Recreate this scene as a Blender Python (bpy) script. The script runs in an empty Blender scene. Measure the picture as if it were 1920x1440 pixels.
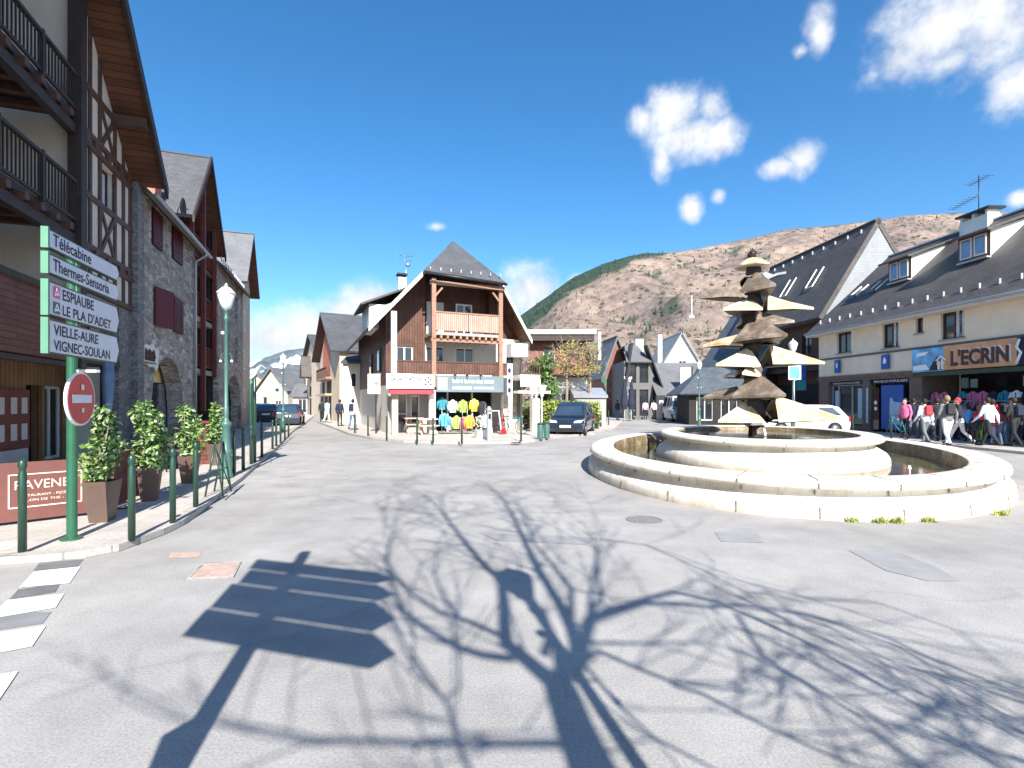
import bpy, bmesh, math, random
from mathutils import Vector, Matrix, noise as mnoise
R = math.radians
scene = bpy.context.scene
COL = scene.collection

# ------------------------------------------------------------------ camera
HC, FPX, HZ = 1.6, 950.0, 753.0          # eye height, focal length and horizon in pixels of a 1920 px wide picture
cam = bpy.data.cameras.new('camera'); cam.sensor_width = 36; cam.lens = FPX/1920*36
cam.shift_y = (HZ-720)/1920; cam.clip_start = 0.05; cam.clip_end = 30000
camo = bpy.data.objects.new('camera', cam); COL.objects.link(camo)
camo.location = (0, 0, HC); camo.rotation_euler = (R(90), 0, 0); scene.camera = camo

# ------------------------------------------------------------------ sun, sky, exposure
SD = Vector((-.2235, .9747))             # the way the sunlight travels over the ground
EL = R(36.5)
sun = bpy.data.lights.new('sun', 'SUN'); sun.energy = 5.0; sun.angle = R(.53); sun.color = (1, .955, .88)
suno = bpy.data.objects.new('sun', sun); COL.objects.link(suno)
tr = Vector((SD.x*math.cos(EL), SD.y*math.cos(EL), -math.sin(EL)))
suno.rotation_euler = tr.to_track_quat('-Z', 'Y').to_euler()
scene.view_settings.view_transform = 'Standard'; scene.view_settings.look = 'None'
scene.view_settings.gamma = 1; scene.view_settings.exposure = 1.12

def ray(px, py): return Vector(((px-960)/FPX, 1, (HZ-py)/FPX))
def W(px, py, Y): v = ray(px, py)*Y; return Vector((v.x, Y, HC+v.z))
def G(px, py, z=0): Y = FPX*(HC-z)/(py-HZ); return Vector(((px-960)/FPX*Y, Y, z))

def c4(c): return (c[0], c[1], c[2], 1)
def ramp(N, stops):
    r = N.new('ShaderNodeValToRGB'); e = r.color_ramp.elements
    e[0].position, e[0].color = stops[0][0], c4(stops[0][1])
    e[1].position, e[1].color = stops[-1][0], c4(stops[-1][1])
    for p, c in stops[1:-1]:
        x = e.new(p); x.color = c4(c)
    return r
def build_world():
    w = bpy.data.worlds.new('World'); scene.world = w; w.use_nodes = True
    nt = w.node_tree; N = nt.nodes; L = nt.links; N.clear()
    out = N.new('ShaderNodeOutputWorld'); bg = N.new('ShaderNodeBackground')
    sky = N.new('ShaderNodeTexSky'); sky.sky_type = 'NISHITA'; sky.sun_disc = False
    sky.sun_elevation = EL; sky.sun_rotation = math.atan2(-SD.x, -SD.y)
    sky.altitude = 800; sky.air_density = 1.0; sky.dust_density = 1.2; sky.ozone_density = 3.5
    tc = N.new('ShaderNodeTexCoord')
    def M(op, a, b=None, c=None, clamp=False):
        n = N.new('ShaderNodeMath'); n.operation = op; n.use_clamp = clamp
        for i, x in enumerate((a, b, c)):
            if x is None: continue
            if isinstance(x, (int, float)): n.inputs[i].default_value = x
            else: L.new(x, n.inputs[i])
        return n.outputs[0]
    def dot(vec):
        n = N.new('ShaderNodeVectorMath'); n.operation = 'DOT_PRODUCT'
        L.new(tc.outputs['Generated'], n.inputs[0]); n.inputs[1].default_value = vec; return n.outputs['Value']
    n1 = N.new('ShaderNodeTexNoise'); n1.inputs['Scale'].default_value = 11; n1.inputs['Detail'].default_value = 9; n1.inputs['Roughness'].default_value = .62
    n2 = N.new('ShaderNodeTexNoise'); n2.inputs['Scale'].default_value = 26; n2.inputs['Detail'].default_value = 8; n2.inputs['Roughness'].default_value = .6
    L.new(tc.outputs['Generated'], n1.inputs['Vector']); L.new(tc.outputs['Generated'], n2.inputs['Vector'])
    dn = M('ADD', M('MULTIPLY', M('SUBTRACT', n1.outputs['Fac'], .5), 2.7), M('MULTIPLY', M('SUBTRACT', n2.outputs['Fac'], .5), 1.3))
    blobs = [(1262,218,62,48,1),(1285,258,74,40,1),(1350,262,48,32,1),(1240,298,22,38,.9),(1330,200,44,40,.55),(1205,228,34,30,.7),
             (1505,294,40,32,1),(1468,312,44,20,.85),(1298,390,24,24,.9),(1346,369,20,16,.5),
             (1535,60,32,52,.5),(1500,95,26,16,.35),(1745,60,92,74,1),(1690,115,66,40,.95),(1820,20,90,50,1),(1640,140,36,22,.45),(1860,60,110,90,.8),(1900,160,60,55,.8),(1790,110,70,40,.7),
             (1915,372,26,16,.8),(700,562,78,36,1),(650,585,70,36,.95),(515,640,120,58,1),(600,618,100,46,.95),(700,600,90,40,.8),(1000,545,72,48,1),(1040,570,90,46,.95),(1078,528,34,16,.6),
             (818,425,28,12,.3),(480,690,60,40,.7),(2050,40,120,90,.9),(-200,330,160,60,.8),(1150,640,160,40,.5)]
    tot = None
    for (px, py, a, b, st) in blobs:
        c = ray(px, py); ln = c.length; cn = c/ln
        r = Vector((cn.y, -cn.x, 0)).normalized(); u = r.cross(cn)
        a2 = a/FPX/ln*.9*1.25; b2 = b/FPX/ln*1.3
        dc = dot(cn); inv = M('DIVIDE', 1.0, M('MAXIMUM', dc, .05))
        qx = M('MULTIPLY', M('MULTIPLY', dot(r), inv), 1/a2); qy = M('MULTIPLY', M('MULTIPLY', dot(u), inv), 1/b2)
        d = M('SQRT', M('ADD', M('MULTIPLY', qx, qx), M('MULTIPLY', qy, qy)))
        m = M('SUBTRACT', 1.08, d)                    # signed, >0 inside
        m = M('SUBTRACT', m, (1-st)*.55)
        ok = M('MULTIPLY', M('LESS_THAN', d, 2.2), M('GREATER_THAN', dc, .1))
        m = M('SUBTRACT', M('MULTIPLY', M('ADD', m, 1), ok), 1)
        m = M('MAXIMUM', m, -1)
        tot = m if tot is None else M('MAXIMUM', tot, m)
    den = M('ADD', M('MULTIPLY', tot, 1.7), dn)
    mr = N.new('ShaderNodeMapRange'); mr.interpolation_type = 'SMOOTHSTEP'
    L.new(den, mr.inputs['Value']); mr.inputs['From Min'].default_value = -.05; mr.inputs['From Max'].default_value = 1.6
    g = M('MULTIPLY', mr.outputs['Result'], M('MULTIPLY', M('ADD', tot, .45), 1.6, clamp=True))
    mul = N.new('ShaderNodeMix'); mul.data_type = 'RGBA'
    L.new(g, mul.inputs['Factor'])
    hs = N.new('ShaderNodeHueSaturation'); hs.inputs['Saturation'].default_value = 1.29; hs.inputs['Hue'].default_value = .496; hs.inputs['Value'].default_value = 1.42
    L.new(sky.outputs['Color'], hs.inputs['Color']); L.new(hs.outputs['Color'], mul.inputs['A'])
    cr = ramp(N, [(.36, (.70, .73, .79)), (.60, (.98, .99, 1))]); L.new(n1.outputs['Fac'], cr.inputs[0])
    cm = N.new('ShaderNodeVectorMath'); cm.operation = 'SCALE'; L.new(cr.outputs[0], cm.inputs[0]); cm.inputs['Scale'].default_value = 7.4; L.new(cm.outputs[0], mul.inputs['B'])
    L.new(mul.outputs['Result'], bg.inputs['Color']); bg.inputs['Strength'].default_value = .074
    L.new(bg.outputs[0], out.inputs['Surface'])
build_world()

# ------------------------------------------------------------------ materials
MATS = {}
def newmat(name):
    m = bpy.data.materials.new(name); m.use_nodes = True
    nt = m.node_tree; b = nt.nodes['Principled BSDF']; MATS[name] = m
    return m, nt, nt.nodes, nt.links, b
def noise_tex(N, L, src, scale, detail=6, rough=.6):
    n = N.new('ShaderNodeTexNoise'); n.inputs['Scale'].default_value = scale
    n.inputs['Detail'].default_value = detail; n.inputs['Roughness'].default_value = rough
    L.new(src, n.inputs['Vector']); return n.outputs['Fac']
def mixc(N, L, fac, a, b, mode='MIX'):
    m = N.new('ShaderNodeMix'); m.data_type = 'RGBA'; m.blend_type = mode
    for k, x in (('Factor', fac), ('A', a), ('B', b)):
        if isinstance(x, (int, float)): m.inputs[k].default_value = x
        elif isinstance(x, tuple): m.inputs[k].default_value = c4(x)
        else: L.new(x, m.inputs[k])
    return m.outputs['Result']
def bump(N, L, b, h, strength=.4, dist=.02):
    n = N.new('ShaderNodeBump'); n.inputs['Strength'].default_value = strength; n.inputs['Distance'].default_value = dist
    L.new(h, n.inputs['Height']); L.new(n.outputs[0], b.inputs['Normal'])
def mat(name, col, rough=.6, var=.18, scale=3, metal=0, spec=.4, bmp=0, bscale=60, emit=0, coat=0, alpha=None):
    if name in MATS: return MATS[name]
    m, nt, N, L, b = newmat(name)
    tc = N.new('ShaderNodeTexCoord')
    f = noise_tex(N, L, tc.outputs['Object'], scale)
    r = ramp(N, [(.3, tuple(x*(1-var) for x in col)), (.7, tuple(min(1, x*(1+var)) for x in col))])
    L.new(f, r.inputs[0]); L.new(r.outputs[0], b.inputs['Base Color'])
    b.inputs['Roughness'].default_value = rough; b.inputs['Metallic'].default_value = metal
    b.inputs['Specular IOR Level'].default_value = spec; b.inputs['Coat Weight'].default_value = coat
    if bmp: bump(N, L, b, noise_tex(N, L, tc.outputs['Object'], bscale, 4), bmp, .01)
    if emit:
        b.inputs['Emission Color'].default_value = c4(col); b.inputs['Emission Strength'].default_value = emit
    return m
def brick_mat(name, c1, c2, mortar, w, h, msize=.02, rough=.7, off=.5, nvar=.35, nscale=1.2, bmp=.5, squash=1, rot=0, spec=.3, fine=30):
    m, nt, N, L, b = newmat(name)
    uv = N.new('ShaderNodeTexCoord'); mp = N.new('ShaderNodeMapping'); L.new(uv.outputs['UV'], mp.inputs['Vector'])
    mp.inputs['Rotation'].default_value = (0, 0, rot)
    br = N.new('ShaderNodeTexBrick'); L.new(mp.outputs[0], br.inputs['Vector'])
    br.inputs['Color1'].default_value = c4(c1); br.inputs['Color2'].default_value = c4(c2); br.inputs['Mortar'].default_value = c4(mortar)
    br.inputs['Scale'].default_value = 1; br.inputs['Mortar Size'].default_value = msize; br.inputs['Mortar Smooth'].default_value = .3
    br.inputs['Brick Width'].default_value = w; br.inputs['Row Height'].default_value = h; br.offset = off; br.squash = squash
    f = noise_tex(N, L, uv.outputs['Object'], nscale, 7, .65)
    f2 = noise_tex(N, L, uv.outputs['Object'], fine, 4, .6)
    g = ramp(N, [(.25, (1-nvar,)*3), (.75, (1+nvar*.6,)*3)]); L.new(f, g.inputs[0])
    g2 = ramp(N, [(.3, (.82,)*3), (.7, (1.12,)*3)]); L.new(f2, g2.inputs[0])
    c = mixc(N, L, 1.0, br.outputs['Color'], g.outputs[0], 'MULTIPLY'); c = mixc(N, L, 1.0, c, g2.outputs[0], 'MULTIPLY')
    L.new(c, b.inputs['Base Color']); b.inputs['Roughness'].default_value = rough; b.inputs['Specular IOR Level'].default_value = spec
    mm = N.new('ShaderNodeMath'); mm.operation = 'SUBTRACT'; L.new(f2, mm.inputs[0]); L.new(br.outputs['Fac'], mm.inputs[1])
    bump(N, L, b, mm.outputs[0], bmp, .02)
    return m
def rubble_mat(name, cols, scale=3.2, joint=(.16, .15, .14)):
    m, nt, N, L, b = newmat(name)
    uv = N.new('ShaderNodeTexCoord'); mp = N.new('ShaderNodeMapping'); L.new(uv.outputs['UV'], mp.inputs['Vector'])
    mp.inputs['Scale'].default_value = (1, 1.9, 1)
    d = N.new('ShaderNodeTexNoise'); d.inputs['Scale'].default_value = 4; L.new(mp.outputs[0], d.inputs['Vector'])
    add = N.new('ShaderNodeVectorMath'); add.operation = 'MULTIPLY_ADD'
    L.new(d.outputs['Color'], add.inputs[0]); add.inputs[1].default_value = (.22, .22, .22); L.new(mp.outputs[0], add.inputs[2])
    v = N.new('ShaderNodeTexVoronoi'); v.voronoi_dimensions = '2D'; v.inputs['Scale'].default_value = scale; L.new(add.outputs[0], v.inputs['Vector'])
    e = N.new('ShaderNodeTexVoronoi'); e.voronoi_dimensions = '2D'; e.feature = 'DISTANCE_TO_EDGE'; e.inputs['Scale'].default_value = scale; L.new(add.outputs[0], e.inputs['Vector'])
    sx = N.new('ShaderNodeSeparateColor'); L.new(v.outputs['Color'], sx.inputs[0])
    r = ramp(N, [(i/(len(cols)-1), c) for i, c in enumerate(cols)]); L.new(sx.outputs[0], r.inputs[0])
    er = ramp(N, [(.0, (0, 0, 0)), (.09, (1, 1, 1))]); L.new(e.outputs['Distance'], er.inputs[0])
    c = mixc(N, L, er.outputs[0], joint, r.outputs[0])
    f = noise_tex(N, L, uv.outputs['Object'], 22, 6); g = ramp(N, [(.3, (.7,)*3), (.7, (1.2,)*3)]); L.new(f, g.inputs[0])
    c = mixc(N, L, 1.0, c, g.outputs[0], 'MULTIPLY')
    f = noise_tex(N, L, uv.outputs['Object'], .8, 4); g = ramp(N, [(.3, (.75,)*3), (.7, (1.15,)*3)]); L.new(f, g.inputs[0])
    c = mixc(N, L, 1.0, c, g.outputs[0], 'MULTIPLY')
    L.new(c, b.inputs['Base Color']); b.inputs['Roughness'].default_value = .85
    mm = N.new('ShaderNodeMath'); mm.operation = 'ADD'; L.new(er.outputs[0], mm.inputs[0]); L.new(f, mm.inputs[1])
    bump(N, L, b, er.outputs[0], .6, .03)
    return m

mat('dark timber', (.035, .024, .02), .6, .3, 6)
mat('brown timber', (.085, .042, .030), .6, .3, 6)
mat('orange timber', (.42, .17, .075), .5, .2, 5)
mat('tan timber', (.29, .165, .11), .55, .2, 5)
mat('red timber', (.52, .13, .06), .6, .2, 4)
mat('cream render', (.64, .57, .48), .85, .10, 1.5, bmp=.2)
mat('pale render', (.62, .59, .53), .85, .10, 1.5, bmp=.2)
mat('warm render', (.62, .50, .37), .85, .14, 1.2, bmp=.2)
mat('grey render', (.33, .32, .30), .85, .12, 1.3, bmp=.2)
mat('white paint', (.80, .80, .78), .45, .05, 2)
mat('off white', (.66, .65, .61), .5, .08, 2)
mat('maroon', (.10, .014, .022), .5, .2, 4)
mat('green metal', (.022, .105, .058), .35, .12, 5, spec=.5, coat=.2)
mat('dark green metal', (.015, .050, .033), .35, .15, 5, spec=.5, coat=.2)
mat('mint metal', (.10, .25, .16), .4, .1, 5)
mat('lamp green', (.06, .14, .12), .4, .15, 5, spec=.5)
mat('globe', (.86, .88, .90), .15, .02, 2, spec=.5)
mat('glass', (.02, .025, .03), .06, .3, 1, spec=.8)
mat('bright glass', (.16, .24, .36), .08, .3, 1, spec=.9)
mat('curtain', (.55, .56, .58), .8, .2, 8)
mat('black', (.010, .010, .011), .5, .2, 4)
mat('patch mid', (.27, .265, .265), .85, .15, 3)
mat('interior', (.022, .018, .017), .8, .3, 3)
mat('dark metal', (.03, .03, .032), .4, .2, 5, metal=.3)
mat('steel', (.35, .36, .37), .35, .1, 5, metal=.8)
mat('zinc', (.38, .40, .43), .4, .12, 2, metal=.3)
mat('rubber', (.015, .015, .016), .8, .2, 5)
mat('skin', (.50, .29, .20), .55, .06, 9)
mat('sign red', (.50, .025, .035), .35, .15, 3)
mat('awning red', (.62, .05, .07), .6, .1, 3)
mat('sign white', (.62, .66, .74), .4, .05, 3)
mat('letter black', (.02, .02, .025), .6, .1, 3)
mat('letter white', (.85, .85, .85), .6, .03, 3)
mat('banner cloth', (.155, .062, .052), .8, .12, 3, bmp=.15)
mat('banner dark', (.15, .05, .045), .8, .12, 3)
mat('banner letter', (.80, .66, .56), .7, .05, 3)
mat('pot brown', (.11, .072, .058), .5, .15, 3)
mat('soil', (.05, .035, .025), .95, .3, 20)
mat('teal sign', (.15, .20, .215), .5, .1, 2)
mat('blue', (.02, .10, .38), .5, .12, 3)
mat('sky blue', (.10, .38, .72), .5, .3, 3)
mat('pale blue dim', (.13, .20, .33), .8, .25, 6)
mat('pale blue', (.38, .55, .70), .6, .1, 3)
mat('pink', (.70, .16, .30), .75, .12, 8)
mat('red cloth', (.58, .035, .05), .75, .15, 8)
mat('white cloth', (.78, .78, .80), .8, .06, 8)
mat('yellow', (.80, .60, .08), .6, .1, 5)
mat('lime', (.36, .62, .10), .7, .15, 5)
mat('orange', (.78, .33, .05), .7, .15, 5)
mat('navy', (.018, .022, .05), .8, .2, 8)
mat('dark cloth', (.022, .024, .027), .85, .25, 8)
mat('grey cloth', (.16, .17, .18), .85, .2, 8)
mat('denim', (.085, .13, .22), .85, .2, 9)
mat('teal cloth', (.03, .25, .30), .8, .2, 8)
mat('hair dark', (.02, .014, .01), .7, .3, 20)
mat('hair fair', (.28, .17, .08), .7, .3, 20)
mat('car dark', (.018, .030, .055), .22, .1, 2, spec=.6, coat=.8, metal=.2)
mat('car green', (.03, .045, .05), .22, .1, 2, spec=.6, coat=.8, metal=.2)
mat('car white', (.72, .73, .74), .25, .03, 2, spec=.6, coat=.8)
mat('car glass', (.03, .05, .08), .05, .2, 1, spec=1)
mat('headlamp', (.65, .68, .72), .1, .05, 2, spec=.9)
mat('tail lamp', (.45, .02, .02), .2, .05, 2, spec=.8)
mat('bark', (.13, .105, .085), .9, .3, 12, bmp=.5)
mat('bark pale', (.24, .20, .15), .9, .3, 12)
mat('twig ochre', (.36, .25, .11), .9, .3, 4)
mat('leaf dark', (.045, .095, .025), .5, .4, 6)
mat('leaf mid', (.085, .17, .04), .5, .35, 6)
mat('leaf bright', (.17, .27, .06), .5, .35, 6)
mat('leaf pale', (.30, .40, .20), .45, .25, 6)
mat('leaf yellow', (.42, .40, .06), .6, .3, 6)
mat('bark twig', (.17, .125, .11), .95, .3, 3)
mat('rust red wood', (.20, .085, .06), .7, .25, 3)
mat('paper', (.70, .68, .62), .7, .08, 5)
mat('warm sign', (.85, .62, .30), .6, .08, 2)
mat('board orange', (.62, .33, .16), .6, .18, 2.5)
mat('terracotta', (.45, .17, .11), .7, .2, 6)
mat('brown wicker', (.15, .075, .055), .7, .25, 30, bmp=.4)
mat('shaded patina', (.045, .036, .03), .5, .5, 4, metal=.5, bmp=.3, bscale=12)  # bronze made darker to put the shade on the column into its colour
brick_mat('slate', (.080, .070, .064), (.108, .096, .088), (.058, .052, .048), .24, .13, .010, .6, nvar=.35, nscale=.7, bmp=.35, spec=.45)
brick_mat('slate cool', (.082, .084, .090), (.110, .112, .120), (.060, .061, .066), .24, .13, .010, .6, nvar=.35, nscale=.7, bmp=.35, spec=.45)
brick_mat('slate light', (.145, .15, .16), (.175, .18, .19), (.115, .118, .125), .26, .15, .012, .6, nvar=.3, nscale=.6, bmp=.3, spec=.4)
brick_mat('slate bluish', (.085, .10, .12), (.12, .14, .16), (.05, .055, .06), .28, .18, .012, .55, nvar=.35, nscale=.7, bmp=.35, spec=.45)
brick_mat('slate cladding', (.27, .285, .30), (.30, .315, .33), (.24, .25, .265), .26, .16, .015, .7, nvar=.15)
brick_mat('planks brown', (.115, .056, .040), (.145, .072, .052), (.045, .022, .016), 9, .13, .012, .65, rot=R(90), nvar=.4, nscale=2.5)
brick_mat('planks dark', (.036, .024, .02), (.055, .035, .028), (.012, .008, .008), 9, .14, .012, .7, rot=R(90), nvar=.4, nscale=2)
brick_mat('planks red', (.14, .048, .032), (.175, .066, .045), (.07, .022, .015), 6, .11, .01, .6, nvar=.35, nscale=2.5)
brick_mat('planks tan', (.42, .28, .225), (.49, .34, .28), (.26, .14, .09), 9, .10, .014, .65, rot=R(90), nvar=.2, nscale=3)
brick_mat('planks soffit', (.10, .040, .020), (.145, .058, .030), (.035, .014, .009), 9, .16, .01, .6, nvar=.3, nscale=2)
brick_mat('paving', (.47, .43, .39), (.53, .49, .45), (.36, .33, .30), .4, .4, .008, .8, nvar=.22, nscale=.9, bmp=.25, off=0)
brick_mat('kerb stone', (.40, .37, .34), (.47, .44, .40), (.25, .23, .21), 1.0, 1.0, .012, .8, nvar=.3, nscale=1.5, bmp=.3, off=0)
rubble_mat('rubble stone', [(.20, .175, .155), (.36, .32, .28), (.46, .41, .35), (.28, .25, .225), (.62, .56, .48)], 3.6, (.25, .225, .20))
rubble_mat('pale rubble', [(.42, .35, .27), (.60, .52, .42), (.52, .42, .33), (.66, .60, .50)], 3.4, (.5, .45, .38))
rubble_mat('dark rubble', [(.15, .15, .155), (.23, .225, .225), (.19, .185, .19), (.27, .26, .25)], 4.2, (.10, .10, .105))

def special_mats():
    # asphalt
    m, nt, N, L, b = newmat('asphalt')
    tc = N.new('ShaderNodeTexCoord'); O = tc.outputs['Object']
    big = noise_tex(N, L, O, .22, 5, .55); r = ramp(N, [(.32, (.285, .272, .260)), (.5, (.345, .331, .316)), (.7, (.405, .388, .370))]); L.new(big, r.inputs[0])
    mid = noise_tex(N, L, O, 1.6, 6, .65); r2 = ramp(N, [(.3, (.82,)*3), (.7, (1.10,)*3)]); L.new(mid, r2.inputs[0])
    fin = noise_tex(N, L, O, 70, 3, .7); r3 = ramp(N, [(.36, (.80,)*3), (.5, (1.0,)*3), (.66, (1.15,)*3)]); L.new(fin, r3.inputs[0])
    c = mixc(N, L, 1.0, r.outputs[0], r2.outputs[0], 'MULTIPLY'); c = mixc(N, L, 1.0, c, r3.outputs[0], 'MULTIPLY')
    # cracks and repair seams
    w = N.new('ShaderNodeTexVoronoi'); w.feature = 'DISTANCE_TO_EDGE'; w.inputs['Scale'].default_value = .13
    ad = N.new('ShaderNodeTexNoise'); ad.inputs['Scale'].default_value = .5; ad.inputs['Detail'].default_value = 6; L.new(O, ad.inputs['Vector'])
    va = N.new('ShaderNodeVectorMath'); va.operation = 'MULTIPLY_ADD'; L.new(ad.outputs['Color'], va.inputs[0]); va.inputs[1].default_value = (2.4, 2.4, 0); L.new(O, va.inputs[2])
    L.new(va.outputs[0], w.inputs['Vector'])
    cr = ramp(N, [(.0, (.62,)*3), (.004, (1,)*3)]); L.new(w.outputs['Distance'], cr.inputs[0])
    c = mixc(N, L, .3, c, cr.outputs[0], 'MULTIPLY')
    # stains
    st = noise_tex(N, L, O, .75, 3, .5); rs = ramp(N, [(.56, (1,)*3), (.70, (.84, .84, .85))]); L.new(st, rs.inputs[0])
    c = mixc(N, L, 1.0, c, rs.outputs[0], 'MULTIPLY')
    L.new(c, b.inputs['Base Color']); b.inputs['Roughness'].default_value = .85; b.inputs['Specular IOR Level'].default_value = .25
    bump(N, L, b, fin, .22, .006)
    # pale fountain stone
    m, nt, N, L, b = newmat('fountain stone')
    tc = N.new('ShaderNodeTexCoord'); O = tc.outputs['Object']
    f = noise_tex(N, L, O, 1.4, 7, .6); r = ramp(N, [(.25, (.56, .50, .42)), (.5, (.72, .67, .58)), (.75, (.78, .75, .68))]); L.new(f, r.inputs[0])
    f2 = noise_tex(N, L, O, 45, 4); r2 = ramp(N, [(.3, (.90,)*3), (.7, (1.05,)*3)]); L.new(f2, r2.inputs[0])
    c = mixc(N, L, 1.0, r.outputs[0], r2.outputs[0], 'MULTIPLY')
    sep = N.new('ShaderNodeSeparateXYZ'); L.new(O, sep.inputs[0])
    rz = N.new('ShaderNodeMapRange'); L.new(sep.outputs[2], rz.inputs['Value']); rz.inputs['From Min'].default_value = .16; rz.inputs['From Max'].default_value = .0
    ns = noise_tex(N, L, O, 3.5, 5); mu = N.new('ShaderNodeMath'); mu.operation = 'MULTIPLY'; mu.use_clamp = True; L.new(rz.outputs[0], mu.inputs[0]); L.new(ns, mu.inputs[1])
    c = mixc(N, L, mu.outputs[0], c, (.32, .22, .15))
    mp = N.new('ShaderNodeMapping'); L.new(O, mp.inputs['Vector']); mp.inputs['Scale'].default_value = (5, 5, .5)
    sk = noise_tex(N, L, mp.outputs[0], 1.6, 6, .7); rk = ramp(N, [(.50, (1,)*3), (.60, (.86, .82, .75)), (.72, (.62, .55, .45))]); L.new(sk, rk.inputs[0])
    c = mixc(N, L, .75, c, rk.outputs[0], 'MULTIPLY')
    L.new(c, b.inputs['Base Color']); b.inputs['Roughness'].default_value = .75; bump(N, L, b, f2, .25, .008)
    m, nt, N, L, b = newmat('wet stone')
    tc = N.new('ShaderNodeTexCoord'); O = tc.outputs['Object']
    f = noise_tex(N, L, O, 2.4, 7, .7); r = ramp(N, [(.3, (.07, .05, .035)), (.5, (.20, .14, .08)), (.7, (.48, .40, .28))]); L.new(f, r.inputs[0])
    L.new(r.outputs[0], b.inputs['Base Color']); b.inputs['Roughness'].default_value = .5
    # water
    m, nt, N, L, b = newmat('water')
    tc = N.new('ShaderNodeTexCoord'); O = tc.outputs['Object']
    f = noise_tex(N, L, O, 1.1, 5, .6); r = ramp(N, [(.3, (.045, .05, .022)), (.7, (.13, .12, .055))]); L.new(f, r.inputs[0])
    L.new(r.outputs[0], b.inputs['Base Color']); b.inputs['Roughness'].default_value = .06; b.inputs['Specular IOR Level'].default_value = .6
    bump(N, L, b, noise_tex(N, L, O, 7, 3), .12, .02)
    # weathered golden copper plate of the sculpture
    m, nt, N, L, b = newmat('gilt copper')
    tc = N.new('ShaderNodeTexCoord'); O = tc.outputs['Object']
    f = noise_tex(N, L, O, 2.2, 6, .65); r = ramp(N, [(.28, (.28, .17, .10)), (.42, (.58, .40, .23)), (.58, (.66, .55, .40)), (.72, (.74, .70, .60))]); L.new(f, r.inputs[0])
    L.new(r.outputs[0], b.inputs['Base Color']); b.inputs['Roughness'].default_value = .5; b.inputs['Metallic'].default_value = .15
    m, nt, N, L, b = newmat('bronze plate')
    tc = N.new('ShaderNodeTexCoord'); O = tc.outputs['Object']
    f = noise_tex(N, L, O, 3, 6, .65); r = ramp(N, [(.3, (.10, .075, .055)), (.5, (.21, .16, .12)), (.7, (.42, .35, .28))]); L.new(f, r.inputs[0])
    L.new(r.outputs[0], b.inputs['Base Color']); b.inputs['Roughness'].default_value = .5; b.inputs['Metallic'].default_value = .3
    # road paint, worn
    m, nt, N, L, b = newmat('road paint')
    tc = N.new('ShaderNodeTexCoord'); O = tc.outputs['Object']
    f = noise_tex(N, L, O, 9, 6, .75); r = ramp(N, [(.28, (.42,)*3), (.42, (.80, .80, .79)), (.7, (.86, .86, .85))]); L.new(f, r.inputs[0])
    L.new(r.outputs[0], b.inputs['Base Color']); b.inputs['Roughness'].default_value = .7
    # mountains
    m, nt, N, L, b = newmat('brown hillside')
    tc = N.new('ShaderNodeTexCoord'); O = tc.outputs['Object']
    at = N.new('ShaderNodeAttribute'); at.attribute_name = 'forest'
    f = noise_tex(N, L, O, .006, 10, .68); r = ramp(N, [(.30, (.12, .10, .092)), (.43, (.20, .16, .14)), (.54, (.28, .215, .175)), (.64, (.33, .26, .205)), (.75, (.40, .34, .26))]); L.new(f, r.inputs[0])
    f2 = noise_tex(N, L, O, .045, 9, .75); r2 = ramp(N, [(.34, (.45, .43, .45)), (.48, (.88, .87, .88)), (.68, (1.30, 1.27, 1.24))]); L.new(f2, r2.inputs[0])
    c = mixc(N, L, 1.0, r.outputs[0], r2.outputs[0], 'MULTIPLY')
    v = N.new('ShaderNodeTexVoronoi'); v.inputs['Scale'].default_value = .05; L.new(O, v.inputs['Vector'])
    f3 = noise_tex(N, L, O, .009, 5, .6); mm = N.new('ShaderNodeMath'); mm.operation = 'MULTIPLY'
    rv = ramp(N, [(.22, (1,)*3), (.36, (0,)*3)]); L.new(v.outputs['Distance'], rv.inputs[0])
    rf = ramp(N, [(.46, (0,)*3), (.56, (1,)*3)]); L.new(f3, rf.inputs[0])
    L.new(rv.outputs[0], mm.inputs[0]); L.new(rf.outputs[0], mm.inputs[1])
    c = mixc(N, L, mm.outputs[0], c, (.055, .055, .035))
    df = noise_tex(N, L, O, .08, 6, .7); rd = ramp(N, [(.3, (.018, .035, .026)), (.7, (.05, .08, .05))]); L.new(df, rd.inputs[0])
    c = mixc(N, L, at.outputs['Fac'], c, rd.outputs[0])
    L.new(c, b.inputs['Base Color']); b.inputs['Roughness'].default_value = 1; b.inputs['Specular IOR Level'].default_value = .05
    bump(N, L, b, f2, .6, 14)
    m, nt, N, L, b = newmat('far mountain')
    tc = N.new('ShaderNodeTexCoord'); O = tc.outputs['Object']
    f = noise_tex(N, L, O, .0016, 8, .6); r = ramp(N, [(.40, (.06, .09, .10)), (.52, (.11, .13, .13)), (.60, (.80, .83, .88))]); L.new(f, r.inputs[0])
    L.new(r.outputs[0], b.inputs['Base Color']); b.inputs['Roughness'].default_value = 1; b.inputs['Specular IOR Level'].default_value = .05
special_mats()
m2 = MATS['fountain stone'].copy(); m2.name = 'stained fountain stone'; MATS[m2.name] = m2
for nd in m2.node_tree.nodes:
    if nd.type == 'MAP_RANGE': nd.inputs['From Min'].default_value = .46; nd.inputs['From Max'].default_value = .24
MT = lambda n: MATS[n]

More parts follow.
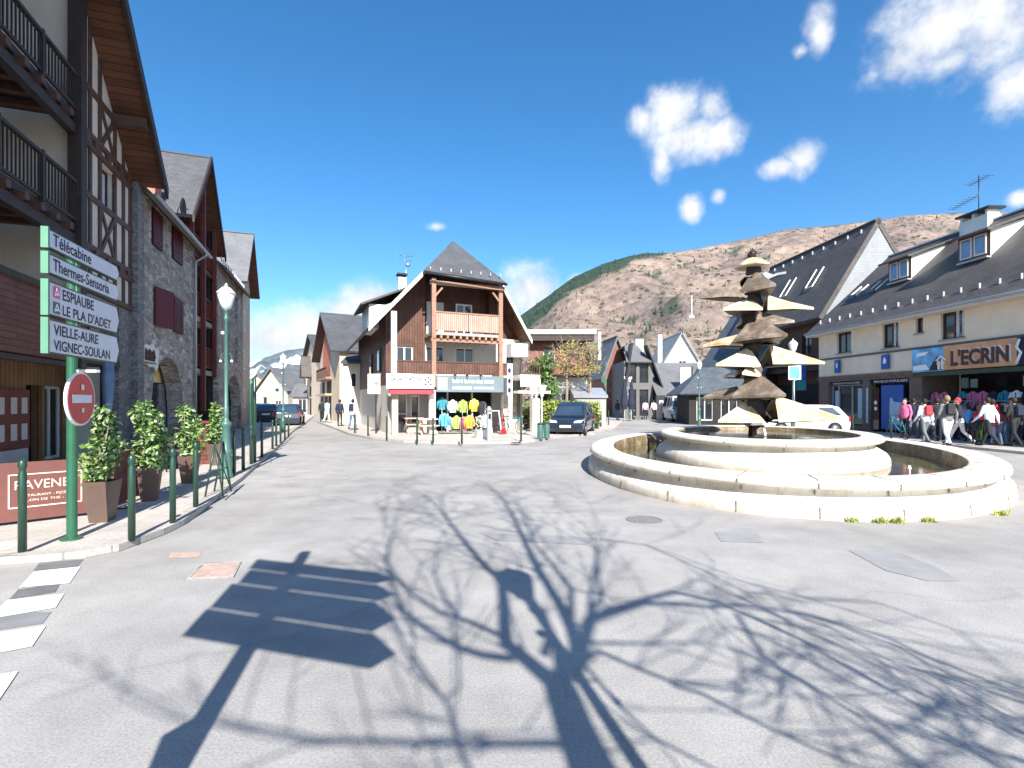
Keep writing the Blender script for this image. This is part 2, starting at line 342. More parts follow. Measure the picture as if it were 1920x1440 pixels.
# ------------------------------------------------------------------ mesh builder
ORG = {}
SPLIT = {'purlin', 'barge_board', 'menu_sheet', 'gable_wall', 'cheek', 'curtain', 'post', 'loggia', 'doorway', 'sticker', 'poster', 'balcony_panel', 'door', 'beam', 'snow_guard', 'ceiling', 'ornament', 'white_post', 'spotlight'}
class MB:
    def __init__(s): s.v = []; s.f = []; s.m = []; s.sm = []
    def add(s, vs, fs, m=0, sm=False):
        o = len(s.v); s.v += [Vector(p) for p in vs]
        for f in fs: s.f.append([o+i for i in f]); s.m.append(m); s.sm.append(sm)
        return s
    def box(s, x0, x1, y0, y1, z0, z1, m=0):
        return s.add([(x0,y0,z0),(x1,y0,z0),(x1,y1,z0),(x0,y1,z0),(x0,y0,z1),(x1,y0,z1),(x1,y1,z1),(x0,y1,z1)],
                     [(3,2,1,0),(4,5,6,7),(0,1,5,4),(1,2,6,5),(2,3,7,6),(3,0,4,7)], m)
    def poly(s, pts, m=0): return s.add(pts, [tuple(range(len(pts)))], m)
    def prism(s, pts, d, m=0):
        """closed solid: polygon pts swept by vector d"""
        d = Vector(d); n = len(pts); P = [Vector(p) for p in pts]; Q = [p+d for p in P]
        nn = sum(((P[i]).cross(P[(i+1) % n]) for i in range(n)), Vector())
        fs = [tuple(range(n)), tuple(reversed(range(n, 2*n)))] + [((i+1) % n, i, i+n, (i+1) % n+n) for i in range(n)]
        if nn.dot(d) > 0: fs = [tuple(reversed(f)) for f in fs]
        return s.add(P+Q, fs, m)
    def bar(s, a, b, w, h=None, m=0, up=(0, 0, 1)):
        a = Vector(a); b = Vector(b); h = w if h is None else h; d = (b-a)
        if d.length < 1e-6: return s
        t = d.normalized(); u = Vector(up)
        if abs(t.dot(u)) > .98: u = Vector((0, 1, 0))
        r = t.cross(u).normalized()*w/2; k = r.cross(t).normalized()*h/2
        return s.add([a-r-k, a+r-k, a+r+k, a-r+k, b-r-k, b+r-k, b+r+k, b-r+k],
                     [(0,1,2,3),(7,6,5,4),(1,0,4,5),(2,1,5,6),(3,2,6,7),(0,3,7,4)], m)
    def tube(s, pts, rs, n=8, m=0, sm=True, cap=True):
        P = [Vector(p) for p in pts]; k = len(P)
        if isinstance(rs, (int, float)): rs = [rs]*k
        vs = []; pr = None
        for i, p in enumerate(P):
            t = (P[min(i+1, k-1)]-P[max(i-1, 0)])
            t = t.normalized() if t.length > 1e-9 else Vector((0, 0, 1))
            if pr is None: pr = t.orthogonal().normalized()
            pr = (pr-t*pr.dot(t)); pr = pr.normalized() if pr.length > 1e-6 else t.orthogonal().normalized()
            q = t.cross(pr)
            vs += [p+(pr*math.cos(2*math.pi*j/n)+q*math.sin(2*math.pi*j/n))*rs[i] for j in range(n)]
        fs = [(i*n+j, i*n+(j+1) % n, (i+1)*n+(j+1) % n, (i+1)*n+j) for i in range(k-1) for j in range(n)]
        if cap: fs += [tuple(reversed(range(n))), tuple(range((k-1)*n, k*n))]
        return s.add(vs, fs, m, sm)
    def lathe(s, c, prof, n=16, m=0, sm=True, cap=True):
        c = Vector(c); vs = [c+Vector((r*math.cos(2*math.pi*j/n), r*math.sin(2*math.pi*j/n), z)) for r, z in prof for j in range(n)]
        k = len(prof); fs = [(i*n+j, i*n+(j+1) % n, (i+1)*n+(j+1) % n, (i+1)*n+j) for i in range(k-1) for j in range(n)]
        if cap: fs += [tuple(reversed(range(n))), tuple(range((k-1)*n, k*n))]
        return s.add(vs, fs, m, sm)
    def ball(s, c, r, n=10, m=0, sc=(1, 1, 1)):
        c = Vector(c); k = max(4, n//2+1); vs = []; fs = []
        for i in range(1, k):
            a = math.pi*i/k
            vs += [c+Vector((r*math.sin(a)*math.cos(2*math.pi*j/n)*sc[0], r*math.sin(a)*math.sin(2*math.pi*j/n)*sc[1], -r*math.cos(a)*sc[2])) for j in range(n)]
        vs += [c-Vector((0, 0, r*sc[2])), c+Vector((0, 0, r*sc[2]))]; q = (k-1)*n
        fs = [(i*n+j, i*n+(j+1) % n, (i+1)*n+(j+1) % n, (i+1)*n+j) for i in range(k-2) for j in range(n)]
        fs += [(q, (j+1) % n, j) for j in range(n)] + [(q+1, (k-2)*n+j, (k-2)*n+(j+1) % n) for j in range(n)]
        return s.add(vs, fs, m, True)
    def build(s, name, mats, parent=None, bevel=0, off=None):
        if name in SPLIT and parent:
            key = lambda v: (round(v.x, 3), round(v.y, 3), round(v.z, 3)); up = {}
            def find(a):
                while up.setdefault(a, a) != a: a = up[a]
                return a
            for f in s.f:
                k0 = find(key(s.v[f[0]]))
                for i in f[1:]: up[find(key(s.v[i]))] = k0
            grp = {}
            for q, f in enumerate(s.f): grp.setdefault(find(key(s.v[f[0]])), []).append(q)
            if len(grp) > 1:
                for qs in grp.values():
                    m = MB()
                    for q in qs: m.add([s.v[i] for i in s.f[q]], [tuple(range(len(s.f[q])))], s.m[q], s.sm[q])
                    o = m._build(name, mats, parent, bevel, off)
                return o
        return s._build(name, mats, parent, bevel, off)
    def _build(s, name, mats, parent=None, bevel=0, off=None):
        if not isinstance(mats, (list, tuple)): mats = [mats]
        o = Vector(off) if off else (ORG.get(parent.name, Vector()) if parent else Vector())
        me = bpy.data.meshes.new(name); me.from_pydata([tuple(p-o) for p in s.v], [], s.f)
        for m in mats: me.materials.append(MT(m) if isinstance(m, str) else m)
        me.polygons.foreach_set('material_index', s.m); me.polygons.foreach_set('use_smooth', s.sm)
        uvl = me.uv_layers.new(name='UVMap').data
        for p in me.polygons:
            n = p.normal
            if abs(n.z) > .995: t = Vector((1, 0, 0)); b = Vector((0, 1, 0))
            else: t = Vector((-n.y, n.x, 0)).normalized(); b = n.cross(t)
            for li in p.loop_indices:
                q = s.v[me.loops[li].vertex_index]; uvl[li].uv = (q.dot(t), q.dot(b))
        me.update()
        ob = bpy.data.objects.new(name, me); COL.objects.link(ob)
        if parent: ob.parent = parent; ORG[ob.name] = o
        if bevel:
            bv = ob.modifiers.new('bevel', 'BEVEL'); bv.width = bevel; bv.segments = 2; bv.limit_method = 'ANGLE'; bv.angle_limit = R(40)
        return ob
def tag(o, label, cat, group=None):
    o['label'] = label; o['category'] = cat
    if group: o['group'] = group
    return o
def thing(name, label, cat, loc=(0, 0, 0), rz=0, group=None, org=(0, 0, 0)):
    o = bpy.data.objects.new(name, None); COL.objects.link(o); o.empty_display_size = .2
    o.rotation_euler = (0, 0, rz)
    org = Vector(org); c, sn = math.cos(rz), math.sin(rz)
    o.location = Vector(loc)+Vector((org.x*c-org.y*sn, org.x*sn+org.y*c, org.z)); ORG[o.name] = org
    return tag(o, label, cat, group)
def struct(o): o['kind'] = 'structure'; return o
def copy_tree(o, parent=None):
    c = o.copy(); COL.objects.link(c)
    if parent: c.parent = parent
    for ch in list(o.children): copy_tree(ch, c)
    return c
def text(name, st, box, y, matn, parent, thick=.006, bold=0.0, shear=0, fit=True):
    """writing in the plane y, facing -y, filling box (x0,x1,z0,z1)"""
    cu = bpy.data.curves.new('writing', 'FONT'); cu.body = st; cu.size = 1; cu.offset = bold; cu.extrude = 0; cu.shear = shear; cu.resolution_u = 3
    ob = bpy.data.objects.new('writing', cu); COL.objects.link(ob)
    dg = bpy.context.evaluated_depsgraph_get(); dg.update()
    me = bpy.data.meshes.new_from_object(ob.evaluated_get(dg)); bpy.data.objects.remove(ob); bpy.data.curves.remove(cu)
    xs = [v.co.x for v in me.vertices]; ys = [v.co.y for v in me.vertices]
    x0, x1, z0, z1 = box; sx = (x1-x0)/(max(xs)-min(xs)); sz = (z1-z0)/(max(ys)-min(ys))
    mb = MB(); vs = [Vector((x0+(v.co.x-min(xs))*sx, y-thick, z0+(v.co.y-min(ys))*sz)) for v in me.vertices]
    mb.add(vs, [tuple(p.vertices) for p in me.polygons]); bpy.data.meshes.remove(me)
    nn = None
    return mb.build(name, matn, parent)
def shape_mesh(): pass

# wall with openings in plane y (outside is -y); openings (x0,x1,z0,z1)
def wall_grid(mb, x0, x1, z0, z1, ops, y=0, t=.25, m=0, mr=None):
    mr = m if mr is None else mr
    xs = sorted({x0, x1, *[a for o in ops for a in o[:2] if x0 < a < x1]}); zs = sorted({z0, z1, *[a for o in ops for a in o[2:4] if z0 < a < z1]})
    for i in range(len(xs)-1):
        for j in range(len(zs)-1):
            cx, cz = (xs[i]+xs[i+1])/2, (zs[j]+zs[j+1])/2
            if any(o[0] < cx < o[1] and o[2] < cz < o[3] for o in ops): continue
            mb.poly([(xs[i], y, zs[j]), (xs[i+1], y, zs[j]), (xs[i+1], y, zs[j+1]), (xs[i], y, zs[j+1])], m)
    for o in ops:
        a, b, c, d = o[:4]
        mb.poly([(a, y, c), (a, y, d), (a, y+t, d), (a, y+t, c)], mr); mb.poly([(b, y, d), (b, y, c), (b, y+t, c), (b, y+t, d)], mr)
        mb.poly([(a, y, d), (b, y, d), (b, y+t, d), (a, y+t, d)], mr)
        if c > z0+.02: mb.poly([(b, y, c), (a, y, c), (a, y+t, c), (b, y+t, c)], mr)
def window(parent, x0, x1, z0, z1, y=0, fm='white paint', gm='glass', panes=2, bars=0, fw=.06, dep=.12, sill=None, name='window', curtain=False):
    f = MB(); ya, yb = y+dep, y+dep+.06
    f.box(x0, x0+fw, ya, yb, z0, z1); f.box(x1-fw, x1, ya, yb, z0, z1); f.box(x0+fw, x1-fw, ya, yb, z1-fw, z1); f.box(x0+fw, x1-fw, ya, yb, z0, z0+fw)
    for i in range(1, panes):
        c = x0+(x1-x0)*i/panes; f.box(c-fw*.5, c+fw*.5, ya-.004, yb, z0+fw, z1-fw)
    for i in range(1, bars+1):
        c = z0+(z1-z0)*i/(bars+1); f.box(x0+fw, x1-fw, ya+.012, yb-.012, c-fw*.25, c+fw*.25)
    w = f.build(name, fm, parent)
    p = MB(); p.box(x0+fw*.5, x1-fw*.5, ya+.03, ya+.04, z0+fw*.5, z1-fw*.5); p.build('pane', gm, w)
    if curtain:
        c = MB(); n = 5; w2 = (x1-x0)
        c.box(x0+w2*.55, x0+w2*.68, ya+.02, ya+.029, z0+fw, z1-fw); c.box(x0+w2*.8, x1-fw, ya+.02, ya+.029, z0+fw, z1-fw); c.build('curtain', 'curtain', w)
    if sill:
        c = MB(); c.box(x0-.08, x1+.08, y-.06, y+dep-.002, z0-.07, z0-.002); c.build('sill', sill, w)
    return w
def shutter(parent, x0, x1, z0, z1, y, m='maroon', boards=4):
    b = MB(); b.box(x0, x1, y-.045, y-.005, z0, z1)
    for i in range(1, boards):
        c = x0+(x1-x0)*i/boards; b.box(c-.008, c+.008, y-.052, y-.047, z0+.02, z1-.02, 1)
    for z in (z0+.15, z1-.15): b.box(x0+.02, x1-.02, y-.06, y-.053, z-.03, z+.03)
    return b.build('shutter', [m, 'black'], parent)
def gable_roof(mb, x0, x1, y0, y1, ze, zr, axis='y', t=.16, m=0, me=1, over=.35, xr=None):
    """roof slabs with thickness; axis is the direction of the ridge"""
    if axis == 'y':
        xc = (x0+x1)/2 if xr is None else xr
        for (xa, s) in ((x0, -1), (x1, 1)):
            k = (zr-ze)/abs(xc-xa); xe = xa+s*over; z2 = ze-k*over
            P = [Vector((xe, y0, z2)), Vector((xc, y0, zr)), Vector((xc, y1, zr)), Vector((xe, y1, z2))]
            slab(mb, P, t, m, me)
    else:
        yc = (y0+y1)/2 if xr is None else xr
        for (ya, s) in ((y0, -1), (y1, 1)):
            k = (zr-ze)/abs(yc-ya); ye = ya+s*over; z2 = ze-k*over
            P = [Vector((x0, ye, z2)), Vector((x1, ye, z2)), Vector((x1, yc, zr)), Vector((x0, yc, zr))]
            slab(mb, P, t, m, me)
def slab(mb, P, t, m=0, me=1):
    P = [Vector(p) for p in P]; n = (P[1]-P[0]).cross(P[2]-P[0]).normalized()
    if n.z < 0: P.reverse(); n = -n
    Q = [p-n*t for p in P]; k = len(P)
    mb.add(P, [tuple(range(k))], m); mb.add(Q, [tuple(reversed(range(k)))], me)
    for i in range(k):
        j = (i+1) % k; mb.add([P[j], P[i], Q[i], Q[j]], [(0, 1, 2, 3)], m)
def leaves(mb, c, rad, n, size, rng, m=0, nm=1, shell=.55, droop=0):
    c = Vector(c)
    for _ in range(n):
        while True:
            d = Vector((rng.uniform(-1, 1), rng.uniform(-1, 1), rng.uniform(-1, 1)))
            if .05 < d.length < 1: break
        r = d.length; d = d.normalized()*(shell+(1-shell)*r if rng.random() < .7 else r)
        p = c+Vector((d.x*rad[0], d.y*rad[1], d.z*rad[2]))
        a = Vector((rng.gauss(0, 1), rng.gauss(0, 1), rng.gauss(0, .6)-droop)).normalized(); b = a.orthogonal().normalized()
        b = (b+a.cross(b)*rng.uniform(-1.5, 1.5)).normalized(); s = size*rng.uniform(.6, 1.35)
        q = a.cross(b)*s*.12
        mb.add([p, p+a*s*.5+b*s*.26+q, p+a*s, p+a*s*.5-b*s*.26+q], [(0, 1, 2), (0, 2, 3)], m+rng.randrange(nm))
def rotp(x, y, a): return (x*math.cos(a)-y*math.sin(a), x*math.sin(a)+y*math.cos(a))
# ------------------------------------------------------------------ ground, pavements, hills
def sheet(name, pts, z, m, h=0, kerb=None):
    mb = MB(); P = [Vector((p[0], p[1], 0)) for p in pts]
    a = sum((P[i].x*P[(i+1) % len(P)].y-P[(i+1) % len(P)].x*P[i].y) for i in range(len(P)))
    if a < 0: P.reverse()
    top = [p+Vector((0, 0, z)) for p in P]; mb.poly(top, 0)
    if h:
        n = len(P)
        for i in range(n):
            j = (i+1) % n; mb.poly([P[i]+Vector((0, 0, -.05)), P[j]+Vector((0, 0, -.05)), top[j], top[i]], 0)
    return struct(mb.build(name, m))
def ground():
    mb = MB(); n = 64; mb.poly([(9000*math.cos(2*math.pi*i/n), 9000*math.sin(2*math.pi*i/n), 0) for i in range(n)])
    struct(mb.build('ground', 'asphalt'))
ground()
KERB = [(-200, 1085), (0, 1058), (90, 1052), (160, 1045), (215, 1034), (262, 1017), (300, 1003), (335, 986), (372, 960), (405, 933), (445, 904), (480, 873), (513, 845), (545, 812)]
KL = [G(*p) for p in KERB]; KL = [Vector((-9, 3.6, 0))]+KL+[Vector((-15.5, 38, 0)), Vector((-24, 62, 0))]
def facade_x(Y): return -5.45-.345*Y
sheet('pavement', [(p.x, p.y) for p in KL]+[(-30, 62), (-30, 3.6)], .07, 'paving', .07)
def kerb_strip(pts, w, z, name='kerb'):
    mb = MB(); L = []; 
    for i, p in enumerate(pts):
        a = pts[max(i-1, 0)]; b = pts[min(i+1, len(pts)-1)]; t = (b-a).normalized(); n = Vector((t.y, -t.x, 0)); L.append((p+n*w*.35, p-n*w*.65))
    for i in range(len(pts)-1):
        (a, b), (c, d) = L[i], L[i+1]; Z = Vector((0, 0, z))
        mb.poly([a+Z, c+Z, d+Z, b+Z]); mb.poly([a-Z*.2, c-Z*.2, c+Z, a+Z]); mb.poly([d, b, b+Z, d+Z])
    return struct(mb.build(name, 'kerb stone'))
kerb_strip(KL, .17, .082)
CK = [(596, 792), (625, 803), (655, 815), (700, 824), (760, 830), (850, 833), (940, 832.5), (1000, 829), (1030, 823), (1060, 820), (1112, 815), (1150, 806)]
CL = [G(*p) for p in CK]
sheet('pavement', [(p.x, p.y) for p in CL]+[(14, 60), (-16, 60)], .075, 'paving', .07)
kerb_strip(CL, .2, .088)
RL = [Vector(p) for p in ((15.9, 2, 0), (15.7, 10, 0), (15.5, 17, 0), (15.3, 24, 0), (15.0, 34, 0), (14.2, 50, 0))]
sheet('pavement', [(p.x, p.y) for p in RL]+[(40, 50), (40, 2)], .075, 'paving', .07)
kerb_strip(list(reversed(RL)), .2, .088)

mat('patch dark', (.15, .15, .155), .85, .25, 5)
mat('patch grey', (.21, .21, .215), .85, .15, 3)
mat('patch brick', (.44, .32, .27), .85, .2, 12)
mat('iron', (.20, .195, .19), .6, .25, 20)
def px_sheet(name, px, z, m): return sheet(name, [tuple(G(*p)[:2]) for p in px], z, m)
for q in ([(64,1073),(151,1064),(130,1095),(36,1103)], [(13,1127),(120,1115),(104,1141),(-25,1163)], [(-40,1193),(86,1175),(60,1214),(-95,1244)], [(-110,1285),(34,1261),(-4,1318),(-190,1350)]):
    px_sheet('crossing_stripe', q, .008, 'road paint')
for q in ([(74,1056),(157,1049),(146,1062),(62,1071)], [(34,1106),(112,1095),(104,1111),(17,1125)]): px_sheet('asphalt_patch', q, .004, 'patch dark')
px_sheet('asphalt_patch', [(-60,1150),(96,1148),(80,1170),(-60,1190)], .004, 'patch grey')
px_sheet('asphalt_patch', [(1590,1032),(1690,1038),(1760,1066),(1800,1090),(1740,1090),(1660,1070)], .004, 'patch mid')
px_sheet('asphalt_patch', [(1340,998),(1420,1000),(1432,1018),(1352,1016)], .004, 'patch mid')
px_sheet('asphalt_patch', [(900,1000),(1010,1003),(1120,1009),(1100,1022),(930,1014)], .004, 'patch mid')
px_sheet('asphalt_patch', [(320,1037),(378,1035),(372,1046),(316,1048)], .004, 'patch brick')
def manhole(label, px, rx, m='iron', rect=False):
    c = G(*px); mb = MB()
    if rect:
        q = [G(*p) for p in rect]; mb.prism([(p.x, p.y, 0) for p in q], (0, 0, .008))
        o = thing('manhole_cover', label, 'manhole cover', (c.x, c.y, 0)); 
        mb.build('cover', m, o, off=(c.x, c.y, 0))
        k = MB(); ctr = sum(q, Vector())/4
        q2 = [ctr+(p-ctr)*1.13 for p in q]
        for i in range(4): 
            a, b = q2[i], q2[(i+1) % 4]; a1, b1 = q[i], q[(i+1) % 4]
            k.prism([(a.x, a.y, 0), (b.x, b.y, 0), (b1.x, b1.y, 0), (a1.x, a1.y, 0)], (0, 0, .013))
        k.build('frame', 'kerb stone', o, off=(c.x, c.y, 0)); return
    o = thing('manhole_cover', label, 'manhole cover', (c.x, c.y, 0))
    mb.lathe((0, 0, 0), [(rx, 0), (rx, .009), (rx*.9, .009), (rx*.9, .006), (.01, .006)], 28, 0, False); mb.build('cover', m, o)
manhole('reddish square cover plate with pale rim near the zebra crossing', (405, 1070), .3, 'patch brick', [(383, 1059), (448, 1056), (434, 1082), (356, 1085)])
manhole('round dark manhole cover on the road left of the fountain base', (1208, 975), .24)

# hillsides
def interp(x, T):
    if x <= T[0][0]: return T[0][1]
    for (a, b), (c, d) in zip(T, T[1:]):
        if x <= c:
            t = (x-a)/(c-a); return b+(d-b)*t
    return T[-1][1]
def hill(name, T, Y0, Y1, x0, x1, nx, ny, m, rough, forest=None, back=1.25):
    vs = []; fa = []; ny2 = ny+8
    for i in range(nx+1):
        px = x0+(x1-x0)*i/nx; u = (px-960)/FPX; el = (HZ-interp(px, T))/FPX
        el += .0016*mnoise.noise(Vector((px*.05, 3, 1)))+.0008*mnoise.noise(Vector((px*.21, 3, 1)))
        for j in range(ny2+1):
            t = j/ny
            if t <= 1:
                Y = Y0+(Y1-Y0)*t; e = el*(t**.8)*(1.0)
                am = rough*t*(1-t)*4
                p = Vector((u*Y*.004, Y*.004, 0)); nz = mnoise.fractal(p*1.4, 1, 2, 6)*.5+abs(mnoise.noise(p*.9))*-.5
                h = HC+e*Y+nz*am*Y*.09
            else:
                Y = Y1+(Y1-Y0)*(t-1)*1.5; h = (HC+el*Y1)*(1-.22*(t-1)*8/1.5)
            vs.append((u*Y, Y, max(h, -3) if j else -3))
            if forest:
                py = HZ-FPX*(vs[-1][2]-HC)/Y; fa.append(forest(px, py, vs[-1]))
    mb = MB(); k = ny2+1
    mb.add(vs, [(i*k+j, (i+1)*k+j, (i+1)*k+j+1, i*k+j+1) for i in range(nx) for j in range(ny2)], 0, True)
    o = struct(mb.build(name, m))
    if forest:
        at = o.data.attributes.new('forest', 'FLOAT', 'POINT'); at.data.foreach_set('value', fa)
    return o
HT = [(860, 640), (930, 618), (985, 586), (1012, 566), (1040, 545), (1075, 520), (1130, 495), (1180, 480), (1212, 474), (1240, 475), (1300, 468), (1350, 458), (1400, 448), (1450, 436), (1480, 430), (1560, 423), (1650, 412), (1700, 404), (1780, 400), (1900, 396), (2100, 400), (2600, 470), (3400, 560)]
FT = [(960, 640), (1000, 610), (1060, 556), (1130, 519), (1180, 497), (1215, 485), (1250, 476), (1270, 460)]
def forest(px, py, p):
    n = mnoise.fractal(Vector((p[0]*.012, p[1]*.012, p[2]*.012)), 1, 2, 4)
    a = (interp(px, FT)+8*n-py)/5 if px < 1275 else -1
    b = (n-.42)*5 if (640 > py) else 0
    return max(0, min(1, a, 1)) if a > 0 else max(0, min(.75, b))
hill('hillside', HT, 330, 1500, 860, 3300, 420, 96, 'brown hillside', 1.0, forest)
MTN = [(300, 700), (430, 694), (480, 676), (540, 656), (575, 652), (620, 660), (700, 690), (800, 705)]
hill('mountain', MTN, 3200, 6500, 330, 780, 80, 40, 'far mountain', .7)

# bare woods at the foot of the hill: one mass nobody could count
def hill_scrub():
    rng = random.Random(14); me = bpy.data.objects['hillside'].data; vs = me.vertices; n = len(vs); b = MB(); fa = me.attributes['forest'].data
    c = 0
    while c < 5200:
        i = rng.randrange(n); v = vs[i].co; px = v.x/v.y*FPX+960 if v.y > 0 else -1
        if not (930 < px < 2000) or v.y > 1480 or v.z < 4: continue
        q = mnoise.noise(v*.006); fo = fa[i].value > .5
        if not fo and q < rng.uniform(-.25, .5): continue
        if fo and rng.random() < .3: continue
        c += 1; p = v+Vector((rng.uniform(-9, 9), rng.uniform(-9, 9), 0)); h = (9 if fo else 3.2)*rng.uniform(.5, 1.3); r = h*(.28 if fo else .5); m = 0 if fo else rng.choice([1, 1, 2])
        k = 5; b.add([p+Vector((r*math.cos(6.283*j/k+c), r*math.sin(6.283*j/k+c), -1.5)) for j in range(k)]+[p+Vector((r*.6*math.cos(6.283*j/k), r*.6*math.sin(6.283*j/k), h*.55)) for j in range(k)]+[p+Vector((0, 0, h))], [(j, (j+1) % k, k+(j+1) % k, k+j) for j in range(k)]+[(k+j, k+(j+1) % k, 2*k) for j in range(k)], m)
    o = b.build('hill_scrub', ['conifer far', 'scrub brown', 'leaf dark']); o['kind'] = 'stuff'
mat('conifer far', (.028, .05, .035), .95, .3, .05); mat('scrub brown', (.10, .075, .06), .95, .3, .05)
hill_scrub()
def woods():
    rng = random.Random(4); mb = MB()
    for i in range(150):
        px = rng.uniform(990, 1400); Y = rng.uniform(110, 300); u = (px-960)/FPX
        base = -1 if Y < 200 else (Y-200)*.05; r = rng.uniform(4, 7.5)
        cz = base+rng.uniform(4, 10)
        leaves(mb, (u*Y, Y, cz), (r, r, r*1.05), 85, 1.9, rng, rng.choice([0, 0, 0, 1, 1, 2, 3]), 1, .3)
        mb.tube([(u*Y, Y, base-3), (u*Y, Y, cz)], [.35, .12], 5, 0)
    o = mb.build('woodland', ['bark twig', 'bark twig light', 'twig ochre dull', 'leaf dark']); o['kind'] = 'stuff'
mat('bark twig light', (.25, .19, .165), .95, .25, 3); mat('twig ochre dull', (.27, .20, .105), .95, .25, 3)
woods()

# ------------------------------------------------------------------ fountain
FC = Vector((6.46, 13.1, 0)); FA = math.atan2(.9216, .3881); AX, BX = 6.62, 4.2
def ell_ring(mb, prof, a, b, n=96, m=0, sm=True):
    vs = [((a+o)*math.cos(2*math.pi*j/n), (b+o)*math.sin(2*math.pi*j/n), z) for o, z in prof for j in range(n)]
    k = len(prof); mb.add(vs, [(i*n+j, i*n+(j+1) % n, (i+1)*n+(j+1) % n, (i+1)*n+j) for i in range(k-1) for j in range(n)], m, sm)
def fountain():
    t = thing('fountain', 'large oval two tier pale stone fountain with water in both basins', 'fountain', FC, FA)
    P = [(.06, -.03), (.07, .05), (.06, .12), (.04, .2), (-.05, .235), (-.15, .262), (-.205, .30), (-.22, .34), (-.215, .385), (-.06, .395), (.005, .415), (.01, .46), (-.01, .50), (-.05, .525), (-.52, .53), (-.56, .51), (-.57, .46), (-.57, .42), (-.57, .25), (-.57, -.02)]
    mb = MB(); ell_ring(mb, P[:16], AX, BX, 120); ell_ring(mb, P[15:], AX, BX, 120, 1)
    b = mb.build('lower_basin', ['fountain stone', 'wet stone'], t)
    # joints between the rim blocks
    j = MB(); n = 26
    for i in range(n):
        a = 2*math.pi*(i+.3)/n
        for (o, z0, z1) in ((.004, .40, .50),):
            c = Vector(((AX+o)*math.cos(a), (BX+o)*math.sin(a), 0)); nn = Vector((math.cos(a)*BX, math.sin(a)*AX, 0)).normalized(); tt = Vector((-nn.y, nn.x, 0))
            for (of, z) in (((.008, .41), (.008, .49)), ((-.20, .30), (-.205, .385)), ((.062, .02), (.052, .17))):
                p0 = c+nn*of[0]; p1 = c+nn*z[0]
                j.bar((p0.x, p0.y, of[1]), (p1.x, p1.y, z[1]), .02, .016)
            j.bar((c.x-nn.x*.03, c.y-nn.y*.03, .527), (c.x-nn.x*.5, c.y-nn.y*.5, .533), .016, .008)
    j.build('joint', 'joint dark', t)
    mb = MB(); nn = 96; mb.poly([((AX-.56)*math.cos(2*math.pi*i/nn), (BX-.56)*math.sin(2*math.pi*i/nn), .22) for i in range(nn)]); mb.build('water', 'water', t)
    A2, B2 = 3.45, 2.5
    Q = [(.12, -.02), (.12, .22), (.11, .34), (.05, .44), (-.07, .52), (-.16, .57), (-.20, .62), (-.20, .685), (-.05, .695), (.01, .73), (.01, .78), (-.03, .825), (-.07, .835), (-.40, .84), (-.44, .82), (-.45, .76), (-.45, .5)]
    mb = MB(); ell_ring(mb, Q[:15], A2, B2, 96); ell_ring(mb, Q[14:], A2, B2, 96, 1); mb.build('upper_basin', ['stained fountain stone', 'wet stone'], t)
    mb = MB(); mb.poly([((A2-.44)*math.cos(2*math.pi*i/nn), (B2-.44)*math.sin(2*math.pi*i/nn), .72) for i in range(nn)]); mb.build('water', 'water', t)
    j = MB(); n = 14
    for i in range(n):
        a = 2*math.pi*(i+.2)/n; c = Vector((A2*math.cos(a), B2*math.sin(a), 0)); nv = Vector((math.cos(a)*B2, math.sin(a)*A2, 0)).normalized()
        for (o1, z1), (o2, z2) in (((.014, .73), (.014, .79)), ((-.193, .60), (-.193, .685))):
            p0 = c+nv*o1; p1 = c+nv*o2; j.bar((p0.x, p0.y, z1), (p1.x, p1.y, z2), .012, .012)
    j.build('joint', 'joint dark', t)
    def loc(px, py, z):
        g = G(px, py, z)-FC; return Vector((*rotp(g.x, g.y, -FA), z))
    for (px, py) in ((1208, 880), (1705, 893)):
        c = loc(px, py, .22); m = MB(); m.lathe(c, [(.02, -.1), (.02, .12), (.03, .13), (.03, .17), (.018, .18), (.018, .2)], 10); m.build('nozzle', 'white paint', t)
    c = loc(1237, 836, .22); m = MB(); m.lathe(c, [(.09, -.1), (.11, .1), (.13, .16), (.1, .22), (.0, .24)], 12); m.build('nozzle', 'black', t)
    c = loc(1216, 842, .22); m = MB(); m.lathe(c, [(.03, -.1), (.03, .3), (.045, .31), (.045, .36), (.0, .37)], 10); m.build('nozzle', 'dark metal', t)
    c = loc(1310, 817, .72); m = MB(); ca = rotp(1, 0, -FA); d = Vector((ca[0], ca[1], 0))
    m.tube([c-d*.45+Vector((0, 0, .05)), c+d*.25+Vector((0, 0, .05))], .07, 12); m.build('pump', 'black', t)
mat('joint dark', (.22, .18, .14), .9, .2, 5)
fountain()

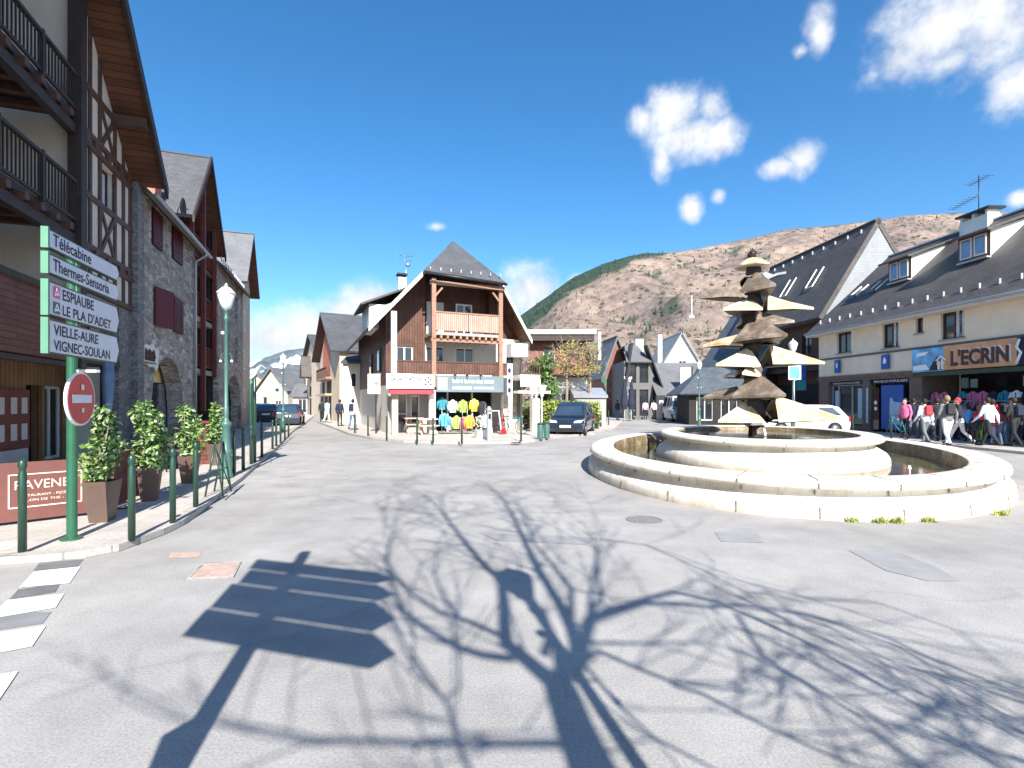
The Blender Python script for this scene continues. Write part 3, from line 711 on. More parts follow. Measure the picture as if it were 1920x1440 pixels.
def sculpture():
    base = Vector((6.22, 13.1, .7))
    t = thing('sculpture', 'tall bronze fountain sculpture of stacked pointed golden plates', 'sculpture', base)
    mb = MB()
    zs = [0, .25, .55, .95, 1.5, 1.9, 2.35, 2.8, 3.3, 3.7, 4.1, 4.5, 4.7]; rs = [.12, .10, .26, .17, .24, .14, .27, .15, .24, .14, .19, .12, .1]
    rng = random.Random(8)
    for i in range(len(zs)-1):
        n = 6; vs = []
        for (z, r) in ((zs[i], rs[i]), (zs[i+1], rs[i+1])):
            for k in range(n):
                a = 2*math.pi*k/n+.35*i; q = r*(1.0+.35*math.sin(a*3+i)); vs.append((q*math.cos(a), q*math.sin(a), z))
        mb.add(vs, [(k, (k+1) % n, n+(k+1) % n, n+k) for k in range(n)], 0)
    mb.build('column', 'shaded patina', t)
    def fin(az, Rt, zt, zr, rin, half, m='gilt copper', zi=None, side=0, tipup=0):
        """folded tent-shaped plate: ridge top near the column, two spread wings, pointed tip"""
        a = R(az); d = Vector((math.cos(a), math.sin(a), 0)); w = Vector((-d.y, d.x, 0)); zi = zt-.04 if zi is None else zi
        T = d*Rt+Vector((0, 0, zt+tipup)); A = d*rin+Vector((0, 0, zr)); L = d*(rin*.72)+w*half+Vector((0, 0, zi)); Q = d*(rin*.72)-w*half+Vector((0, 0, zi))
        m1 = d*((Rt+rin)*.5)+Vector((0, 0, zt+(zr-zt)*.53)); ML = (T+L)/2+w*half*.10; MQ = (T+Q)/2-w*half*.10
        th = Vector((0, 0, -.06)); f = MB(); V = [T, A, L, Q, m1, ML, MQ]; V = [V[0]]+[v+Vector((rng.gauss(0, .022), rng.gauss(0, .022), rng.gauss(0, .014))) for v in V[1:]]; V2 = [v+th for v in V]
        f.add(V+V2, [(1, 2, 5, 4), (4, 5, 0), (3, 1, 4, 6), (6, 4, 0), (9-1, 11, 12, 9), (11, 7, 12), (10, 13, 11, 8), (13, 7, 11),
                     (2, 9, 12, 5), (5, 12, 7, 0), (0, 7, 13, 6), (6, 13, 10, 3), (1, 8, 9, 2), (3, 10, 8, 1)])
        o = f.build('plate', [m], t)
        b = MB(); b.poly([L+th*1.6, Q+th*1.6, MQ+th*1.1, T+th*1.1, ML+th*1.1]); b.build('underside', 'shaded patina', o)
        s = MB(); s.bar(Vector((0, 0, zi-.3)), d*rin*.9+Vector((0, 0, zi)), .09, .05); s.build('strut', 'shaded patina', o)
    z0 = -.7
    def H(py): return HC+(HZ-py)/FPX*13.1+z0
    # (azimuth, reach, tip, ridge top) tiers from below
    fin(-8, 2.15, H(782), H(742), .55, .62)
    fin(196, 1.05, H(787), H(750), .15, .50)
    fin(262, .75, H(790), H(778), .2, .25, 'off white')
    fin(283, 1.15, H(740), H(694), .05, .60, 'bronze plate')
    fin(150, 1.2, H(742), H(722), .35, .30, 'bronze plate')
    fin(-4, 1.8, H(679), H(647), .42, .55)
    fin(188, 1.02, H(683), H(650), .12, .50)
    fin(288, 1.1, H(636), H(592), .02, .60, 'bronze plate')
    fin(158, 1.2, H(643), H(624), .3, .30, 'gilt copper')
    fin(25, 1.0, H(638), H(618), .2, .4, 'bronze plate')
    fin(-6, 1.5, H(578), H(556), .35, .38)
    fin(200, .95, H(582), H(558), .1, .42)
    fin(172, 1.35, H(553), H(528), .3, .34, 'bronze plate')
    fin(285, .8, H(545), H(508), .02, .45, 'bronze plate')
    fin(8, .95, H(525), H(503), .15, .40, 'zinc', tipup=.26)
    fin(75, 1.2, H(605), H(585), .2, .35); fin(95, 1.5, H(700), H(675), .2, .35); fin(60, 1.7, H(780), H(745), .3, .45)
    fin(95, .9, H(530), H(505), .15, .4, 'bronze plate')
    for (az, r_, zt_, zr_, m_) in ((328, .95, 606, 584, 'bronze plate'), (225, .7, 700, 684, 'gilt copper')):
        fin(az, r_, H(zt_), H(zr_), .12, .26, m_)
    c = MB(); c.tube([(.10, -.12, .30), (.17, -.2, .26), (.2, -.23, .12), (.2, -.23, .03)], [.012, .03, .035, .045], 8); c.build('water_jet', 'white cloth', t)
    c = MB(); zc = H(497); c.lathe((0, 0, 0), [(.43, zc-.06), (.44, zc-.03), (.30, zc+.07), (.20, zc+.14), (.09, zc+.18), (.05, zc+.2)], 7, 0, False); c.build('cap', 'gilt copper', t)
    c = MB(); c.ball((0, 0, H(476)), .07, 8); c.tube([(-.12, 0, H(478)), (0, 0, H(466)), (.12, 0, H(476))], .02, 6); c.tube([(0, 0, zc+.1), (0, 0, H(465))], .02, 6); c.build('finial', 'shaded patina', t)
sculpture()
# ------------------------------------------------------------------ left row of buildings
LR = math.atan2(.9453, -.3261); LP = (-5.45, 0, 0)
def left_thing(name, label, s0, cat='building'): return thing(name, label, cat, LP, LR, org=(s0, 0, 0))
def railing(parent, x0, x1, y, z0, z1, m='dark timber', step=.115, post=1.35, name='railing', pw=.07):
    b = MB(); b.box(x0, x1, y-.03, y+.05, z1-.06, z1); b.box(x0, x1, y-.01, y+.04, z0, z0+.06)
    n = int((x1-x0)/step)
    for i in range(n+1):
        x = x0+(x1-x0)*i/n; b.box(x-.012, x+.012, y+.002, y+.026, z0+.06, z1-.06)
    k = max(1, round((x1-x0)/post))
    for i in range(k+1):
        x = x0+(x1-x0)*i/k; b.box(x-pw/2, x+pw/2, y-.035, y+.055, z0-.12, z1+.03)
    return b.build(name, m, parent)

def building_a():
    t = left_thing('timber_framed_building', 'tall half timbered building with dark wooden balconies and wide brown eaves beside the signpost', 2)
    vs = lambda s: 7.4+(14.3-s)*1.055 if s > 8 else 7.4+(14.3-8)*1.055-(8-s)*1.055
    # timber panel
    w = MB(); top = 8.2
    wall_grid(w, 11.4, 14.1, 4.0, 7.45, [(12.3, 13.05, 6.2, 7.12)], 0, .2)
    w.poly([(11.4, 0, 7.45), (14.1, 0, 7.45), (14.1, 0, vs(14.1)-.1), (11.4, 0, vs(11.4)-.1)])
    w.poly([(14.1, 0, 0), (14.1, 9, 0), (14.1, 9, vs(14.1)), (14.1, 0, vs(14.1))])
    w.poly([(2, 9, 0), (2, 1.6, 0), (2, 1.6, 8), (2, 9, 8)])
    # back walls of the loggias
    for (a, b) in ((0, 2.4), (3.7, 5.2), (5.35, 7.5), (7.65, 14)):
        w.poly([(2, 1.6, a), (11.4, 1.6, a), (11.4, 1.6, min(b, vs(11.4)-.2)), (8, 1.6, b), (2, 1.6, min(b, 8.2))]) if b > 9 else wall_grid(w, 2, 11.4, a, b, [], 1.6)
    w.poly([(11.4, 1.6, 4), (11.4, 0, 4), (11.4, 0, vs(11.4)-.1), (11.4, 1.6, vs(11.4)-.1)])
    w.build('wall', 'cream render', t)
    window(t, 12.3, 13.05, 6.2, 7.12, 0, 'dark timber', 'curtain', 2, 0, .06)
    b = MB(); Y0, Y1 = -.045, .02
    for s in (11.76, 12.25, 13.08, 13.6, 14.03): b.box(s-.055, s+.055, Y0, Y1, 4.0, vs(s)-.12)
    for z in (8.45, 6.1, 4.05): b.box(11.42, 14.12, Y0-.012, Y1, z-.06, z+.06)
    for z in (7.45, 7.2, 5.0, 4.78): b.box(11.42, 14.12, Y0-.02, Y1, z-.055, z+.055)
    for s in (11.55, 12.0, 12.65, 13.35, 13.85):
        for z in (7.325, 4.89): b.box(s-.09, s+.09, Y0-.03, Y1, z-.09, z+.09)
    for (z0, z1) in ((7.5, 8.39), (5.06, 6.04)):
        b.bar((12.3, Y0+.018, z0), (13.03, Y0+.018, z1), .09, .05, up=(0, 1, 0)); b.bar((13.03, Y0+.026, z0), (12.3, Y0+.026, z1), .09, .05, up=(0, 1, 0))
    for s in (12.3, 12.66, 13.03): b.box(s-.02, s+.02, Y0+.01, Y1, 4.1, 4.7)
    b.build('timber_frame', 'brown timber', t)
    # main post and balconies
    p = MB(); p.box(11.17, 11.42, -.1, .14, 2.3, vs(11.3)-.15); p.build('post', 'dark timber', t)
    for (zf, zt, zb) in ((7.5, 8.42, 7.69), (5.2, 6.2, 5.37)):
        f = MB(); f.box(2, 11.16, .02, 1.6, zf, zf+.14); f.box(2, 11.16, -.02, .14, zf-.33, zf-.13)
        s = 2.4
        while s < 11.1: f.box(s-.07, s+.07, -.12, 1.55, zf-.128, zf-.002, 1); s += .52
        f.build('balcony_floor', ['dark timber', 'brown timber'], t)
        railing(t, 2, 11.16, -.02, zb-.02, zt)
    d = MB(); d.box(6.0, 7.0, 1.52, 1.58, 7.66, 9.7); d.box(8.55, 9.55, 1.52, 1.58, 7.66, 9.6); d.box(6.6, 7.6, 1.52, 1.58, 5.36, 7.1); d.build('door', 'black', t)
    f = MB(); f.box(2, 11.16, -.06, .08, 2.42, 3.66); f.build('wood_fascia', 'planks red', t)
    f = MB(); f.box(2, 11.3, -.1, .12, 3.66, 3.78); f.box(2, 11.16, -.03, .1, 2.30, 2.40); f.box(2, 11.4, .1, 1.6, 2.46, 2.6); f.box(2, 11.4, .1, 1.6, 3.70, 3.82); f.build('beam', 'dark timber', t)
    # shop front under the balconies
    g = MB(); wall_grid(g, 2, 13.4, 0, 2.45, [(11.32, 11.95, .05, 1.95), (12.05, 12.95, .3, 1.95)], .9, .2); g.build('shop_wall', 'planks tan dark', t)
    k = MB(); k.box(10.55, 13.3, 1.12, 1.2, 0, 2.4); k.box(13.0, 13.4, .2, .25, 0, 2.45); k.box(11.42, 13.39, .6, .65, 2.45, 3.98); k.build('doorway', 'black', t)
    k = MB(); k.box(13.4, 14.1, 0, .4, 0, 3.98); k.build('stone_pier', 'dark rubble', t); k = MB(); k.box(11.42, 13.39, -.02, .6, 2.45, 2.6); k.box(11.42, 14.1, .41, .6, 3.9, 3.98); k.build('ceiling', 'dark timber', t)
    window(t, 12.05, 12.95, .3, 1.95, .9, 'off white', 'glass', 2)
    m = MB(); m.box(8.2, 11.25, .80, .87, .68, 1.84)
    mm = m.build('menu_board', 'maroon wood', t)
    q = MB()
    for r_, z in enumerate((1.36, .84)):
        for s in (8.75, 9.1, 9.45, 9.85, 10.2, 10.6, 10.95): q.box(s, s+.19, .785, .797, z, z+.32)
    q.build('menu_sheet', 'paper dim', mm)
    m = MB(); m.box(8.2, 11.25, .82, .88, .02, .66); m.build('panel', 'zinc', t)
    # gable roof
    r = MB(); gable_roof(r, 1.7, 14.3, -.75, 9.2, 7.4, 14.05, 'y', .1, 0, 1, 0)
    r.build('roof', ['slate cool', 'planks soffit'], t)
    e = MB()
    for (a, z, b_, y) in ((14.3, 7.4, 8, 14.05),):
        e.bar((a, -.78, z-.1), (b_, -.78, y-.1), .05, .26, up=(0, 1, 0)) if False else e.prism([(a, -.82, z+.02), (b_, -.82, y+.02), (b_, -.82, y-.30), (a, -.82, z-.30)], (0, .065, 0))
    e.build('barge_board', 'dark timber', t)
    e = MB()
    for s in (13.0, 11.2, 9.4): e.box(s-.1, s+.1, -.72, -.002, vs(s)-.46, vs(s)-.22)
    e.build('purlin', 'brown timber', t)
mat('maroon wood', (.15, .03, .022), .6, .2, 4); mat('paper dim', (.55, .50, .47), .7, .15, 30)
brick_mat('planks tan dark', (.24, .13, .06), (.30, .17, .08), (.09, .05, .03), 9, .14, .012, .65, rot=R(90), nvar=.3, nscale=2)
building_a()

def arch_wall(w, x0, x1, z0, z1, ax0, ax1, zs, za, ops=(), y=0, m=0, t=.5):
    wall_grid(w, x0, x1, z0, z1, [(ax0, ax1, z0, za)]+list(ops), y, .22, m)
    # remove look of the square head: fill between arch curve and head
    n = 16; c = (ax0+ax1)/2; h = (ax1-ax0)/2
    f = lambda x: zs+(za-.02-zs)*math.sqrt(max(0, 1-((x-c)/h)**2))
    for i in range(n):
        xa = ax0+(ax1-ax0)*i/n; xb = ax0+(ax1-ax0)*(i+1)/n
        w.poly([(xa, y, f(xa)), (xb, y, f(xb)), (xb, y, za), (xa, y, za)], m)
        w.poly([(xa, y, f(xa)), (xa, y+t, f(xa)), (xb, y+t, f(xb)), (xb, y, f(xb))], m)
    for xa, s in ((ax0, 1), (ax1, -1)): w.poly([(xa, y, z0), (xa, y, zs), (xa, y+t, zs), (xa, y+t, z0)][::s], m)
    return f

def building_b():
    t = left_thing('stone_building', 'grey rubble stone building with maroon shutters and an arched doorway', 14.12)
    w = MB(); arch_wall(w, 14.12, 20.5, 0, 7.62, 15.65, 19.05, 1.3, 3.05)
    w.poly([(20.5, 0, 0), (20.5, 9, 0), (20.5, 9, 7.6), (20.5, 4.5, 11.8), (20.5, 0, 7.6)]); w.poly([(14.12, 9, 0), (14.12, 0, 0), (14.12, 0, 7.6), (14.12, 4.5, 11.8), (14.12, 9, 7.6)])
    w.build('wall', 'rubble stone', t)
    p = MB(); p.box(14.14, 14.62, -.16, -.004, 0, 8.3); p.build('pilaster', 'dark rubble', t)
    for (a, b, z0, z1) in ((15.75, 16.55, 6.25, 7.3), (17.65, 18.7, 6.35, 7.38), (17.75, 18.75, 3.95, 5.1)):
        k = MB(); k.box(a-.03, b+.03, -.02, -.003, z0-.03, z1+.03); k.build('window_opening', 'black', t)
        c = (a+b)/2; shutter(t, a, c-.02, z0, z1, -.02); shutter(t, c+.02, b, z0, z1, -.02)
    k = MB(); k.box(15.9, 16.75, -.02, -.003, 3.9, 5.0); k.build('window_opening', 'black', t)
    s = MB(); s.prism([(15.88, -.03, 3.85), (16.75, -.26, 3.85), (16.75, -.26, 5.02), (15.88, -.03, 5.02)], (.0, -.045, 0)); s.build('shutter', 'maroon', t)
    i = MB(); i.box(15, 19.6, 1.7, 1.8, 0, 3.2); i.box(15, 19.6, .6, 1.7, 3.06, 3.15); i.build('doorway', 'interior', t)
    i = MB(); i.box(16.0, 19.0, .62, .70, 2.25, 3.0); sg = i.build('sign_board', 'warm sign', t)
    i = MB(); rng = random.Random(3)
    for k in range(9): x = 16.5+k*.25; i.box(x, x+.13, .60, .615, 2.45, 2.45+rng.uniform(.12, .26))
    i.build('lettering', 'yellow', sg)
    i = MB(); i.box(15.7, 17.9, .75, .85, 1.65, 2.22); i.box(17.35, 17.55, .72, .8, 0, 1.6); i.build('door_frame', 'tan timber', t)
    i = MB(); i.box(18.3, 19.6, .55, .6, 0, 2.2); i.build('inner_wall', 'dark rubble', t)
    r = MB(); gable_roof(r, 14.35, 20.75, 0, 9, 7.65, 11.9, 'x', .12, 0, 1, .42); r.build('roof', ['slate cool', 'planks soffit'], t)
    g = MB(); g.tube([(14.4, -.5, 7.22), (20.75, -.5, 7.22)], .06, 8); g.tube([(20.3, -.45, 7.2), (20.3, -.08, 6.9), (20.3, -.08, .3)], .045, 8); g.build('gutter', 'zinc', t)
    # dormer
    d = MB(); d.box(14.6, 15.6, .25, 2.2, 8.2, 9.35); dm = d.build('dormer', 'dark timber', t)
    d = MB(); gable_roof(d, 14.45, 15.75, -.1, 3.2, 9.35, 10.05, 'y', .08, 0, 0, .1); d.build('dormer_roof', 'slate cladding', dm)
    c = MB(); c.box(19.5, 20.2, 1.0, 1.6, 8.2, 9.5); c.box(19.42, 20.28, .92, 1.68, 9.5, 9.6, 1); c.build('chimney', ['terracotta', 'off white'], t)
    dish = thing('satellite_dish', 'dark satellite dish on the slate eaves above the maroon shutters', 'satellite dish', LP, LR, org=(18.6, .1, 8.0))
    q = MB(); q.lathe((18.6, 0, 8.35), [(.01, 0), (.2, .03), (.32, .1), (.33, .11), (.2, .05), (.01, .02)], 18)
    for i_, v in enumerate(q.v): 
        a = v-Vector((18.6, 0, 8.35)); q.v[i_] = Vector((18.6, 0, 8.35))+Vector((a.x, -a.z*1.0, a.y))
    q.build('dish', 'dark metal', dish)
    q = MB(); q.tube([(18.6, .1, 7.95), (18.6, .05, 8.35), (18.6, -.25, 8.3)], .02, 6); q.build('arm', 'dark metal', dish)
building_b()

def wall_sign():
    t = left_thing('wall_sign', 'wavy carved wooden sign on the stone wall left of the arch', 14.9, 'sign')
    O = [(14.2, 3.12), (14.5, 3.22), (14.9, 3.2), (15.25, 3.3), (15.5, 3.12), (15.75, 3.22), (15.85, 3.0), (15.75, 2.6), (15.6, 2.5), (15.3, 2.62), (14.9, 2.58), (14.5, 2.68), (14.25, 2.62), (14.3, 2.85)]
    ORG[t.name] = Vector((14.9, 0, 0))
    O = [(14.72+(a-14.2)*.8, z) for a, z in O]
    mb = MB(); mb.prism([(a, -.05, z) for a, z in O], (0, -.05, 0)); mb.build('board', 'paper', t)
    mb = MB(); rng = random.Random(5); y = -.113
    for k in range(8):
        x = 14.86+k*.105
        mb.bar((x, y, 2.76), (x+.02, y, 3.1-.03*(k % 3)), .035, .02, up=(0, 1, 0)); mb.bar((x, y, 2.82+.07*(k % 4)), (x+.085, y-.004, 2.86+.07*((k+1) % 4)), .028, .02, up=(0, 1, 0))
    mb.bar((14.82, y, 2.69), (15.7, y, 2.71), .03, .02, up=(0, 1, 0))
    mb.build('lettering', 'brown timber', t)
wall_sign()

def building_c():
    t = left_thing('balcony_building', 'brown wooden gabled building with stacked balconies between two stone houses', 20.52)
    pk = 11.9; zr = lambda s: pk-abs(s-22.5)*1.2
    w = MB(); w.poly([(20.52, 1.3, 0), (24.5, 1.3, 0), (24.5, 1.3, zr(24.5)-.1), (22.5, 1.3, pk-.1), (20.52, 1.3, zr(20.52)-.1)]); 
    w.poly([(24.5, 1.3, 0), (24.5, .2, 0), (24.5, .2, 9.3), (24.5, 1.3, 9.3)]); w.build('wall', 'planks dark', t)
    for (z) in (2.95, 5.1, 7.35):
        f = MB(); f.box(20.53, 24.5, .22, 1.29, z-.2, z); f.build('balcony_floor', 'grey render' if z < 6 else 'brown timber', t)
        railing(t, 20.6, 24.45, .25, z+.12, z+1.0, 'maroon wood', .13, 1.9)
    p = MB(); p.box(22.3, 22.5, .05, .21, 1.2, pk-.4); p.box(20.54, 20.68, .05, .2, 2.9, zr(20.6)-.2); p.box(24.36, 24.5, .05, .2, 2.7, zr(24.45)-.2); p.build('post', 'maroon wood', t)
    for (z0, z1) in ((.1, 2.2), (3.1, 4.9), (5.3, 7.0), (7.5, 9.3)):
        for (a, b) in ((20.9, 21.9), (22.9, 23.9)): window(t, a, b, z0, z1, 1.16, 'brown timber', 'glass', 2)
    g = MB(); g.box(20.6, 22.1, 1.0, 1.14, 2.05, 2.7); g.build('sign_board', 'orange timber', t)
    r = MB(); gable_roof(r, 20.0, 25.0, -.12, 9, pk-2.5*1.2, pk, 'y', .14, 0, 1, .35); r.build('roof', ['slate cool', 'planks soffit'], t)
    e = MB()
    for s in (1, -1): e.prism([(22.5, -.19, pk+.02), (22.5+s*2.85, -.19, pk-2.85*1.2+.02), (22.5+s*2.85, -.19, pk-2.85*1.2-.26), (22.5, -.19, pk-.28)], (0, .065, 0))
    e.build('barge_board', 'dark timber', t)
    s = MB()
    for k in range(5): s.tube([(20.9+k*.14, 3.0+k*.0, 10.55), (20.9+k*.14, 3.05, 10.72)], .012, 5)
    s.tube([(20.6, 3.0, 10.72), (21.7, 3.0, 10.72)], .015, 5); s.tube([(21.1, 3, 10.1), (21.1, 3, 10.9)], .02, 5); s.build('aerial', 'steel', t)
building_c()

def building_d():
    t = left_thing('stone_house', 'stone house with arched ground floor opening beyond the wooden balconies', 24.52)
    w = MB(); arch_wall(w, 24.52, 31, 0, 8.0, 26.4, 30.3, 1.5, 3.0, [(26.2, 27.0, 3.7, 5.0), (28.6, 29.4, 3.7, 5.0), (28.6, 29.4, 6.0, 7.2), (26.2, 27, 6.0, 7.2)])
    w.poly([(31, 0, 0), (31, 8, 0), (31, 8, 8), (31, 4, 11.4), (31, 0, 8)]); w.poly([(24.52, 8, 0), (24.52, 0, 0), (24.52, 0, 8), (24.52, 4, 11.4), (24.52, 8, 8)])
    w.build('wall', 'rubble stone', t)
    for (a, b, c, d) in ((26.2, 27.0, 3.7, 5.0), (28.6, 29.4, 3.7, 5.0), (28.6, 29.4, 6.0, 7.2), (26.2, 27, 6.0, 7.2)): window(t, a, b, c, d, 0, 'maroon', 'glass')
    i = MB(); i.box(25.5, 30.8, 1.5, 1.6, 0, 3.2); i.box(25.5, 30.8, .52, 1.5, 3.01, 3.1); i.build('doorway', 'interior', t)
    r = MB(); gable_roof(r, 24.4, 31.2, 0, 8, 8.05, 11.4, 'x', .12, 0, 1, .4); r.build('roof', ['slate cool', 'planks soffit'], t)
    g = MB(); n = 16
    for k in range(n): s = 24.7+k*.4; g.box(s-.02, s+.02, -.12, -.08, 8.05, 8.28)
    g.build('snow_guard', 'zinc', t)
    t = left_thing('gabled_house', 'narrow slate roofed house at the far end of the left row', 31.2)
    w = MB(); w.poly([(31.22, .3, 0), (35.5, .3, 0), (35.5, .3, 9.0), (33.35, .3, 12.1), (31.22, .3, 9.0)]); w.poly([(31.22, 8, 0), (31.22, .3, 0), (31.22, .3, 9), (31.22, 8, 9)]); w.poly([(35.5, .3, 0), (35.5, 8, 0), (35.5, 8, 9), (35.5, .3, 9)])
    w.build('wall', 'warm render', t)
    r = MB(); gable_roof(r, 31.1, 35.6, -.25, 8, 8.95, 12.1, 'y', .14, 0, 1, .3); r.build('roof', ['slate light', 'planks soffit'], t)
    for z in (1.2, 3.6, 6.0): window(t, 32.8, 33.9, z, z+1.2, .17, 'white paint', 'glass')
building_d()

# ------------------------------------------------------------------ left pavement: signposts, bollards, lamps, planters
def plate(t, x0, x1, z0, z1, tip=.09, y=0, lines=(), cap=True):
    zc = (z0+z1)/2; b = MB(); P = [(x0, z0), (x1-tip, z0), (x1, zc), (x1-tip, z1), (x0, z1)]
    b.prism([(a, y, z) for a, z in P], (0, .04 if cap else .015, 0)); o = b.build('sign_plate', 'dark green metal', t)
    e = .016; b = MB(); P = [(x0+e, z0+e), (x1-tip-e*.4, z0+e), (x1-e*1.4, zc), (x1-tip-e*.4, z1-e), (x0+e, z1-e)]
    b.prism([(a, y-.004, z) for a, z in P], (0, .003, 0)); b.build('face', 'sign white', o)
    if cap:
        b = MB(); b.box(x0-.03, x0-.002, y-.012, y+.05, z0-.005, z1+.01); b.build('end_cap', 'mint metal', o)
    for (s, bx) in lines: text('lettering', s, bx, y-.004, 'letter black', o, .003, .012)
    return o
def signpost():
    c = G(135, 1010, .07)+Vector((.11, 0, 0)); t = thing('signpost', 'green direction signpost with four white arrow plates and a round no entry sign', 'signpost', (c.x, c.y, .07), R(106.5))
    p = MB(); p.lathe((0, .092, 0), [(.049, 0), (.049, 3.14), (.04, 3.16), (.01, 3.17)], 16); p.lathe((0, .1, 0), [(.10, 0), (.10, .02), (.07, .03)], 16); p.build('post', 'green metal', t)
    a, b = -.63, .91; z = -.07
    plate(t, a, b, 3.135+z, 3.33+z, .07, 0, [('Télécabine', (a+.07, a+.82, 3.175+z, 3.30+z))])
    plate(t, a, b, 2.88+z, 3.085+z, .07, 0, [('Thermes-Sensoria', (a+.07, a+1.25, 2.925+z, 3.05+z))])
    o = plate(t, a, b, 2.465+z, 2.81+z, .08, 0, [('ESPIAUBE', (a+.24, a+.88, 2.655+z, 2.77+z)), ("LE PLA D'ADET", (a+.24, a+1.30, 2.50+z, 2.61+z))])
    m = MB(); m.box(a+.07, a+.19, -.008, -.0045, 2.655+z, 2.775+z); m.build('pictogram', 'pink', o)
    m = MB(); m.box(a+.07, a+.19, -.008, -.0045, 2.495+z, 2.615+z); m.build('pictogram', 'lamp green', o)
    m = MB()
    for zz in (2.655, 2.495): m.bar((a+.09, -.0105, zz+z+.02), (a+.13, -.0105, zz+z+.10), .012, .003, up=(0, 1, 0)); m.bar((a+.13, -.0105, zz+z+.10), (a+.17, -.0105, zz+z+.03), .012, .003, up=(0, 1, 0)); m.box(a+.10, a+.15, -.011, -.009, zz+z+.03, zz+z+.05)
    m.build('symbol', 'letter white', o)
    plate(t, a, b, 2.085+z, 2.43+z, .08, 0, [('VIELLE-AURE', (a+.08, a+.98, 2.275+z, 2.385+z)), ('VIGNEC-SOULAN', (a+.08, a+1.27, 2.12+z, 2.23+z))])
    m = MB(); m.box(-.02, .02, .02, .1, 2.02, 3.2); m.build('bracket', 'mint metal', t)
    # no entry disc
    dz = 1.56; dx = -.05; y0 = -.02; r = .295
    d = MB(); n = 36; P = [(dx+r*math.cos(2*math.pi*i/n), y0, dz+r*math.sin(2*math.pi*i/n)) for i in range(n)]; d.prism(P, (0, .03, 0)); o = d.build('no_entry_sign', 'white paint', t)
    d = MB(); r2 = r-.018; d.prism([(dx+r2*math.cos(2*math.pi*i/n), y0-.004, dz+r2*math.sin(2*math.pi*i/n)) for i in range(n)], (0, .003, 0)); d.build('red_face', 'sign red', o)
    d = MB(); d.box(dx-.20, dx+.20, y0-.009, y0-.005, dz-.045, dz+.045); d.build('bar', 'sign white', o)
    d = MB(); d.box(dx-.03, dx+.03, y0-.012, y0-.010, dz+.10, dz+.16); d.box(dx-.02, dx+.03, y0-.012, y0-.010, dz-.15, dz-.10); d.build('sticker', 'banner letter', o)
    d = MB(); v1 = Vector((rotp(-.13, 0, -R(106.5)))+(0,)); v2 = Vector((rotp(.16, 0, -R(106.5)))+(0,)); d.bar(v1+Vector((0, -.02, 1.87)), v2+Vector((0, -.02, 1.87)), .05, .03); d.build('bracket', 'off white', t)
    return t
signpost()
def signpost_shadow():
    b = Vector((-.735, -.07, 0)); ang = math.atan2(-.42, 1.38)
    t = thing('signpost', 'tall direction signpost beside the camera, seen as its crisp shadow on the road', 'signpost', b, ang)
    p = MB(); p.lathe((-.29, .09, 0), [(.06, 0), (.06, 4.0), (.02, 4.03)], 12); p.build('post', 'green metal', t)
    p = MB(); p.prism([(-.33, .06, 1.35), (-.23, .06, 1.2), (-.23, .06, 2.0), (-.45, .06, 1.75)], (0, .02, 0)); p.build('small_plate', 'white paint', t)
    plate(t, -.74, .80, 3.575, 3.79, .15, 0, (), False); plate(t, -.72, .82, 3.285, 3.547, .15, 0, (), False); plate(t, -.78, .83, 2.868, 3.257, .17, 0, (), False); plate(t, -.80, .84, 2.50, 2.84, .17, 0, (), False)
signpost_shadow()
def lamp(loc, label, h=4.0, group='green street lamps with white globes', ref=[None], name='street_lamp'):
    if ref[0] is None:
        t = thing('street_lamp', label, 'street lamp', (0, 0, 0), 0, group)
        p = MB(); p.lathe((0, 0, 0), [(.15, 0), (.15, .08), (.125, .12), (.115, .50), (.13, .53), (.13, .58), (.10, .62), (.085, 1.05), (.10, 1.08), (.115, 1.12), (.115, 1.17), (.07, 1.2), (.055, 1.28), (.06, 1.5), (.045, 1.52), (.038, 3.3), (.055, 3.32), (.055, 3.38), (.035, 3.4), (.045, 3.5), (.09, 3.55)], 16); p.build('pole', 'lamp green', t)
        p = MB(); p.lathe((0, 0, 0), [(.085, 3.55), (.13, 3.66), (.175, 3.80), (.185, 3.86), (.16, 3.9)], 20); p.build('globe', 'globe', t)
        p = MB(); p.lathe((0, 0, 0), [(.20, 3.86), (.20, 3.89), (.15, 3.94), (.09, 4.0), (.03, 4.02), (.025, 4.07), (.0, 4.1)], 20); p.build('cap', 'off white', t)
        p = MB()
        for a in (0, math.pi): p.tube([(0, 0, 2.6), (.10*math.cos(a), .10*math.sin(a), 2.62), (.13*math.cos(a), .13*math.sin(a), 2.5)], .012, 6); p.ball((.13*math.cos(a), .13*math.sin(a), 2.46), .03, 8, 1)
        p.ball((-.08, 0, 3.05), .04, 8, 1); p.build('ornament', ['lamp green', 'white paint'], t)
        ref[0] = t; c = t
    else:
        c = copy_tree(ref[0])
    c.location = loc; c['label'] = label; c.scale = (.86, .86, h/4.0)
    return c
g = G(424, 897, .07); lamp((g.x, g.y, .07), 'green street lamp with white lantern rising beside the potted shrubs on the left pavement', 3.8)
lamp((1.21, -.62, 0), 'street lamp beside the camera, seen as the straight pole shadow next to the tree shadow', 4.1)
lamp((W(531, 0, 26).x, 26, .05), 'distant street lamp standing by the dark cars on the left street', 3.95)
lamp((W(1311, 0, 30).x, 30, 0), 'slim green lamp between the big slate roof and the fountain', 3.95)
lamp((W(1487, 0, 20).x, 20, 0), 'street lamp behind the right side of the fountain sculpture, over the blue sign', 4.0)
lamp((W(1181, 0, 42).x, 42, 0), 'far street lamp in front of the dark chalet front', 3.6)

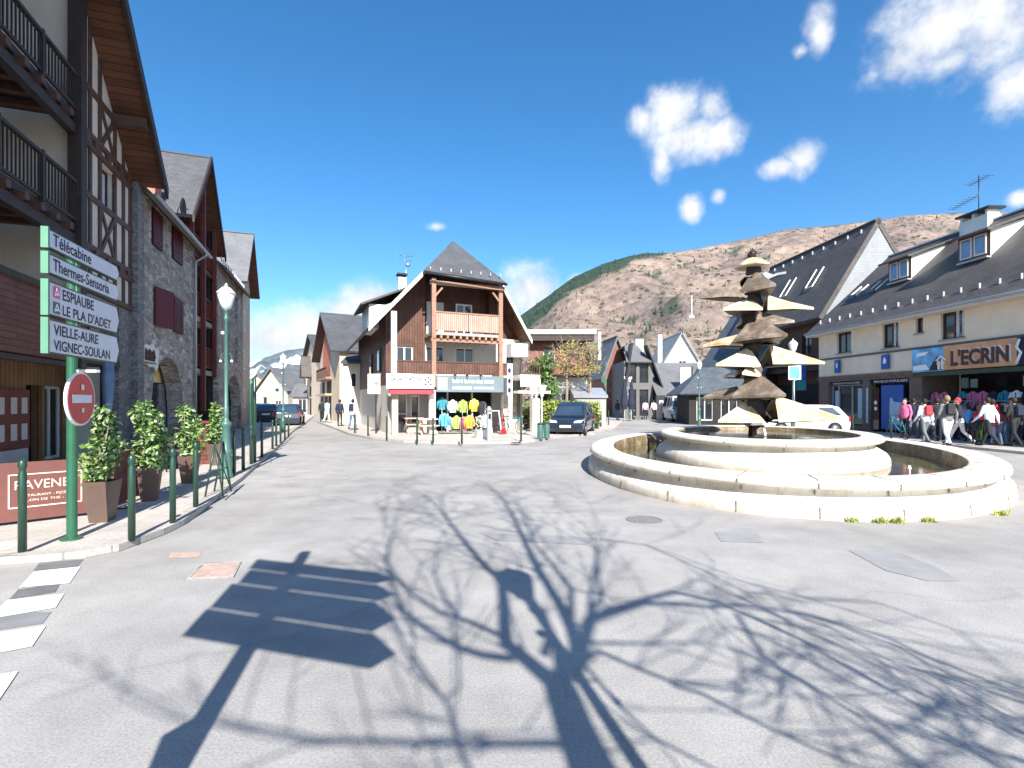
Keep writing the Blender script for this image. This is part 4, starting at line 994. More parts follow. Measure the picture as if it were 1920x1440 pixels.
def bollard(loc, label, ref=[None]):
    if ref[0] is None:
        o = MB(); o.lathe((0, 0, 0), [(.036, 0), (.035, .80), (.027, .82), (.027, .845), (.034, .86), (.038, .885), (.033, .92), (.02, .945), (.0, .95)], 16)
        o = o.build('bollard', 'dark green metal'); ref[0] = o; c = o
    else: c = ref[0].copy(); COL.objects.link(c)
    c.location = loc; tag(c, label, 'bollard', 'round topped green bollards along the kerb'); return c
BL = [((42, 1037), 'nearest green bollard, in front of the left part of the maroon banner'), ((247, 1014), 'green bollard between the first and second potted shrubs'),
      ((324, 982), 'green bollard standing in front of the second potted shrub'), ((367, 952), 'green bollard just left of the folding metal frame')]
for p, l in BL: g = G(*p, .07); bollard((g.x, g.y, .07), l)
k0 = Vector((-5.85, 10.9, 0)); 
ords = ['first', 'second', 'third', 'fourth', 'fifth', 'sixth', 'seventh', 'eighth', 'ninth']
for i, (px, py) in enumerate([(439, 893), (456, 882), (471, 871), (491, 858), (511, 843), (518, 837), (526, 831), (534, 825), (541, 820)]):
    g = G(px, py, .07); bollard((g.x, g.y, .07), '%s green bollard after the street lamp along the left kerb' % ords[i])
for i, (px, py, l) in enumerate([(782, 831, 'bollard on the kerb below the white laundry sign'), (812, 831, 'bollard on the kerb below the right end of the red awning'), (866, 833, 'dark bollard on the kerb before the hanging coloured jackets'), (977, 828, 'bollard by the white corner pillar of the central chalet'),
        (665, 812, 'bollard at the street corner behind the pedestrian'), (690, 818, 'bollard near the white panel sign on a black post'), (725, 824, 'bollard left of the red awning pillar'), (1127, 800, 'first of two bollards beyond the parked dark car'), (1141, 797, 'second of two bollards beyond the parked dark car')]):
    g = G(px, py, .075); bollard((g.x, g.y, .075), l)
for i, px in enumerate((1742, 1671, 1600)):
    g = G(px, (826, 826, 814)[i], .07); bollard((g.x, g.y, .075), ['bollard before the shop window with the clothes racks', 'bollard at the kerb in front of the blue bank poster', 'bollard at the kerb close behind the fountain rim'][i])

def planter(px, py, label, seed, ph=.92, w=.36, potpy=None, hideY=None, pot=True):
    g = G(px, py, .07) if hideY is None else Vector((W(px, 0, hideY).x, hideY, 0)); rng = random.Random(seed)
    t = thing('potted_shrub', label, 'potted plant', (g.x, g.y, .07), rng.uniform(.2, .5), 'leafy shrubs in tall brown pots')
    b = MB(); w0, w1, h = .10, .155, .52
    vs = [(-w0, -w0, 0), (w0, -w0, 0), (w0, w0, 0), (-w0, w0, 0), (-w1, -w1, h), (w1, -w1, h), (w1, w1, h), (-w1, w1, h)]; w2 = w1-.03
    vs += [(-w2, -w2, h), (w2, -w2, h), (w2, w2, h), (-w2, w2, h), (-w2, -w2, h-.06), (w2, -w2, h-.06), (w2, w2, h-.06), (-w2, w2, h-.06)]
    b.add(vs, [(3,2,1,0),(0,1,5,4),(1,2,6,5),(2,3,7,6),(3,0,4,7),(4,5,9,8),(5,6,10,9),(6,7,11,10),(7,4,8,11),(8,9,13,12),(9,10,14,13),(10,11,15,14),(11,8,12,15)])
    b.add(vs[12:16], [(0, 1, 2, 3)], 1); b.build('pot', ['pot brown', 'soil'], t)
    s = MB()
    for k in range(3):
        a = rng.uniform(0, 6.3); s.tube([(.04*math.cos(a), .04*math.sin(a), .45), (.06*math.cos(a), .07*math.sin(a), .9), (.12*math.cos(a+.5), .12*math.sin(a+.5), 1.3)], [.018, .015, .006], 6)
    s.build('stem', 'bark pale', t)
    f = MB(); zt = .5+ph
    for k in range(14):
        z = .56+(ph-.14)*(k+.5)/14; rr = w*(.62+.5*math.sin(math.pi*min(1, (k+1.5)/12)))*rng.uniform(.6, .95); a = rng.uniform(0, 6.3); q = rng.uniform(.0, .42)*w
        leaves(f, (q*math.cos(a), q*math.sin(a), z), (rr*.75, rr*.75, .15), 62, .092, rng, 0, 4, .4, .45)
    f.build('foliage', ['leaf dark', 'leaf mid', 'leaf pale', 'leaf bright'], t)
planter(192, 977, 'leafy shrub in a tall brown pot at the right end of the maroon banner', 1, .98, .28)
planter(281, 938, 'bushy pale green shrub in a brown pot, second from the signpost', 2, 1.02, .33)
planter(355, 905, 'potted shrub beside the brown chairs before the stone arch', 3, .98, .30)
planter(404, 0, 'small potted shrub just left of the near street lamp', 4, 1.0, .26, hideY=12.2)

def banner():
    o = Vector((-5.63, 6.85, .07)); ang = R(45.5)
    t = thing('terrace_banner', 'maroon fabric terrace screen with cream framed restaurant lettering', 'banner', o, ang)
    # local x from -2.2 to 0
    m = MB(); m.box(-2.3, 0, 0, .03, .04, .77); m.build('screen', 'banner cloth', t)
    X0, X1 = -.84, -.14
    m = MB(); w = .014
    for (a, b, c, d) in ((X0, X1, .61, .61+w), (X0, X1, .20, .20+w), (X0, X0+w, .20, .62), (X1-w, X1, .20, .62)): m.box(a, b, -.008, -.003, c, d)
    m.build('border', 'banner letter', t)
    text('lettering', 'RAVENEL', (X0+.06, X1-.06, .43, .54), -.003, 'banner letter', t, .003, .0)
    text('lettering', 'RESTAURANT - PIZZERIA', (X0+.10, X1-.06, .335, .365), -.003, 'banner letter', t, .003)
    text('lettering', 'SALON DE THE - BAR', (X0+.10, X1-.06, .275, .305), -.003, 'banner letter', t, .003)
    for x in (-2.2, -1.1, -.02):
        m = MB(); m.box(x-.02, x+.02, .032, .06, 0, .80); m.box(x-.025, x+.025, -.18, .22, 0, .02); m.build('leg', 'dark metal', t)
    o = Vector((-5.62, 7.15, .07)); t = thing('terrace_banner', 'dark maroon terrace screen in shade behind the first potted shrub', 'banner', o, R(106))
    m = MB(); m.box(0, 1.2, 0, .03, .06, .80); m.build('screen', 'banner dark', t)
    m = MB()
    for (a, b, c, d) in ((.15, 1.05, .62, .63), (.15, 1.05, .22, .23), (.15, .16, .22, .63), (1.04, 1.05, .22, .63)): m.box(a, b, -.008, -.003, c, d)
    m.build('border', 'banner cloth', t)
    text('lettering', 'RAVENEL', (.22, .98, .44, .55), -.003, 'banner cloth', t, .003)
    for x in (.05, 1.15):
        m = MB(); m.box(x-.02, x+.02, .032, .06, 0, .82); m.box(x-.025, x+.025, -.15, .2, 0, .02); m.build('leg', 'dark metal', t)
banner()
def chair(loc, rz, label, ref=[None]):
    if ref[0] is None:
        t = thing('terrace_chair', label, 'chair', (0, 0, 0), 0, 'brown wicker terrace chairs')
        m = MB(); m.box(-.23, .23, -.22, .22, .42, .46); m.build('seat', 'brown wicker', t)
        m = MB(); m.prism([(-.23, .2, .46), (.23, .2, .46), (.21, .27, .86), (-.21, .27, .86)], (0, .03, 0)); m.build('backrest', 'brown wicker', t)
        for x in (-.2, .2):
            for y in (-.19, .19): m = MB(); m.tube([(x, y, .43), (x*1.06, y*1.1, 0)], .016, 6); m.build('leg', 'dark metal', t)
            m = MB(); m.tube([(x*1.15, -.2, .43), (x*1.2, -.2, .64), (x*1.2, .2, .66)], .018, 6); m.build('armrest', 'brown wicker', t)
        ref[0] = t; c = t
    else: c = copy_tree(ref[0])
    c.location = loc; c.rotation_euler = (0, 0, rz); c['label'] = label; return c
chair((W(322, 0, 11.3).x, 11.3, .07), R(150), 'brown wicker chair with its back to the road, between the second and third potted shrubs')
chair((W(344, 0, 12.0).x, 12.0, .07), R(20), 'brown wicker chair half hidden by the third potted shrub')
chair((W(300, 0, 12.4).x, 12.4, .07), R(-60), 'brown wicker chair deeper on the terrace by the arch')
def table(loc, label):
    t = thing('terrace_table', label, 'table', loc); m = MB(); m.lathe((0, 0, 0), [(.33, .70), (.33, .73)], 20, 0, False); m.build('table_top', 'brown timber', t)
    m = MB(); m.tube([(0, 0, .02), (0, 0, .70)], .03, 8); m.lathe((0, 0, 0), [(.22, 0), (.22, .02), (.04, .04)], 16); m.build('leg', 'dark metal', t)
table((W(322, 0, 12.1).x, 12.1, .07), 'small round brown table among the terrace chairs')
t = thing('wooden_partition', 'reddish wooden partition box on the terrace left of the near lamp', 'partition', (W(392, 0, 12.6).x, 12.6, .07), R(20))
m = MB(); m.box(-.22, .22, -.25, .25, 0, 1.0); m.build('box', 'planks red', t); m = MB(); m.box(-.26, .26, -.29, .29, 1.0, 1.05); m.build('lid', 'maroon wood', t)
g = G(411, 927, .07); t = thing('folding_frame', 'dark folding metal frame with crossed bars at the kerb by the lamp', 'metal frame', (g.x, g.y, .07), R(106))
m = MB()
for x in (-.25, .25): m.tube([(x, -.12, 0), (x, 0, .85)], .014, 6); m.tube([(x, .14, 0), (x, 0, .85)], .014, 6)
m.build('side_frame', 'dark green metal', t)
m = MB(); m.tube([(-.25, 0, .85), (.25, 0, .85)], .014, 6); m.tube([(-.25, -.06, .42), (.25, -.06, .42)], .012, 6); m.tube([(-.25, -.11, .06), (.25, 0, .82)], .010, 6); m.tube([(.25, -.11, .06), (-.25, 0, .82)], .010, 6); m.build('cross_bar', 'dark green metal', t)
g = G(474, 865, .07); t = thing('information_panel', 'tall narrow green framed street panel seen edge on by the left kerb', 'panel', (g.x, g.y, .07), R(124))
m = MB(); m.box(-.30, .30, -.012, .012, .45, 2.0); m.build('panel', 'lamp green', t)
for x in (-.34, .34): m = MB(); m.lathe((x, 0, 0), [(.04, 0), (.04, 2.1), (.01, 2.13)], 10); m.build('post', 'dark green metal' if x < 0 else 'green metal', t)
t = thing('closed_parasol', 'closed blue parasol standing against the stone wall behind the signpost', 'parasol', (W(203, 0, 10.6).x, 10.6, .07), 0)
m = MB(); rng = random.Random(2); n = 14
m.add([((.03+.06*math.sin(math.pi*min(1, .25+k*.25)))*(1+.28*(j % 2))*math.cos(2*math.pi*j/n), (.03+.06*math.sin(math.pi*min(1, .25+k*.25)))*(1+.28*(j % 2))*math.sin(2*math.pi*j/n), 2.45-k*.42) for k in range(4) for j in range(n)],
      [(i*n+j, (i+1)*n+j, (i+1)*n+(j+1) % n, i*n+(j+1) % n) for i in range(3) for j in range(n)], 0, True); m.build('canopy', 'pale blue dim', t)
m = MB(); m.tube([(0, 0, .05), (0, 0, 2.5)], .022, 8); m.build('pole', 'off white', t); m = MB(); m.lathe((0, 0, 0), [(.25, 0), (.25, .07), (.05, .1)], 16); m.build('base', 'dark metal', t)
# ------------------------------------------------------------------ central chalet
CA = R(22.8); CP = (-5.9, 24.1, 0)
def cthing(name, label, cat, org): return thing(name, label, cat, CP, CA, org=org)
def central():
    t = cthing('chalet', 'wooden chalet with half hipped slate roof, porch balconies and two shops facing the square', 'building', (0, 0, 0))
    rl = lambda x: 10.15-(3.7-x)*1.096 if x < 3.7 else (10.15-(x-3.7)*1.472 if x < 5.5 else 7.5-(x-5.5)*1.65)
    w = MB(); w.poly([(0, 0, 2.85), (1.95, 0, 2.85), (1.95, 0, 4.95), (0, 0, 4.95)]) if False else None
    wall_grid(w, 0, 1.95, 2.85, 4.9, [(.5, 1.35, 2.95, 4.35)], .7, .15)
    w.poly([(0, .7, 4.9), (1.95, .7, 4.9), (1.95, .7, rl(1.95)-.1), (0, .7, rl(0)-.1)])
    w.poly([(1.95, 1.3, 4.9), (5.4, 1.3, 4.9), (5.4, 1.3, 7.6), (1.95, 1.3, 7.6)]); w.poly([(1.95, 1.3, 4.9), (1.95, 1.3, 7.4), (1.95, .7, 7.4), (1.95, .7, 4.9)])
    w.poly([(5.4, .7, 4.9), (7.0, .7, 4.9), (7.0, .7, rl(7.0)-.1), (5.4, .7, rl(5.4)-.1)]); w.poly([(5.4, .7, 4.9), (5.4, .7, 7.4), (5.4, 1.3, 7.4), (5.4, 1.3, 4.9)])
    # side walls
    wall2 = [(0, 13, 0), (0, 0, 0), (0, 0, 5.8), (0, 13, 5.8)]
    w.poly([(0, 13, 2.4), (0, .7, 2.4), (0, .7, 5.9), (0, 13, 5.9)]); w.build('wall', 'planks brown', t)
    w = MB(); wall_grid(w, 1.95, 5.95, 2.85, 4.9, [(2.0, 2.95, 2.95, 4.4), (3.55, 4.55, 2.95, 4.4)], .72, .15); w.poly([(0, 13, 0), (0, 0, 0), (0, 0, 2.4), (0, 13, 2.4)]); w.poly([(7, 0, 0), (7, 13, 0), (7, 13, 5.3), (7, 0, 5.3)]); w.build('rendered_wall', 'pale render', t)
    w = MB(); wall_grid(w, 5.95, 7.0, 0, 4.9, [(6.2, 6.6, 2.9, 4.3)], .3, .2); w.build('stone_wall', 'pale rubble', t)
    window(t, .5, 1.35, 2.95, 4.35, .7, 'white paint', 'glass', 2, 0, .07, .08); window(t, 2.0, 2.95, 2.95, 4.4, .72, 'white paint', 'glass', 2, 0, .06, .08); window(t, 3.55, 4.55, 2.95, 4.4, .72, 'white paint', 'glass', 2, 0, .06, .08); window(t, 6.2, 6.6, 2.9, 4.3, .3, 'brown timber', 'glass', 1, 0, .05, .1)
    b = MB(); b.box(2.15, 3.05, 1.22, 1.29, 5.0, 6.75); b.build('roller_shutter', 'off white', t)
    window(t, 3.7, 4.6, 5.0, 6.75, 1.1, 'white paint', 'glass', 2, 1, .08, .1)
    for (y, z) in ((5.4, 3.1), (2.2, 3.1)):
        b = MB(); b.box(-.06, -.002, y, y+.9, z, z+1.25); b.box(-.09, -.06, y+.1, y+.8, z+.1, z+1.15, 1); b.box(-.14, -.002, y-.1, y+1, z-.1, z-.004, 2); b.build('side_window', ['brown timber', 'glass', 'off white'], t)
    # floors, porch, posts
    f = MB(); f.box(0, 5.9, -.9, .7, 2.72, 2.84); f.box(1.9, 5.5, -.95, 1.29, 4.78, 4.92); f.build('balcony_floor', 'grey render', t)
    f = MB(); x = 2.0
    while x < 5.4: f.box(x-.05, x+.05, -1.08, .69, 4.60, 4.775); x += .32
    f.box(1.85, 5.55, -.98, -.86, 4.46, 4.595); f.box(1.8, 5.6, -1.0, -.86, 7.15, 7.34); f.bar((5.35, -.93, 6.55), (4.95, -.93, 7.03), .09, .09); f.bar((2.0, -.93, 6.55), (2.4, -.93, 7.03), .09, .09); f.build('beam', 'tan timber', t)
    for x in (1.98, 5.38):
        f = MB(); f.box(x-.1, x+.1, -1.02, -.82, 2.3, 7.45); f.build('post', 'tan timber', t)
    f = MB(); f.box(2.09, 3.68, -.97, -.93, 5.0, 5.83); f.box(3.72, 5.27, -.97, -.93, 5.0, 5.83); f.build('balcony_panel', 'planks tan', t)
    f = MB(); f.box(2.08, 5.28, -1.0, -.9, 5.83, 5.90); f.build('handrail', 'tan timber', t)
    f = MB(); f.box(.25, 1.87, -.94, -.9, 2.9, 3.46); f.box(2.09, 5.27, -.94, -.9, 2.9, 3.46); f.box(5.49, 5.9, -.94, -.9, 2.9, 3.46); f.build('balcony_panel', 'planks brown', t)
    f = MB(); f.box(.2, 5.95, -.97, -.87, 3.46, 3.53); f.build('handrail', 'brown timber', t)
    f = MB(); f.box(.0, .24, -1.0, -.78, 2.9, 5.75); f.box(5.55, 5.72, -.85, -.65, 2.9, 4.75); f.build('white_post', 'white paint', t)
    for x0, x1, m in ((.02, .30, 'pale rubble'), (1.78, 2.06, 'white paint'), (5.5, 5.98, 'pale rubble')):
        f = MB(); f.box(x0, x1, -1.0, -.7, 0, 2.9 if x1 > 5 else 2.15); f.build('pillar', m, t)
    f = MB(); f.box(6.3, 7.4, -1.3, -.002, 2.75, 2.95); f.box(6.3, 7.4, -1.36, -1.31, 2.35, 2.74); f.box(6.1, 7.9, -1.5, -.01, 2.02, 2.14); f.build('side_balcony', 'white paint', t)
    railing(t, 6.35, 7.38, -1.25, 3.0, 3.5, 'brown timber', .12, 1.0)
    f = MB(); f.box(6.0, 6.9, -.9, -.05, 3.9, 4.55); f.build('lightbox', 'white paint', t)
    f = MB(); f.box(6.9, 7.3, -1.5, -1.15, 0, 1.75); f.build('pillar', 'pale render', t)
    # shops
    g = MB(); wall_grid(g, 0, 7.0, 0, 2.85, [(.35, 1.0, .0, 2.0), (1.15, 1.6, .5, 1.9), (2.1, 5.4, 0, 2.3), (6.1, 6.8, 0, 2.1)], .3, .2); g.build('shop_wall', 'grey render', t)
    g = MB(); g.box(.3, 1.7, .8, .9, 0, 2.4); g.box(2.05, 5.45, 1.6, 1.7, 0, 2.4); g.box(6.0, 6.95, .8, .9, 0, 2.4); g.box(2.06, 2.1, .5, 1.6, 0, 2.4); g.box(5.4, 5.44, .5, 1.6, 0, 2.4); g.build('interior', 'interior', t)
    window(t, 1.15, 1.6, .5, 1.9, .3, 'white paint', 'glass', 1)
    window(t, .35, 1.0, 0, 2.0, .3, 'white paint', 'glass', 1, 1)
    g = MB(); g.box(4.3, 4.36, .35, .5, 0, 2.3); g.box(3.0, 3.05, .35, .5, 0, 2.3); g.build('door_frame', 'white paint', t)
    # signs
    s = MB(); s.box(-.25, 1.96, -1.12, -1.04, 2.2, 2.88); o = s.build('shop_sign', 'white paint', t)
    text('lettering', 'LA LAVO-ATION', (-.05, 1.35, 2.53, 2.74), -1.12, 'letter black', o, .004, .03)
    s = MB(); rng = random.Random(6)
    for (x, z) in ((1.55, 2.62), (1.68, 2.74), (1.80, 2.62), (1.68, 2.52), (1.56, 2.40), (1.80, 2.40)): s.ball((x, -1.125, z), .05, 8, 0, (1, .1, 1))
    s.build('emblem', 'letter black', o)
    s = MB(); s.prism([(-.12, -.85, 2.18), (-.12, -1.35, 2.08), (-.12, -1.35, 1.95), (-.12, -.85, 2.02)], (2.05, 0, 0)); s.build('awning', 'awning red', t)
    s = MB(); s.box(2.08, 5.5, -1.08, -1.0, 2.06, 2.85); o = s.build('shop_sign', 'teal sign', t)
    s = MB(); rng = random.Random(9); x = 2.85
    while x < 4.95: w_ = rng.uniform(.07, .15); s.box(x, x+w_, -1.092, -1.083, 2.50, 2.50+rng.choice([.12, .15, .15])); x += w_+rng.choice([.03, .03, .09])
    x = 2.85
    while x < 3.85: w_ = rng.uniform(.06, .12); s.box(x, x+w_, -1.092, -1.083, 2.2, 2.32); x += w_+.04
    s.build('lettering', 'letter white', o)
    s = MB(); x = 3.95
    while x < 4.95: w_ = rng.uniform(.06, .12); s.box(x, x+w_, -1.092, -1.083, 2.2, 2.32); x += w_+.04
    s.build('lettering', 'pink pale', o)
    s = MB(); s.box(2.15, 2.6, -1.092, -1.083, 2.15, 2.75); s.build('pictogram', 'pale blue', o)
    s = MB()
    for x in (2.95, 3.55, 4.25): s.tube([(x, -1.05, 2.86), (x, -1.35, 2.88), (x, -1.38, 2.80)], .03, 6)
    s.build('spotlight', 'black', o)
    # roof
    r = MB(); x0, z0 = -1.0, rl(-1.0); x3, z3 = 7.15, rl(7.15); B = 13.3
    slab(r, [(x0, -.85, z0), (1.45, -.85, rl(1.45)), (1.45, -1.3, rl(1.45)), (3.7, 1.7, 10.17), (3.7, B, 10.17), (x0, B, z0)], .14)
    slab(r, [(5.5, -1.3, 7.5), (5.5, B, 7.5), (3.7, B, 10.17), (3.7, 1.7, 10.17)], .14); slab(r, [(x3, -.85, z3), (x3, B, z3), (5.5, B, 7.5), (5.5, -.85, 7.5)], .14)
    slab(r, [(1.42, -1.33, 7.68), (5.56, -1.33, 7.46), (3.7, 1.7, 10.20)], .1); r.build('roof', ['slate cool', 'planks soffit'], t)
    e = MB()
    e.prism([(x0, -.92, z0+.03), (1.47, -.92, rl(1.47)+.03), (1.47, -.92, rl(1.47)-.22), (x0, -.92, z0-.22)], (0, .06, 0)); e.prism([(5.5, -.92, 7.53), (x3, -.92, z3+.03), (x3, -.92, z3-.22), (5.5, -.92, 7.28)], (0, .06, 0))
    e.build('barge_board', 'off white', t)
    e = MB(); e.tube([(1.45, -1.4, 7.56), (5.55, -1.4, 7.36)], .06, 8); e.build('gutter', 'dark metal', t)
    e = MB()
    for k in range(8): e.box(1.75+k*.5, 1.8+k*.5, -1.15, -1.05, 7.78, 7.93)
    e.build('snow_guard', 'zinc', t)
    d = MB(); d.box(-.5, .9, 3.0, 6.2, 5.5, 6.75); dm = d.build('dormer', 'off white', t)
    d = MB(); slab(d, [(-.95, 2.7, 6.72), (2.2, 2.7, 8.1), (2.2, 6.5, 8.1), (-.95, 6.5, 6.72)], .1); d.build('dormer_roof', ['slate', 'dark timber'], dm)
    c = MB(); c.box(1.55, 2.0, 5.8, 6.3, 7.2, 9.0); c.box(1.48, 2.07, 5.73, 6.37, 9.15, 9.24, 1)
    for x in (1.6, 1.93): c.box(x-.03, x+.03, 5.9, 6.2, 9.0, 9.15, 1)
    c.build('chimney', ['white paint', 'dark metal'], t)
    c = MB(); c.tube([(2.1, 6.4, 7.5), (2.1, 6.4, 10.6)], .025, 6)
    for z in (10.45, 10.2): c.tube([(1.7, 6.4, z), (2.5, 6.4, z)], .012, 5)
    for k in range(5): c.tube([(1.75+k*.18, 6.15, 10.45), (1.75+k*.18, 6.65, 10.45)], .01, 5)
    c.ball((2.2, 6.3, 9.9), .13, 8, 0, (1, .4, 1)); c.build('aerial', 'steel', t)
mat('pink pale', (.72, .48, .60), .6, .08, 3)
central()

def jacket(loc, rz, m, label, ref={}, sc=1):
    if m not in ref:
        b = MB(); S = [(.0, .20, .09), (.25, .20, .10), (.5, .21, .10), (.62, .20, .08), (.68, .08, .06), (.72, .07, .05)]
        n = 10; vs = [(a*math.cos(2*math.pi*j/n), c*math.sin(2*math.pi*j/n), z) for z, a, c in S for j in range(n)]
        b.add(vs, [(i*n+j, i*n+(j+1) % n, (i+1)*n+(j+1) % n, (i+1)*n+j) for i in range(len(S)-1) for j in range(n)]+[tuple(range((len(S)-1)*n, len(S)*n))], 0, True)
        for s in (-1, 1): b.tube([(s*.17, 0, .61), (s*.26, 0, .35), (s*.27, -.02, .08)], [.07, .06, .05], 8)
        b.box(-.012, .012, -.112, -.09, .05, .62, 1)
        ref[m] = b.build('jacket', [m, 'dark cloth']); o = ref[m]
    else: o = ref[m].copy(); COL.objects.link(o)
    o.location = loc; o.rotation_euler = (0, 0, rz); o.scale = (sc, sc, sc); return tag(o, label, 'jacket', 'coloured jackets hanging outside the shops')
def rack(px, Y, w, label, h=1.5):
    p = W(px, 0, Y); t = thing('clothes_rack', label, 'clothes rack', (p.x, Y, .07), CA if px < 1200 else R(-86)); m = MB()
    m.tube([(-w/2, 0, h), (w/2, 0, h)], .015, 6)
    for x in (-w/2, w/2): m.tube([(x, 0, 0), (x, 0, h)], .015, 6); m.tube([(x, -.25, .03), (x, .25, .03)], .015, 6)
    m.build('frame', 'steel', t)
rack(848, 23.9, 1.0, 'clothes rack under the left half of the teal shop sign'); rack(893, 24.2, .9, 'clothes rack under the right half of the teal shop sign')
JK = [(829, 752, 24.6, 'teal cloth', 'turquoise jacket hanging highest at the left post of the sports shop'), (833, 782, 23.6, 'sky blue', 'sky blue jacket hanging low beside the white pillar'),
      (849, 757, 24.5, 'white cloth', 'white jacket hanging in the upper row of the sports shop'), (868, 757, 24.6, 'lime', 'lime green jacket in the middle of the upper row'),
      (856, 787, 23.7, 'lime', 'lime green jacket on the lower row next to the pink one'), (869, 789, 23.8, 'pink', 'pink jacket on the lower row'), (880, 786, 23.6, 'orange', 'orange jacket on the lower row by the bollard'),
      (889, 755, 24.7, 'yellow', 'yellow jacket hanging in the upper row right of the lime one'), (905, 760, 24.4, 'dark cloth', 'black jacket at the right end of the upper row'), (843, 789, 23.8, 'pale blue', 'pale blue jacket on the lower row left of the lime green one'),
      (912, 785, 24.0, 'white cloth', 'white jacket standing low beside the chalkboard')]
for i, (px, py, Y, m, l) in enumerate(JK): p = W(px, py, Y); jacket((p.x, Y, p.z-.42), CA+R(-12+7*(i % 5)), m, l, sc=.85)
def shop_props():
    rng = random.Random(12)
    # tables and crates in front of the laundry
    for (px, py, l) in ((775, 812, 'pale pink wooden bench table in front of the laundry door'), (800, 815, 'pale pink wooden bench table beside the white pillar')):
        g = G(px, py, .07); t = thing('wooden_table', l, 'table', (g.x, g.y, .07), CA)
        m = MB(); m.box(-.45, .45, -.35, .35, .70, .75); m.build('table_top', 'pink wood', t)
        for y in (-.55, .55): m = MB(); m.box(-.45, .45, y-.12, y+.12, .42, .46); m.build('bench', 'pink wood', t)
        for x in (-.35, .35): m = MB(); m.bar((x, -.6, .0), (x, .25, .70), .06); m.bar((x, .6, 0), (x, -.25, .70), .06); m.bar((x, -.6, .40), (x, .6, .40), .05); m.build('leg', 'pink wood', t)
    g = G(931, 812, .07); t = thing('chalkboard', 'white framed black chalkboard standing on the pavement by the sports shop', 'chalkboard', (g.x, g.y, .07), CA+R(10))
    m = MB(); m.prism([(-.24, 0, .1), (.24, 0, .1), (.24, .22, 1.05), (-.24, .22, 1.05)], (0, .03, 0)); m.build('board', 'shaded patina', t)
    m = MB()
    for a, b in (((-.26, -.01, .0), (-.26, .225, 1.1)), ((.26, -.01, 0), (.26, .225, 1.1)), ((-.28, .21, 1.08), (.28, .21, 1.08)), ((-.26, .42, 0), (-.26, .22, 1.08)), ((.26, .42, 0), (.26, .22, 1.08))): m.bar(a, b, .05, .04)
    m.build('frame', 'white paint', t)
    g = G(944, 814, .07); t = thing('pennant_stand', 'small red pennant stand next to the chalkboard', 'pennant', (g.x, g.y, .07), CA)
    m = MB(); m.lathe((0, 0, 0), [(.17, 0), (.17, .04), (.10, .3), (.05, .75), (.02, .95)], 4, 0, False); m.build('pennant', 'sign red', t); m = MB(); m.lathe((0, 0, 0), [(.2, -.01), (.2, .02)], 12); m.build('base', 'terracotta', t)
    p = W(955, 0, 24.5); t = thing('hanging_banner', 'tall purple and white vertical banner on the stone pillar of the chalet', 'banner', (p.x, 24.5, 0), CA)
    m = MB(); m.box(-.12, .12, -.01, .01, 1.9, 3.4); m.build('cloth', 'lilac', t); m = MB(); 
    for z in (3.1, 2.6, 2.15): m.ball((0, -.012, z), .08, 8, 0, (1, .2, 1.6))
    m.build('pattern', 'navy', t); m = MB(); m.tube([(.14, 0, 0), (.14, 0, 3.45)], .02, 6); m.tube([(-.12, 0, 3.42), (.16, 0, 3.42)], .015, 6); m.build('pole', 'white paint', t)
    g = G(903, 822, .07); t = thing('flower_planter', 'planter of cream white flowers on the kerb before the sports shop', 'planter', (g.x, g.y, .07), CA)
    m = MB(); m.box(-.25, .25, -.2, .2, 0, .35); m.build('box', 'off white', t); m = MB(); leaves(m, (0, 0, .62), (.28, .26, .36), 260, .09, rng, 0, 3, .4); m.build('flowers', ['paper', 'leaf pale', 'white cloth'], t)
    g = G(917, 826, .07); t = thing('parking_meter', 'grey green post box shaped meter on the kerb right of the flower planter', 'meter', (g.x, g.y, .07), CA)
    m = MB(); m.box(-.09, .09, -.07, .07, 0, 1.15); m.lathe((0, 0, 1.15), [(.11, 0), (.11, .1), (.04, .2)], 10); m.build('body', 'zinc', t); m = MB(); m.box(-.05, .05, -.075, -.071, .85, 1.05); m.build('display', 'glass', t)
    g = G(702, 813, .07); t = thing('panel_sign', 'white panel sign on a dark post at the corner of the central chalet', 'sign', (g.x, g.y, .07), R(8))
    m = MB(); m.box(.04, .10, -.03, .03, 0, 2.95); m.build('post', 'black', t); m = MB(); m.box(-.30, .28, -.08, -.035, 1.9, 2.85); o = m.build('board', 'paper', t)
    m = MB()
    for k in range(5): m.bar((-.18+k*.09, -.085, 2.3), (-.14+k*.09, -.085, 2.52), .03, .006, up=(0, 1, 0))
    m.tube([(.05, -.085, 2.38), (.12, -.085, 2.46), (.19, -.085, 2.38), (.12, -.085, 2.28), (.05, -.085, 2.38)], .016, 5); m.build('emblem', 'letter black', o)
    g = G(1016, 822, .07); t = thing('funnel_lamp', 'white lamp post with funnel shaped head in front of the hedge', 'lamp post', (g.x, g.y, .07), 0)
    m = MB(); m.tube([(0, 0, 0), (0, 0, 1.75)], .03, 8); m.build('pole', 'off white', t); m = MB(); m.lathe((0, 0, 0), [(.03, 1.65), (.06, 1.75), (.20, 2.15), (.20, 2.2), (.17, 2.2)], 16); m.build('head', 'off white', t)
    for k, (px, l) in enumerate(((1013, 'left one of the pair of green litter bins left of the parked dark car'), (1025, 'right one of the pair of green litter bins left of the parked dark car'))):
        g = G(px, 824-k*2, .07); t = thing('litter_bin', l, 'litter bin', (g.x, g.y, .07), 0); m = MB(); m.lathe((0, 0, 0), [(.11, 0), (.12, .05), (.13, .55), (.12, .6)], 12); m.build('body', 'lamp green', t); m = MB(); m.lathe((0, 0, .6), [(.14, 0), (.14, .04), (.05, .09)], 12); m.build('lid', 'dark green metal', t)
